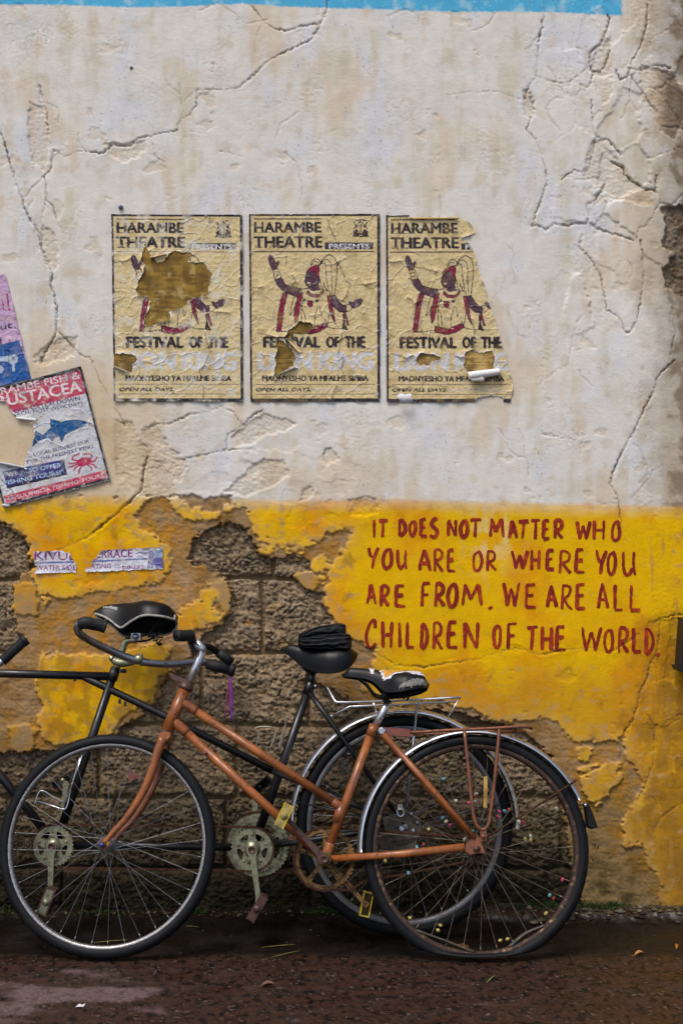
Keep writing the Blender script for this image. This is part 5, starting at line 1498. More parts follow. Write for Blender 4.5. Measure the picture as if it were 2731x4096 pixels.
def rails(root, P, f, up, sd, Cl, mat):
    mb = MB()
    for s in (-1, 1):
        a = P(0.88, 0) - up * 0.022 + sd * s * 0.012; d = P(0.14, 0) - up * 0.045 + sd * s * 0.05
        mb.tube(spline([a, a * 0.6 + Cl * 0.4 - up * 0.004 + sd * s * 0.012, Cl + f * 0.03 + sd * s * 0.022, Cl - f * 0.04 + sd * s * 0.024, d], 5), 0.0035, 7)
    return mb.build('saddle_rail', mat, root)

def coil(a, b, r, turns, wire, mb):
    t = unit(b - a); s = unit(np.cross(t, [0, 1.0, 0.2])); q = np.cross(t, s)
    n = int(turns * 12)
    mb.tube([a + (b - a) * i / n + r * (math.cos(2 * math.pi * i / 12) * s + math.sin(2 * math.pi * i / 12) * q) for i in range(n + 1)], wire, 5)

# ------------------------------------------------------------------ the black tandem leaning on the wall
TP = Plane(0.28, 8.0)
tn = TP.n
tand = empty('tandem_bicycle', (TP.pt(600, 3700)[0], -0.28, 0.0))
tag(tand, 'black tandem bicycle with two saddles leaning on the wall behind the orange bicycle', 'bicycle')
BBF, BBR = TP.pt(225, 3378), TP.pt(1013, 3390)
RAX = TP.pt(1617, 3298)
def tube(root, pts, r, mat, name, seg=14, n=1, flat=None):
    return MB().tube(spline(pts, n) if n > 1 else pts, r, seg, flat=flat).build(name, mat, root)
BK = M['black_paint']
HT = TP.pt(-330, 2660); HB = TP.pt(-372, 2850)
tube(tand, [TP.pt(-338, 2684), TP.pt(452, 2706)], 0.0142, BK, 'top_tube')
tube(tand, [TP.pt(464, 2668), BBF], 0.0146, BK, 'seat_tube')
tube(tand, TP.pts([(306, 2697), (325, 2702), (668, 2867), (1090, 3083)]), [0.010, 0.0125, 0.0125, 0.0125], BK, 'lateral_tube')
tube(tand, [TP.pt(-362, 2800), TP.pt(0, 3098), BBF], 0.015, BK, 'down_tube')
tube(tand, [BBF, BBR], 0.0125, BK, 'keel_tube')
tube(tand, [TP.pt(1240, 2742), BBR], 0.0150, BK, 'seat_tube')
tube(tand, [HT, HB], 0.019, BK, 'head_tube')
for s in (1, -1):
    tube(tand, [TP.pt(1238, 2772) + tn * s * 0.014, TP.pt(1308, 2865) + tn * s * 0.03, RAX + tn * s * 0.062], [0.009, 0.009, 0.0065], BK, 'seat_stay')
    tube(tand, [BBR + tn * s * 0.02, BBR * 0.5 + RAX * 0.5 + tn * s * 0.045, RAX + tn * s * 0.062], [0.0105, 0.010, 0.007], BK, 'chain_stay')
    tube(tand, [TP.pt(1090, 3085) + tn * s * 0.016, RAX + tn * s * 0.060], [0.008, 0.007], BK, 'middle_stay')
for C_ in (BBF, BBR):
    MB().tube([C_ - tn * 0.036, C_ + tn * 0.036], 0.020, 18).build('bottom_bracket', BK, tand)
lug = MB().tube([TP.pt(462, 2676), TP.pt(448, 2722)], 0.0172, 16); lug.box(TP.pt(492, 2684), TP.u * 0.012, TP.t * 0.006, tn * 0.008)
lug.tube([TP.pt(496, 2684) - tn * 0.012, TP.pt(496, 2684) + tn * 0.014], 0.0075, 10)
lug.build('seat_clamp', BK, tand)
lug = MB().tube([TP.pt(1247, 2722), TP.pt(1228, 2776)], 0.0178, 16); lug.tube([TP.pt(1262, 2745) - tn * 0.012, TP.pt(1262, 2745) + tn * 0.016], 0.0085, 12)
lug.build('seat_clamp', BK, tand)
MB().tube([TP.pt(1262, 2745) + tn * 0.016, TP.pt(1262, 2745) + tn * 0.0185], 0.006, 12).build('clamp_bolt', M['dull_chrome'], tand)
tube(tand, [TP.pt(1236, 2748), TP.pt(1252, 2680)], 0.0128, BK, 'seat_post')
# cable stops on the tubes
for q in ((300, 2716), (480, 2806), (502, 2816), (1255, 2980)):
    MB().box(TP.pt(*q, 0.004), TP.u * 0.004, TP.t * 0.008, tn * 0.004).build('cable_stop', BK, tand)
# rear wheel, mudguard, rack
rw, wu, wv, wax, rrr = wheel(tand, TP, RAX, 0.360, 0.0205, M['grey_rim'], M['rubber_old'], M['spoke'], 36, 0.0, rim_w=0.014, rim_h=0.016, tread=0.0016, phase=0.07)
fender(tand, RAX, wu, wv, wax, 0.384, -2, 186, M['chrome'], 0.030)
fstay = MB()
for aa in (12, 168):
    d = math.cos(math.radians(aa)) * wu + math.sin(math.radians(aa)) * wv
    for s in (-1, 1):
        fstay.tube([RAX + wax * s * 0.055, RAX + d * 0.37 + wax * s * 0.030], 0.0022, 6)
fstay.build('mudguard_stay', BK, tand)
rk = MB()
for w0 in (0.045, -0.045):
    rk.tube(spline(TP.pts([(1308, 2747, w0 * 0.5), (1326, 2780, w0 * 0.7), (1340, 2803, w0 * 0.9), (1360, 2809, w0), (1500, 2806, w0), (1660, 2799, w0), (1838, 2789, w0)]), 4), 0.0042, 8)
    rk.tube(TP.pts([(1318, 2868, w0 * 0.4), (1398, 2826, w0 * 0.6), (1500, 2822, w0 * 0.6), (1825, 2806, w0 * 0.5)]), 0.0036, 7)
    rk.tube([TP.pt(1669, 2798, w0), RAX + tn * w0 * 1.35], 0.0042, 7)
rk.tube(TP.pts([(1838, 2789, 0.045), (1838, 2789, -0.045)]), 0.0042, 7); rk.tube(TP.pts([(1308, 2747, 0.0225), (1308, 2747, -0.0225)]), 0.0042, 7)
rk.tube(TP.pts([(1669, 2799, 0.045), (1669, 2799, -0.045)]), 0.0036, 7); rk.tube(TP.pts([(1492, 2808, 0.0), (1505, 2850, 0.0)]), 0.0042, 7)
rk.tube(TP.pts([(1838, 2790, 0.0), (1812, 2835, 0.0), (1790, 2870, 0.0)]), 0.0028, 6)
rk.tube([TP.pt(1318, 2868, -0.024), TP.pt(1318, 2868, 0.028)], 0.006, 8)
rk.build('luggage_rack', M['chrome'], tand)
# brake bridge bits on the seat stays
bb = MB().tube([TP.pt(1380, 3020, 0.05), TP.pt(1410, 3015, 0.052)], 0.006, 8); bb.box(TP.pt(1370, 3060, 0.05), TP.u * 0.006, TP.t * 0.022, tn * 0.003)
bb.tube(spline(TP.pts([(1385, 3050, 0.05), (1370, 3075, 0.052), (1385, 3090, 0.052), (1405, 3070, 0.05)]), 4), 0.003, 6)
bb.build('cable_hook', BK, tand)
# drive side gear cluster seen through the orange wheel
gl = MB()
for k, r_ in enumerate((0.030, 0.036, 0.043, 0.050)):
    chainring(gl, RAX - tn * (0.034 + 0.006 * k), wu, wv, wax, r_, 14 + 4 * k, 0.003, 4, 0.8, 0.5)
gl.build('freewheel', M['rust_brown'], tand)
dl = MB()
dl.prism(TP.pts([(1530, 3270, 0.064), (1640, 3236, 0.064), (1680, 3275, 0.064), (1686, 3330, 0.064), (1650, 3372, 0.064), (1600, 3388, 0.064), (1545, 3360, 0.064)]), tn * 0.003)
dl.prism(TP.pts([(1520, 3370, 0.064), (1600, 3360, 0.064), (1660, 3350, 0.064), (1672, 3392, 0.064), (1600, 3405, 0.064), (1525, 3400, 0.064)]), tn * 0.003)
dl.build('hub_plate', mat_two('dusty_grey_plate', (84, 78, 66), (52, 46, 38), 40, 0.45, 0.7, (0.6, 0.85), (0.4, 0.2)), tand)
nb = MB()
for q, r_ in (((1607, 3315), 0.0125), ((1652, 3322), 0.009), ((1645, 3255), 0.006), ((1600, 3223), 0.006), ((1668, 3290), 0.005)):
    nb = MB(); nb.tube([TP.pt(*q, 0.066), TP.pt(*q, 0.075)], r_, 10); nb.tube([TP.pt(*q, 0.074), TP.pt(*q, 0.080)], r_ * 0.6, 6, smooth=False)
    nb.build('axle_nut', M['dull_chrome'], tand)
hk = MB().tube(spline(TP.pts([(1588, 3240, 0.07), (1590, 3258, 0.072), (1602, 3266, 0.072), (1614, 3256, 0.07), (1610, 3232, 0.07)]), 4), 0.0035, 7)
hk.box(TP.pt(1600, 3228, 0.07), TP.u * 0.007, TP.t * 0.009, tn * 0.003); hk.build('cable_anchor', M['chrome'], tand)
# cranks, rings, timing chain on the near side
rings = MB(); chainring(rings, BBF + tn * 0.046, TP.u, TP.t, tn, 0.0655, 36, phase=math.radians(90)); rings.build('chainring', M['alloy'], tand)
rings = MB(); chainring(rings, BBR + tn * 0.046, TP.u, TP.t, tn, 0.0680, 36, phase=math.radians(92)); rings.build('chainring', M['alloy'], tand)
for r_, off in ((0.088, -0.042), (0.105, -0.050)):
    rings = MB(); chainring(rings, TP.pt(1030, 3380, off), TP.u, TP.t, tn, r_, 48, phase=0.5, rin=0.86, hubr=0.3, aw=0.08); rings.build('chainring', M['alloy'], tand)
A_, B_ = BBF + tn * 0.046, BBR + tn * 0.046
chain(tand, ring_path(A_, TP.u, TP.t, 0.0685, 90, 270, 22) + ring_path(B_, TP.u, TP.t, 0.0710, 270, 450, 22), tn, M['rust'])
A2 = TP.pt(1030, 3380, -0.050); B2 = RAX - tn * 0.046
chain(tand, ring_path(A2, TP.u, TP.t, 0.108, 84, 276, 24) + ring_path(B2, TP.u, TP.t, 0.045, 276, 444, 10), tn, M['rust'])
for C_, E_, in ((BBF, (203, 3590)), (BBR, (1036, 3606))):
    crank(tand, C_ + tn * 0.062, TP.pt(*E_, 0.066), tn, M['alloy'])
for C_, E_ in ((BBF, (266, 3136)), (BBR, (1022, 3186))):
    crank(tand, C_ - tn * 0.066, TP.pt(*E_, -0.068), -tn, M['alloy'], fluted=False)
def dirs(pl, ang):
    a = math.radians(ang); return (math.cos(a) * pl.u + math.sin(a) * pl.t, -math.sin(a) * pl.u + math.cos(a) * pl.t)
l_, a_ = dirs(TP, 70)
pedal(tand, TP.pt(203, 3596, 0.072), l_, a_, tn, M['rust_brown'], M['alloy'], depth=0.07)
l_, a_ = dirs(TP, 58)
pedal(tand, TP.pt(1033, 3622, 0.072), l_, a_, tn, M['rust_brown'], M['rust_brown'], W=0.022, depth=0.07)
pedal(tand, TP.pt(252, 3122, -0.072), *dirs(TP, 30), tn, M['rust_brown'], M['alloy'], depth=0.06, sgn=-1)
pedal(tand, TP.pt(1040, 3150, -0.072), *dirs(TP, 40), tn, M['cavity'], M['cavity'], depth=0.06, sgn=-1)
# bottle cages
cg = MB()
cg.tube(spline(TP.pts([(140, 3222, 0.03), (153, 3178, 0.03), (172, 3163, 0.03), (215, 3188, 0.03), (262, 3212, 0.03)]), 4), 0.0029, 7)
cg.tube(spline(TP.pts([(140, 3222, -0.03), (153, 3207, -0.01), (200, 3220, 0.02), (249, 3236, 0.03), (268, 3228, 0.03), (281, 3172, 0.022), (292, 3128, 0.02), (322, 3030, 0.018)]), 4), 0.0029, 7)
cg.tube(TP.pts([(262, 3212, 0.03), (300, 3110, 0.018), (330, 3020, 0.018)]), 0.0026, 6)
cg.build('bottle_cage', M['chrome'], tand)
cg = MB()
cg.tube(spline(TP.pts([(1022, 2990, 0.03), (1037, 2935, 0.03), (1021, 2915, 0.03), (1047, 2907, 0.03), (1088, 2910, 0.03), (1103, 2927, 0.03), (1092, 2965, 0.03), (1080, 2995, 0.03)]), 5), 0.0030, 7)
cg.tube(spline(TP.pts([(1112, 3000, 0.022), (1130, 2940, 0.022), (1143, 2895, 0.024), (1139, 2876, 0.026), (1150, 2867, 0.03)]), 5), 0.0030, 7)
cg.box(TP.pt(1128, 2960, 0.018), unit(TP.pt(1145, 2910) - TP.pt(1110, 3010)) * 0.036, TP.u * 0.004, tn * 0.0012)
cg.build('bottle_cage', mat_two('dirty_wire', (156, 146, 130), (104, 92, 76), 40, 0.45, 0.7, (0.4, 0.6), (0.6, 0.3), bump_s=0.05), tand)
# front seat post, stoker stem and bar
tube(tand, TP.pts([(466, 2672), (478, 2640), (490, 2600), (499, 2574), (516, 2562), (548, 2563)]), [0.0125, 0.0125, 0.012, 0.012, 0.0115, 0.010], M['alloy'], 'seat_post', n=5)
stm = MB().tube(spline(TP.pts([(448, 2634, 0.0), (470, 2648, 0.004), (505, 2652, 0.016), (556, 2640, 0.03)]), 5), [0.010, 0.0155, 0.013, 0.011], 14)
stm.tube([TP.pt(448, 2634, -0.012), TP.pt(448, 2634, 0.014)], 0.010, 12)
stm.lathe(TP.pt(556, 2636, 0.03), TP.t, tn, TP.u, [(0.0135, -0.012), (0.0165, -0.010), (0.0165, 0.010), (0.0135, 0.012)], 18)
stm.tube([TP.pt(566, 2612, 0.034), TP.pt(566, 2664, 0.034)], 0.0055, 8)
stm.build('stoker_stem', M['alloy'], tand)
BARP = [(388, 2499, 0.200), (352, 2490, 0.215), (322, 2492, 0.215), (310, 2510, 0.205), (322, 2536, 0.185), (360, 2562, 0.14), (420, 2592, 0.09), (490, 2622, 0.05), (545, 2640, 0.032), (600, 2652, 0.012), (680, 2656, -0.03), (760, 2649, -0.075), (812, 2647, -0.10), (830, 2654, -0.11), (925, 2677, -0.12)]
hb_ = tube(tand, TP.pts(BARP), 0.0130, M['dull_chrome'], 'handlebar', n=6, seg=14)
gp = MB().tube(spline(TP.pts([(318, 2497, 0.214), (345, 2491, 0.216), (390, 2500, 0.205), (420, 2505, 0.198)]), 5), [0.0185, 0.0205, 0.0195, 0.0205], 16)
gp.tube(TP.pts([(412, 2503, 0.200), (424, 2506, 0.197)]), 0.0225, 16); gp.build('grip', M['grip'], hb_)
gp = MB().tube(TP.pts([(825, 2655, -0.108), (870, 2666, -0.113), (935, 2681, -0.120)]), [0.0180, 0.0195, 0.0200], 16)
gp.tube(TP.pts([(916, 2676, -0.118), (940, 2683, -0.121)]), 0.0222, 16); gp.build('grip', M['grip'], hb_)
stc = mat_two('ribbon_plum', (146, 48, 104), (112, 30, 84), 40, bump_s=0); stc2 = mat_two('ribbon_violet', (116, 62, 150), (84, 40, 116), 40, bump_s=0)
for pts, m_, wd in (([(919, 2702), (912, 2760), (905, 2820), (899, 2872)], stc, 0.0022), ([(920, 2702), (920, 2790), (921, 2860)], stc, 0.0032), ([(923, 2703), (926, 2790), (926, 2888)], stc2, 0.0042), ([(922, 2702), (931, 2760), (929, 2840)], stc, 0.002)):
    MB().tube(spline(TP.pts(pts, -0.115), 4), wd, 6, flat=(tn, 0.25)).build('streamer', m_, hb_)
# front saddle
up_f = unit(TP.t * math.cos(math.radians(20)) - tn * math.sin(math.radians(20)))
PROF_F = [(0, 30, -10, -45), (.06, 62, 10, -50), (.15, 80, 18, -52), (.3, 84, 26, -50), (.4, 78, 30, -52), (.52, 56, 28, -62), (.645, 36, 30, -80), (.72, 28, 28, -62), (.8, 23, 26, -42), (.9, 20, 22, -26), (1, 10, 2, -14)]
sdl, SP, sf, su, ssd = saddle(tand, TP.pt(706, 2446, 0.0), TP.pt(384, 2444, 0.0), up_f, PROF_F, M['vinyl'], M['piping'], rim_r=0.0042)
cl = TP.pt(548, 2548, 0.0)
rails(sdl, SP, sf, su, ssd, cl, M['cavity'])
k_ = MB().tube([cl - tn * 0.03, cl + tn * 0.036], 0.011, 12); k_.box(cl, TP.u * 0.016, TP.t * 0.012, tn * 0.024); k_.build('saddle_clamp', M['dull_chrome'], sdl)
for w0_ in (0.05, -0.02):
    sp_ = MB(); coil(TP.pt(598, 2535, w0_), TP.pt(640, 2568, w0_), 0.010, 4, 0.0022, sp_); sp_.build('saddle_spring', M['cavity'], sdl)
sp_ = MB()
sp_.tube(TP.pts([(590, 2540, 0.05), (650, 2550, 0.055), (660, 2535, 0.055), (600, 2532, 0.05)]), 0.003, 6); sp_.tube(TP.pts([(636, 2576, 0.05), (644, 2576, -0.02)]), 0.006, 8)
sp_.build('spring_bracket', M['cavity'], sdl)
v_, t_ = text_tris('LandRider', 0.02, 0.2)
best = None
tx = MB(); th_sign = 1 if np.dot(ssd, tn) > 0 else -1
vs_ = []
for x, y in v_:
    s_, q_ = 0.90 - 0.19 * x, th_sign * (0.50 + 0.17 * y + 0.05 * x)
    p = SP(s_, q_); e = 0.01
    nrm = unit(np.cross(SP(s_ + e, q_) - p, SP(s_, q_ + e * 3) - p)); nrm = nrm if np.dot(nrm, tn) > 0 else -nrm
    vs_.append(p + nrm * 0.0010)
tx.add(vs_, [tuple(q) for q in t_], False); tx.build('brand_lettering', M['lettering'], sdl)
# rear saddle with its folded cloth
up_r = unit(TP.t + 0.10 * tn)
PROF_R = [(0, 30, -5, -28), (.06, 60, 12, -48), (.13, 74, 18, -60), (.25, 80, 20, -70), (.385, 78, 18, -74), (.5, 66, 16, -72), (.64, 48, 18, -64), (.77, 36, 20, -48), (.863, 28, 22, -29), (.93, 22, 20, -16), (1, 8, 6, -2)]
sdr, SR, rf_, ru, rsd = saddle(tand, TP.pt(1424, 2602, 0.0), TP.pt(1132, 2600, 0.0), up_r, PROF_R, M['vinyl'], None)
rails(sdr, SR, rf_, ru, rsd, TP.pt(1262, 2682, 0.0), M['cavity'])
# front end, beyond the picture edge
FAX = TP.pt(-470, 3310)
ff, fu, fv, fax_, _ = wheel(tand, TP, FAX, 0.352, 0.0195, M['alloy'], M['rubber_old'], M['spoke'], 36)
for s in (1, -1):
    tube(tand, [HB + tn * s * 0.02, TP.pt(-385, 2905) + tn * s * 0.052, TP.pt(-430, 3180) + tn * s * 0.055, FAX + tn * s * 0.055], [0.013, 0.012, 0.010, 0.007], BK, 'fork_blade', n=5)
stf = MB().tube([HT, TP.pt(-318, 2600)], 0.0125, 12); stf.tube([TP.pt(-318, 2604), TP.pt(-380, 2596)], 0.0125, 12); stf.build('handlebar_stem', M['alloy'], tand)
hb2 = tube(tand, TP.pts([(105, 2557, 0.25), (57, 2601, 0.26), (8, 2646, 0.27), (-40, 2672, 0.27), (-160, 2680, 0.23), (-300, 2620, 0.12), (-380, 2596, 0.0), (-350, 2612, -0.08), (-250, 2650, -0.13), (-120, 2650, -0.14)]), 0.0118, M['chrome'], 'handlebar', n=6)
gp = MB()
g0, g1 = TP.pt(10, 2645, 0.27), TP.pt(104, 2558, 0.25)
for k in range(14):
    a = g0 + (g1 - g0) * k / 14; b = g0 + (g1 - g0) * (k + 0.72) / 14
    gp.tube([a, b], 0.0165, 14)
gp.tube([g0, g1], 0.0150, 14); gp.tube([g1 - (g1 - g0) * 0.12, g1 + (g1 - g0) * 0.02], 0.0185, 14); gp.build('grip', M['grip'], hb2)

# ------------------------------------------------------------------ the folded cloth on the rear saddle
cloth = empty('folded_cloth', TP.pt(1300, 2600, 0.0))
tag(cloth, 'folded black cloth lying in pleats on the rear saddle of the tandem', 'cloth')
def cloth_body(xa, xb, ya0, ya1, yb0, yb1, ha, nfold, seed, name):
    """a soft folded bundle between two ends: (bottom, top) pixel heights at the left and the right"""
    n, m = 54, 96; V_ = []
    for i in range(n):
        t = i / (n - 1); cap = (1 - abs(2 * t - 1) ** 10) ** 0.5
        pb = TP.pt(xa + (xb - xa) * t, ya0 + (yb0 - ya0) * t + 6 * math.sin(3.1 * t + seed), 0.012); ptp = TP.pt(xa + (xb - xa) * t, ya1 + (yb1 - ya1) * t + 5 * math.sin(4.3 * t + seed) - 4 * math.sin(math.pi * t), 0.012)
        mid = 0.5 * (pb + ptp); hh_ = 0.5 * np.linalg.norm(ptp - pb)
        for j in range(m):
            a = 2 * math.pi * j / m; ca, sa = math.cos(a), math.sin(a)
            x = math.copysign(abs(ca) ** 0.45, ca); z = math.copysign(abs(sa) ** 0.55, sa)
            lv = (z * 0.5 + 0.5) * nfold + 0.55 * math.sin(2.6 * t + seed) + 0.35 * float(perlin(np.array([t * 3.0 + seed]), np.array([z * 1.2]), 700)[0])
            fold = abs((lv % 1.0) - 0.5) * 2                       # sharp valleys between rounded pleats
            d = -0.011 * fold ** 3 + 0.005 * float(perlin(np.array([t * 6 + seed]), np.array([z * 2.5 + 3 * x]), 702)[0])
            V_.append(mid + tn * (ha * (0.95 + 0.07 * math.sin(3 * t + seed)) * x + d * abs(x) * np.sign(x)) * (0.4 + 0.6 * cap) + TP.t * (hh_ * z * (0.45 + 0.55 * cap) + 0.003 * float(perlin(np.array([t * 7]), np.array([x * 2 + seed]), 704)[0])))
    mb = MB()
    mb.add(V_, [(i * m + j, i * m + (j + 1) % m, (i + 1) * m + (j + 1) % m, (i + 1) * m + j) for i in range(n - 1) for j in range(m)] + [tuple(range(m))[::-1], tuple((n - 1) * m + j for j in range(m))], True)
    return mb.build(name, M['cloth'], cloth)
cloth_body(1192, 1407, 2586, 2546, 2606, 2538, 0.062, 3.4, 0.7, 'folded_body')
cloth_body(1194, 1384, 2556, 2536, 2552, 2488, 0.054, 1.8, 2.9, 'top_fold')
# ------------------------------------------------------------------ the orange bicycle in front
OP = Plane(0.50, 14.0)
on = OP.n
orb = empty('bicycle', (OP.pt(1150, 3800)[0], -0.50, 0.0))
tag(orb, 'orange step-through bicycle with a flat rear tyre leaning on the tandem', 'bicycle')
OR_ = M['orange_paint']; OD = M['orange_dark']
BB = OP.pt(1298, 3436); DX = OP.pt(1902, 3394); FX = OP.pt(430, 3379)
HTt, HTb = OP.pt(741, 2756), OP.pt(668, 2926)
tube(orb, [HTt, HTb], 0.0200, OR_, 'head_tube', 18)
ut0, ut1 = OP.pt(722, 2803), OP.pt(1366, 3230)
tube(orb, [ut0, ut1], 0.0135, OR_, 'top_tube', 16)
dt0 = OP.pt(692, 2880)
tube(orb, [dt0, BB], 0.0142, OR_, 'down_tube', 16)
st0 = OP.pt(1497, 2900)
tube(orb, [st0, BB], 0.0142, OR_, 'seat_tube', 16)
lg = MB()
def sleeve(a, b, r, t0, t1, mb):
    d = b - a; L_ = np.linalg.norm(d); e = d / L_
    mb.tube([a + e * t0, a + e * (t0 + 0.004), a + e * (t1 - 0.004), a + e * t1], [r * 0.97, r, r, r * 0.94], 16)
for a_, b2_, r_, t1_ in ((ut0, ut1, 0.0156, 0.062), (dt0, BB, 0.0166, 0.062), (ut1, ut0, 0.0154, 0.034), (BB, st0, 0.0164, 0.052)):
    lg = MB(); sleeve(a_, b2_, r_, 0.0, t1_, lg); lg.build('lug', OR_, orb)
e_ = unit(BB - st0)
for c0, c1 in ((st0, st0 + e_ * 0.038), (ut1 - e_ * 0.012 + 0 * e_, ut1 + e_ * 0.05)):
    lg = MB().tube([c0, c1], 0.0165, 16); lg.build('lug', OR_, orb)
lg = MB().tube([BB - on * 0.035, BB + on * 0.035], 0.0205, 20)
lg.build('bottom_bracket', OR_, orb)
for a, b, t in ((ut0, ut1, 0.063), (dt0, BB, 0.063), (BB, st0, 0.053), (ut1 + e_ * 0.05, BB, 0.001), (ut1, ut0, 0.035)):
    d = unit(b - a); sm = MB().tube([a + d * t, a + d * (t + 0.0014)], 0.0156, 16); sm.build('lug_seam', M['rust_brown'], orb)
for s in (1, -1):
    dn = OP.pt(1890, 3352) + on * s * 0.064
    tube(orb, [OP.pt(1532, 2938) + on * s * 0.016, OP.pt(1700, 3132) + on * s * 0.044, dn], [0.0098, 0.0105, 0.0080], OR_, 'seat_stay', 12)
    tube(orb, [BB + on * s * 0.016 + OP.u * 0.012, OP.pt(1600, 3416) + on * s * 0.046, OP.pt(1850, 3388) + on * s * 0.064], [0.0105, 0.0115, 0.0125], OR_, 'chain_stay', 12, flat=(on, 0.75))
    dp = MB(); dp.prism(OP.pts([(1862, 3374, 0.060 * s), (1890, 3352, 0.060 * s), (1908, 3338, 0.060 * s), (1922, 3360, 0.060 * s), (1938, 3410, 0.060 * s), (1880, 3418, 0.060 * s), (1860, 3404, 0.060 * s)]), on * 0.005)
    dp.build('dropout', OD, orb)
# headset
hs = MB()
e2 = unit(HTt - HTb)
hs.tube([HTb - e2 * 0.014, HTb - e2 * 0.009, HTb - e2 * 0.002, HTb + e2 * 0.003], [0.020, 0.0255, 0.0255, 0.020], 18)
hs.tube([HTt - e2 * 0.002, HTt + e2 * 0.004, HTt + e2 * 0.010, HTt + e2 * 0.018, HTt + e2 * 0.026], [0.0225, 0.0265, 0.024, 0.021, 0.015], 18)
hs.build('headset', M['rust_brown'], orb)
lb = MB().prism(OP.pts([(742, 2733, 0.012), (700, 2722, 0.012), (678, 2704, 0.012), (676, 2692, 0.012), (688, 2692, 0.012), (712, 2706, 0.012), (748, 2718, 0.012)]), -on * 0.024)
lb.build('lamp_bracket', M['rust_brown'], orb)
# stem and bar
tube(orb, OP.pts([(752, 2740), (790, 2655), (812, 2604)]), 0.0128, M['chrome'], 'handlebar_stem', 14)
tube(orb, OP.pts([(814, 2610, 0.0), (808, 2592, 0.0), (776, 2560, 0.004)]), [0.0132, 0.0135, 0.0150], M['chrome'], 'stem_arm', 14)
hb3 = tube(orb, OP.pts([(702, 2542, 0.275), (758, 2541, 0.24), (770, 2555, 0.19), (764, 2572, 0.12), (774, 2566, 0.03), (778, 2562, 0.0), (800, 2582, -0.05), (840, 2590, -0.10), (880, 2616, -0.135), (922, 2646, -0.15)]), 0.0112, M['cavity'], 'handlebar', n=6)
gp = MB()
ga, gb = OP.pt(704, 2542, 0.275), OP.pt(766, 2543, 0.235)
ax_g = unit(gb - ga); s1_ = unit(np.cross(ax_g, OP.t)); s2_ = np.cross(ax_g, s1_); Lg = np.linalg.norm(gb - ga)
gp.lathe(ga, s1_, s2_, ax_g, [(0.0105, 0.0), (0.0175, 0.0), (0.0185, 0.004), (0.0172, 0.008), (0.0172, Lg), (0.0130, Lg + 0.006), (0.0105, Lg), (0.0105, 0.02), (0.0105, 0.0)], 26, closed_prof=False, mod=lambda i, j: (0.0009 if i % 2 else 0) if 2 < j < 5 else 0)
gp.build('grip', M['grip'], hb3)
gp = MB().tube(OP.pts([(872, 2610, -0.13), (900, 2630, -0.142), (926, 2650, -0.152)]), [0.0155, 0.0165, 0.0165], 16); gp.build('grip', M['grip'], hb3)
lv = MB().prism(OP.pts([(758, 2570, 0.15), (770, 2568, 0.15), (782, 2592, 0.15), (784, 2610, 0.15), (770, 2612, 0.15), (760, 2596, 0.15)]), on * 0.012); lv.build('bell_clamp', M['cavity'], hb3)
# fork
cw = MB().prism(OP.pts([(632, 2938, 0.062), (645, 2927, 0.062), (682, 2930, 0.062), (684, 2948, 0.062), (668, 2966, 0.062), (640, 2962, 0.062)]), -on * 0.124, bevel=0.004)
cw.build('fork_crown', OR_, orb)
tube(orb, OP.pts([(652, 2950, 0.056), (628, 3020, 0.056), (608, 3085, 0.056), (572, 3170, 0.056), (510, 3268, 0.056), (456, 3326, 0.057), (414, 3378, 0.058)]), [0.0150, 0.0145, 0.0140, 0.0130, 0.0112, 0.0095, 0.0075], OR_, 'fork_blade', 16, 4)
tube(orb, OP.pts([(672, 2952, -0.05), (655, 3020, -0.05), (636, 3085, -0.05), (600, 3170, -0.05), (540, 3268, -0.05), (486, 3326, -0.05), (452, 3378, -0.05)]), [0.0150, 0.0145, 0.0140, 0.0130, 0.0112, 0.0095, 0.0075], OD, 'fork_blade', 16, 4)
fe = MB().prism(OP.pts([(398, 3368, 0.056), (412, 3352, 0.056), (438, 3356, 0.056), (446, 3374, 0.056), (424, 3400, 0.056), (404, 3394, 0.056)]), on * 0.005); fe.build('fork_end', OD, orb)
yp = MB().prism(OP.pts([(416, 3358, 0.0612), (432, 3360, 0.0612), (436, 3370, 0.0612), (426, 3380, 0.0612), (420, 3372, 0.0612)]), on * 0.0006); yp.build('paint_smudge', M['yellow_plastic'], orb)
br_ = MB()
# lamp bracket riveted to the far fork blade: plate with two slots
ol = OP.pts([(568, 3108, -0.045), (556, 3098, -0.045), (534, 3094, -0.045), (528, 3080, -0.045), (514, 3078, -0.045), (512, 3110, -0.045), (518, 3124, -0.045), (530, 3120, -0.045), (548, 3114, -0.045), (566, 3124, -0.045)])
br_.prism(ol, on * 0.003); br_.build('bracket_plate', M['red_plate'], orb)
# wheels
fw, fu_, fv_, fax2, frr = wheel(orb, OP, FX, 0.3485, 0.0190, M['rim_check'], M['rubber'], M['spoke'], 36, 3.0, tread=0.0010, phase=0.05, rim_h=0.012, rim_w=0.0135, rim_gap=0.008)
nt_ = MB().tube([FX + fax2 * 0.062, FX + fax2 * 0.074], 0.0115, 6, smooth=False); nt_.tube([FX + fax2 * 0.074, FX + fax2 * 0.080], 0.0078, 12); nt_.build('axle_nut', M['rust_brown'], fw)
MB().tube([FX + fax2 * 0.080, FX + fax2 * 0.0812], 0.0066, 12).build('nut_cap', mat_two('blue_cap', (52, 62, 130), (40, 44, 84), 60, bump_s=0), fw)
rw2, ru_, rv_, rax2, rrr2 = wheel(orb, OP, DX, 0.359, 0.0195, M['rust_rim'], M['rubber'], M['spoke_rust'], 36, 0.0, squash=True, tread=0.0007, phase=0.02, hub_mat=M['rust'], rim_h=0.014, rim_w=0.0145, rim_gap=0.006)
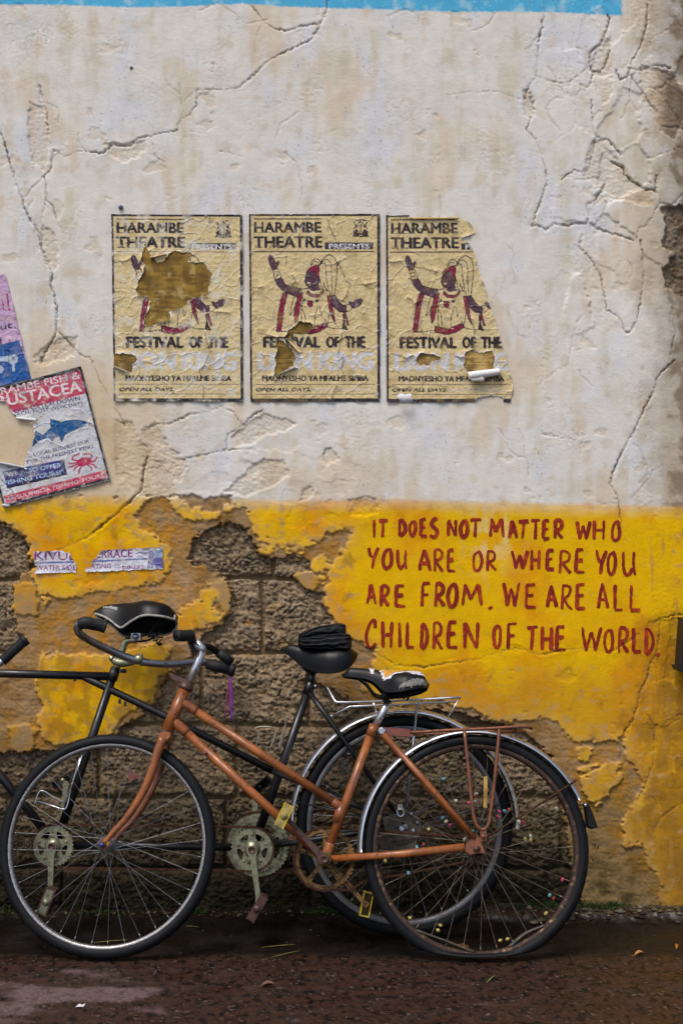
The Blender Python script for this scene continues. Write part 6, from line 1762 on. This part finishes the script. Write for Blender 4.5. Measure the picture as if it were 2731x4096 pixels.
# torn casing hanging inside the rim of the flat tyre
tc2 = MB(); 
for (a0, a1, rr0, rr1) in ((-128, -92, 0.298, 0.306), (-72, -48, 0.302, 0.308)):
    pts = []
    for k in range(14):
        t = k / 13; a = math.radians(a0 + (a1 - a0) * t); r_ = rrr2 - 0.012 - 0.016 * math.sin(math.pi * t)
        pts.append(DX + ru_ * math.cos(a) * r_ + rv_ * math.sin(a) * r_ + rax2 * 0.004)
    tc2 = MB(); tc2.tube(pts, 0.011, 8, flat=(rv_, 0.25)); tc2.build('torn_rim_tape', mat_two('mossy_tape', (74, 64, 46), (44, 48, 56), 40, 0.45, 0.6, bump_s=0.2), rw2)
lf = MB().add(OP.pts([(1828, 3778, 0.01), (1850, 3772, 0.012), (1872, 3782, 0.012), (1876, 3790, 0.01), (1850, 3796, 0.008)]), [(0, 1, 2, 3, 4)], False); lf.build('caught_leaf', M['rust_yellow'], rw2)
# mudguard with its stays and flap
fender(orb, DX, ru_, rv_, rax2, 0.378, 24, 182, M['chrome'], 0.026)
fl = MB()
fp_ = [(2338, 3214), (2352, 3212), (2368, 3246), (2386, 3296), (2390, 3308), (2370, 3316), (2350, 3306), (2346, 3260)]
fl.prism(OP.pts(fp_, 0.024), -on * 0.048, bevel=0.003); fl.build('mud_flap', M['cavity'], orb)
MB().tube([OP.pt(2340, 3220, 0.024), OP.pt(2340, 3220, 0.030)], 0.005, 10).build('flap_bolt', M['chrome'], orb)
for s in (1, -1):
    tube(orb, [OP.pt(1940, 3352, 0.066 * s), OP.pt(2120, 3240, 0.055 * s), OP.pt(2300, 3124, 0.030 * s)], 0.0036, M['rust'], 'mudguard_stay', 8)
# luggage rack
rk2 = MB()
for w0 in (0.055, -0.055):
    rk2.tube(spline(OP.pts([(1640, 2929, w0 * 0.4), (1700, 2927, w0 * 0.8), (1780, 2922, w0), (1960, 2914, w0), (2056, 2908, w0), (2112, 2908, w0 * 0.9), (2124, 2914, w0 * 0.6)]), 4), 0.0056, 9)
    rk2.tube(OP.pts([(1650, 2938, w0 * 0.2), (1760, 2934, w0 * 0.35), (2100, 2926, w0 * 0.35)]), 0.0042, 7)
rk2.tube(OP.pts([(2124, 2914, 0.033), (2124, 2914, -0.033)]), 0.0056, 9)
for x_, y_ in ((1856, 2922), (1994, 2914), (2056, 2912)):
    rk2.tube(OP.pts([(x_, y_, 0.055), (x_, y_, -0.055)]), 0.0046, 8)
rk2.build('luggage_rack', M['rust_copper'], orb)
for s in (1, -1):
    tube(orb, OP.pts([(1856, 2922, 0.055 * s), (1874, 3090, 0.064 * s), (1890, 3240, 0.072 * s), (1904, 3298, 0.074 * s), (1930, 3319, 0.075 * s), (1952, 3298, 0.074 * s), (1962, 3240, 0.072 * s), (1980, 3090, 0.064 * s), (1996, 2916, 0.055 * s)]), 0.0058, M['rust_copper'], 'rack_strut', 10, 5)
    tb_ = MB().box(OP.pt(1932, 3338, 0.075 * s), OP.u * 0.010, OP.t * 0.020, on * 0.003); tb_.tube([OP.pt(1932, 3346, 0.078 * s), OP.pt(1932, 3346, 0.086 * s)], 0.007, 8); tb_.build('strut_tab', M['rust_copper'], orb)
MB().box(0.5 * (OP.pt(1528, 2926) + OP.pt(1640, 2932)), 0.5 * (OP.pt(1640, 2932) - OP.pt(1522, 2924)), OP.t * 0.013, on * 0.010, 0.004).build('rack_mount', M['red_plate'], orb)
bt = MB().tube([OP.pt(1527, 2924, 0.012), OP.pt(1527, 2924, 0.021)], 0.0135, 16); bt.tube([OP.pt(1527, 2924, 0.020), OP.pt(1527, 2924, 0.027)], 0.0095, 6, smooth=False); bt.build('mount_bolt', M['chrome'], orb)
MB().tube([OP.pt(1915, 3396, 0.0), OP.pt(1902, 3396, 0.074)], 0.009, 6).build('axle_nut', M['rust_brown'], rw2)
# seat post and torn saddle
tube(orb, OP.pts([(1498, 2908), (1530, 2850), (1556, 2800)]), [0.0128, 0.0124, 0.0124], M['chrome'], 'seat_post', 14)
PROF_O = [(0, 26, -16, -34), (.05, 60, 18, -40), (.15, 76, 22, -46), (.28, 80, 22, -54), (.38, 72, 20, -58), (.51, 48, 24, -56), (.64, 32, 28, -20), (.73, 27, 30, -10), (.82, 25, 31, -7), (.94, 22, 32, -4), (1, 10, 8, -2)]
uo = unit(OP.t * math.cos(math.radians(-3)) + on * math.sin(math.radians(-3)))
sdo, SO, of_, ou, osd = saddle(orb, OP.pt(1709, 2716, 0.0), OP.pt(1373, 2706, 0.0), uo, PROF_O, M['vinyl'], None)
clo = OP.pt(1542, 2784, 0.0)
rails(sdo, SO, of_, ou, osd, clo, M['cavity'])
k_ = MB().tube([clo - on * 0.032, clo + on * 0.032], 0.016, 14); k_.tube([clo + on * 0.03, clo + on * 0.036], 0.0075, 6); k_.build('saddle_clamp', M['cavity'], sdo)
for w0_ in (0.045, -0.035):
    sp_ = MB(); coil(OP.pt(1600, 2775, w0_), OP.pt(1640, 2790, w0_), 0.011, 3, 0.0024, sp_); sp_.build('saddle_spring', M['cavity'], sdo)
MB().tube(OP.pts([(1590, 2780, 0.045), (1690, 2768, 0.05)]), 0.003, 6).build('spring_bracket', M['cavity'], sdo)
osg = 1 if np.dot(osd, on) > 0 else -1
def saddle_patch(poly, mat, name, off, seed, step=0.012):
    """poly in (s, theta) saddle coordinates, theta counted towards the viewer"""
    p = np.array(poly); ss2, tt2 = np.meshgrid(np.arange(p[:, 0].min(), p[:, 0].max() + step, step * 0.55), np.arange(p[:, 1].min(), p[:, 1].max() + 0.04, 0.026))
    sd_ = poly_sd((ss2 * 1000 + 18 * perlin(ss2 * 60, tt2 * 22, 600 + seed)).astype(np.float32), (tt2 * 400 + 16 * perlin(ss2 * 60 + 7, tt2 * 22, 602 + seed)).astype(np.float32), [(a * 1000, b * 400) for a, b in poly])
    ny_, nx_ = ss2.shape; V_ = np.zeros((ny_, nx_, 3))
    for i in range(ny_):
        for j in range(nx_):
            s_, q_ = min(0.995, max(0.004, ss2[i, j])), osg * min(0.99, max(-0.99, tt2[i, j])); pp = SO(s_, q_)
            nr = unit(np.cross(SO(min(0.999, s_ + 0.01), q_) - pp, SO(s_, q_ + 0.03) - pp)); nr = nr if (np.dot(nr, ou) + 0.5 * np.dot(nr, on)) > 0 else -nr
            V_[i, j] = pp + nr * (off + 0.0018 * perlin(np.array([s_ * 70]), np.array([q_ * 20]), 604)[0])
    kp = (sd_[:-1, :-1] < 0) & (sd_[1:, 1:] < 0)
    if kp.any():
        mesh_obj(name, grid_mesh(name, V_, None, kp, mat), sdo, ORG[sdo])
saddle_patch([(0.50, 0.0), (0.58, 0.42), (0.53, 0.84), (0.45, 0.74), (0.40, 0.54), (0.28, 0.47), (0.12, 0.47), (0.04, 0.40), (0.04, 0.0)], M['foam_white'], 'torn_padding', 0.0016, 1)
saddle_patch([(0.46, 0.08), (0.545, 0.44), (0.51, 0.72), (0.455, 0.62), (0.39, 0.44), (0.28, 0.40), (0.24, 0.36), (0.24, 0.08)], M['foam_yellow'], 'exposed_foam', 0.0034, 2)
saddle_patch([(0.70, -0.2), (0.71, 0.3), (0.68, 0.8), (0.635, 0.75), (0.64, 0.2), (0.64, -0.2)], M['foam_white'], 'torn_padding', 0.0016, 3)
saddle_patch([(0.69, -0.1), (0.69, 0.25), (0.675, 0.48), (0.655, 0.4), (0.655, -0.1)], M['foam_yellow'], 'exposed_foam', 0.0030, 4)
saddle_patch([(0.03, 0.50), (0.16, 0.46), (0.26, 0.50), (0.18, 0.62), (0.04, 0.64)], M['foam_white'], 'torn_padding', 0.0020, 5)
saddle_patch([(0.02, 0.80), (0.14, 0.76), (0.28, 0.86), (0.38, 0.98), (0.02, 0.98)], M['grey_pad'], 'felt_skirt', 0.0022, 6)
# cranks, ring and slack chain on the far side
rg = MB(); chainring(rg, BB - on * 0.045, OP.u, OP.t, on, 0.096, 46, 0.003, 5, 0.86, 0.22, phase=0.3, aw=0.06); rg.build('chainring', M['rust_yellow'], orb)
A3, B3 = BB - on * 0.045, DX - on * 0.045
cp = ring_path(A3, OP.u, OP.t, 0.099, 80, 285, 26) + [OP.pt(1400, 3560, -0.045), OP.pt(1470, 3515, -0.045), OP.pt(1600, 3500, -0.045)] + ring_path(B3, OP.u, OP.t, 0.036, 265, 440, 10)
chain(orb, cp, on, M['rust'])
sg_ = MB(); chainring(sg_, B3, OP.u, OP.t, on, 0.034, 16, 0.003, 4, 0.7, 0.5); sg_.build('sprocket', M['rust'], orb)
crank(orb, BB + on * 0.052, OP.pt(1146, 3272, 0.058), on, M['rust_brown'], 0.0125, 0.0085, 0.006, False)
crank(orb, BB - on * 0.060, OP.pt(1463, 3618, -0.062), -on, M['rust_yellow'], 0.0125, 0.0085, 0.006, False)
l_, a_ = dirs(OP, 64)
pedal(orb, OP.pt(1139, 3264, 0.066), l_, a_, on, M['yellow_plastic'], M['pedal_grey'], L=0.036, W=0.026, depth=0.06)
l_, a_ = dirs(OP, 78)
pedal(orb, OP.pt(1466, 3618, -0.068), l_, a_, on, M['yellow_plastic'], M['pedal_grey'], L=0.038, W=0.028, depth=0.06, sgn=-1)
cp_ = MB().lathe(BB, OP.u, OP.t, on, [(0.010, 0.044), (0.019, 0.043), (0.0235, 0.036), (0.0235, 0.030), (0.019, 0.028)], 22, closed_prof=False); cp_.build('bearing_cup', M['rust_yellow'], orb)
MB().box(OP.pt(1170, 3352, 0.006), OP.u * 0.012, OP.t * 0.007, on * 0.010).build('frame_boss', M['rust_copper'], orb)
MB().tube(OP.pts([(818, 3010, 0.012), (822, 3014, 0.022)]), 0.006, 10).build('frame_boss', OD, orb)
# plastic beads on the spokes
BEADS = [(602,166,'c'),(672,290,'w'),(790,250,'w'),(748,302,'p'),(783,294,'w'),(779,262,'r'),(598,387,'c'),(618,408,'w'),(640,430,'p'),(519,452,'y'),(768,463,'g'),(724,508,'w'),(490,540,'r'),(452,556,'c'),(272,634,'y'),(404,702,'c'),(921,352,'p'),(914,381,'p'),(951,349,'c'),(977,341,'r'),(1033,410,'w'),(1057,412,'r'),(1247,334,'w'),(1068,507,'y'),(1099,492,'w'),(1100,514,'y'),(1281,739,'p'),(1208,828,'c'),(1230,846,'r'),(1187,932,'y'),(926,1086,'y'),(968,1078,'y'),(585,1000,'y'),(572,1028,'y'),(411,958,'y')]
BC = {'c': (96, 148, 158), 'w': (176, 176, 156), 'p': (176, 62, 92), 'r': (134, 48, 44), 'y': (166, 148, 82), 'g': (24, 130, 104)}
BM = {k: mat_two('bead_' + k, v, tuple(int(q * 0.7) for q in v), 90, 0.45, 0.7, (0.3, 0.5), bump_s=0) for k, v in BC.items()}
for k, (x, y, c) in enumerate(BEADS):
    p = OP.pt(1350 + x * 0.7015, 3000 + y * 0.7015, 0.012 if k % 2 else -0.008)
    d = unit(p - DX); s = unit(np.cross(d, on))
    mb = MB()
    for q in range(4):
        a = math.pi * q / 2 + 0.4; o_ = math.cos(a) * s + math.sin(a) * on
        mb.ball(p + o_ * 0.0034, 0.0042, 8, 5)
    mb.ball(p, 0.0058, 10, 6)
    mb.build('spoke_bead', BM[c], rw2)
MB().prism(OP.pts([(1933, 3106, -0.012), (1948, 3106, -0.012), (1946, 3232, -0.012), (1932, 3232, -0.012)]), on * 0.006).build('spoke_reflector', mat_two('old_yellow_strip', (176, 142, 66), (136, 104, 44), 40, bump_s=0.05), rw2)
# ------------------------------------------------------------------ small things on the wall and on the pavement
iron = mat_two('black_iron', (26, 27, 30), (48, 44, 40), 30, 0.5, 0.75, (0.5, 0.7), (0.3, 0.2), bump_s=0.2)
bx_ = empty('iron_box', wallpt(2730, 2690))
tag(bx_, 'black iron box fixed to the wall at the right picture edge', 'metal box')
b0 = MB(); c = wallpt(2790, 2565, 0.055)
b0.prism([wallpt(2702, 2474, 0.02), wallpt(2900, 2474, 0.02), wallpt(2900, 2668, 0.02), wallpt(2688, 2668, 0.02)], np.array([0, -0.09, 0]), bevel=0.004); b0.build('housing', iron, bx_)
MB().prism([wallpt(2676, 2654, 0.018), wallpt(2900, 2654, 0.018), wallpt(2900, 2672, 0.018), wallpt(2684, 2672, 0.018)], np.array([0, -0.10, 0]), bevel=0.003).build('bottom_flange', iron, bx_)
MB().prism([wallpt(2700, 2466, 0.018), wallpt(2900, 2466, 0.018), wallpt(2900, 2478, 0.018), wallpt(2702, 2478, 0.018)], np.array([0, -0.095, 0]), bevel=0.002).build('lid', iron, bx_)
stud = MB(); p = wallpt(484, 830, float(wall_height(484, 830)))
stud.lathe(p, np.array([1.0, 0, 0]), np.array([0, 0, 1.0]), np.array([0, -1.0, 0]), [(0.009, -0.004), (0.0085, 0.004), (0.0065, 0.009), (0.002, 0.011)], 14, closed_prof=False)
so = stud.build('wall_plug', mat_two('blue_grey_plastic', (104, 112, 122), (78, 84, 94), 120, bump_s=0.2), None, p)
tag(so, 'small blue grey plug in the wall above the left theatre poster', 'wall plug')
stud = MB(); p = wallpt(526, 272, float(wall_height(526, 272)))
stud.lathe(p, np.array([1.0, 0, 0]), np.array([0, 0, 1.0]), np.array([0, -1.0, 0]), [(0.006, -0.004), (0.006, 0.002), (0.003, 0.004), (0.001, 0.001)], 12, closed_prof=False)
tag(stud.build('wall_plug', bpy.data.materials['blue_grey_plastic'], None, p), 'tiny grey plug high on the cream wall near the top left', 'wall plug')

def gpt(px, py):
    """photo pixel on the pavement -> world"""
    t = CAM_H / ((py - CY) / F)
    x, y = (px - CX) / F * t, -CAM_D + t
    return np.array([x, y, ground_at(x, y)])
straw = mat_two('dry_straw', (128, 112, 54), (92, 78, 38), 60, bump_s=0)
grn = mat_two('green_blade', (120, 134, 62), (92, 104, 44), 60, bump_s=0)
def blade(a, b, mat, label, w=0.0022):
    A, B = gpt(*a) + [0, 0, 0.004], gpt(*b) + [0, 0, 0.004]
    mid = 0.5 * (A + B) + np.array([0, 0.002, 0.001])
    mb = MB().tube(spline([A, mid, B], 6), [0.0006, w, w * 0.9, 0.0005], 6, flat=(np.array([0, 0, 1.0]), 0.4))
    o = mb.build('grass_blade', mat, None, A)
    tag(o, label, 'grass blade', 'dry grass blades lying on the pavement')
blade((1044, 3782), (1182, 3770), straw, 'upper straw coloured grass blade lying on the dark pavement between the wheels')
blade((1086, 3825), (1203, 3795), straw, 'lower yellowish grass blade lying on the dark pavement between the wheels')
blade((1945, 3932), (1981, 3898), grn, 'short green grass blade on the pavement below the flat rear tyre')
blade((362, 3766), (520, 3754), straw, 'straw grass blade seen through the spokes of the orange front wheel')
blade((742, 3702), (795, 3704), straw, 'thin straw bit on the wet ground right of the orange front wheel')
def leaf(px, py, L_, mat, label, ang):
    p = gpt(px, py) + [0, 0, 0.003]; mb = MB(); n = 9; vs = []
    for i in range(n):
        t = i / (n - 1); w = 0.26 * L_ * math.sin(math.pi * min(0.98, max(0.02, t))) ** 0.8
        for s in (-1, 0, 1):
            x, y = (t - 0.5) * L_, s * w
            vs.append(p + [x * math.cos(ang) - y * math.sin(ang), x * math.sin(ang) + y * math.cos(ang), 0.010 * abs(s) * math.sin(math.pi * t) + 0.006 * t])
    mb.add(vs, [(3 * i + j, 3 * i + j + 1, 3 * i + j + 4, 3 * i + j + 3) for i in range(n - 1) for j in range(2)], True)
    mb.tube([vs[1], np.array(vs[1]) - [L_ * 0.25 * math.cos(ang), L_ * 0.25 * math.sin(ang), 0]], 0.0008, 5)
    o = mb.build('fallen_leaf', mat, None, p); tag(o, label, 'leaf', 'fallen leaves on the pavement')
lfm = mat_two('orange_leaf', (168, 104, 44), (120, 66, 30), 90, bump_s=0.1); lfd = mat_two('brown_leaf', (92, 58, 34), (60, 40, 28), 90, bump_s=0.1)
leaf(2555, 3814, 0.034, lfm, 'small orange leaf lying on the pavement right of the flat tyre', 0.15)
leaf(2705, 3785, 0.022, lfm, 'tiny orange brown leaf near the right picture edge on the pavement', 1.2)
leaf(1070, 3945, 0.045, lfd, 'dark wet leaf flat on the brown pavement at bottom centre', 0.1)
scr = MB(); p = gpt(322, 4026)
scr.add([p + q for q in ([-0.013, -0.004, 0.004], [-0.004, 0.010, 0.008], [0.006, 0.006, 0.006], [0.013, 0.010, 0.010], [0.010, -0.006, 0.005], [-0.002, -0.010, 0.007])], [(0, 1, 2, 5), (2, 3, 4, 5)], False)
so = scr.build('paper_scrap', M['foam_white'], None, p); tag(so, 'crumpled white paper scrap on the pavement at the bottom left', 'paper scrap')

# gravel and crumbs of plaster: nobody could count them
gm = MB(); gr = np.random.default_rng(21); ico = [(0, 0, 1), (.9, 0, .2), (.28, .85, .2), (-.72, .52, .2), (-.72, -.52, .2), (.28, -.85, .2), (0, 0, -.6)]
icf = [(0, 1, 2), (0, 2, 3), (0, 3, 4), (0, 4, 5), (0, 5, 1), (6, 2, 1), (6, 3, 2), (6, 4, 3), (6, 5, 4), (6, 1, 5)]
cols = [(104, 92, 70), (84, 74, 58), (66, 58, 46), (126, 118, 100), (58, 46, 38), (96, 78, 50)]
def pebble(x, y, r):
    z = ground_at(x, y); a = gr.uniform(0, 6.28); sx, sy, sz = gr.uniform(0.7, 1.4), gr.uniform(0.7, 1.2), gr.uniform(0.45, 0.8)
    vs = []
    for q in ico:
        jx = np.array(q) * [sx, sy, sz] * r * gr.uniform(0.8, 1.2)
        vs.append((x + jx[0] * math.cos(a) - jx[1] * math.sin(a), y + jx[0] * math.sin(a) + jx[1] * math.cos(a), z + jx[2] + r * 0.15))
    gm.add(vs, icf, False, [lin(cols[gr.integers(len(cols))]) * gr.uniform(0.5, 1.0)] * len(vs))
for k in range(420):
    pebble(gr.uniform(-1.3, 1.3), -0.012 - abs(gr.normal(0, 0.028)), gr.uniform(0.003, 0.009))
for k in range(120):
    pebble(gr.uniform(0.62, 1.3), -0.012 - abs(gr.normal(0, 0.045)), gr.uniform(0.006, 0.017))
for k in range(160):
    pebble(gr.uniform(-1.3, 1.3), gr.uniform(-1.05, -0.05), gr.uniform(0.0015, 0.0042))
gv = gm.build('gravel', M['stone']); gv['kind'] = 'stuff'; gv['label'] = 'loose gravel and crumbs along the foot of the wall'
ms = MB(); mossm = mat_two('moss', (52, 78, 20), (28, 48, 14), 120, 0.4, 0.65, (0.9, 0.95), bump_s=0.6)
def tuft(px, w, n):
    for k in range(n):
        x = (px - CX) / S + gr.normal(0, w); y = -0.020 - abs(gr.normal(0, 0.012)) ; z = ground_at(x, y) + abs(gr.normal(0, 0.010))
        L_ = gr.uniform(0.004, 0.010); d = np.array([gr.normal(0, 0.5), gr.normal(-0.4, 0.4), 1.0]); d = unit(d) * L_; s = unit(np.cross(d, [gr.normal(), gr.normal(), 0.3])) * L_ * 0.35; b0_ = np.array([x, y, z])
        ms.add([b0_ - s, b0_ + s, b0_ + d], [(0, 1, 2)], False)
for px_, w, n in ((2380, 0.045, 900), (2190, 0.03, 500), (2440, 0.02, 250), (1290, 0.05, 250), (790, 0.02, 160), (420, 0.05, 150), (2100, 0.03, 200), (30, 0.04, 150)):
    tuft(px_, w, n)
mo = ms.build('moss', mossm); mo['kind'] = 'stuff'; mo['label'] = 'green moss tufts along the foot of the wall'
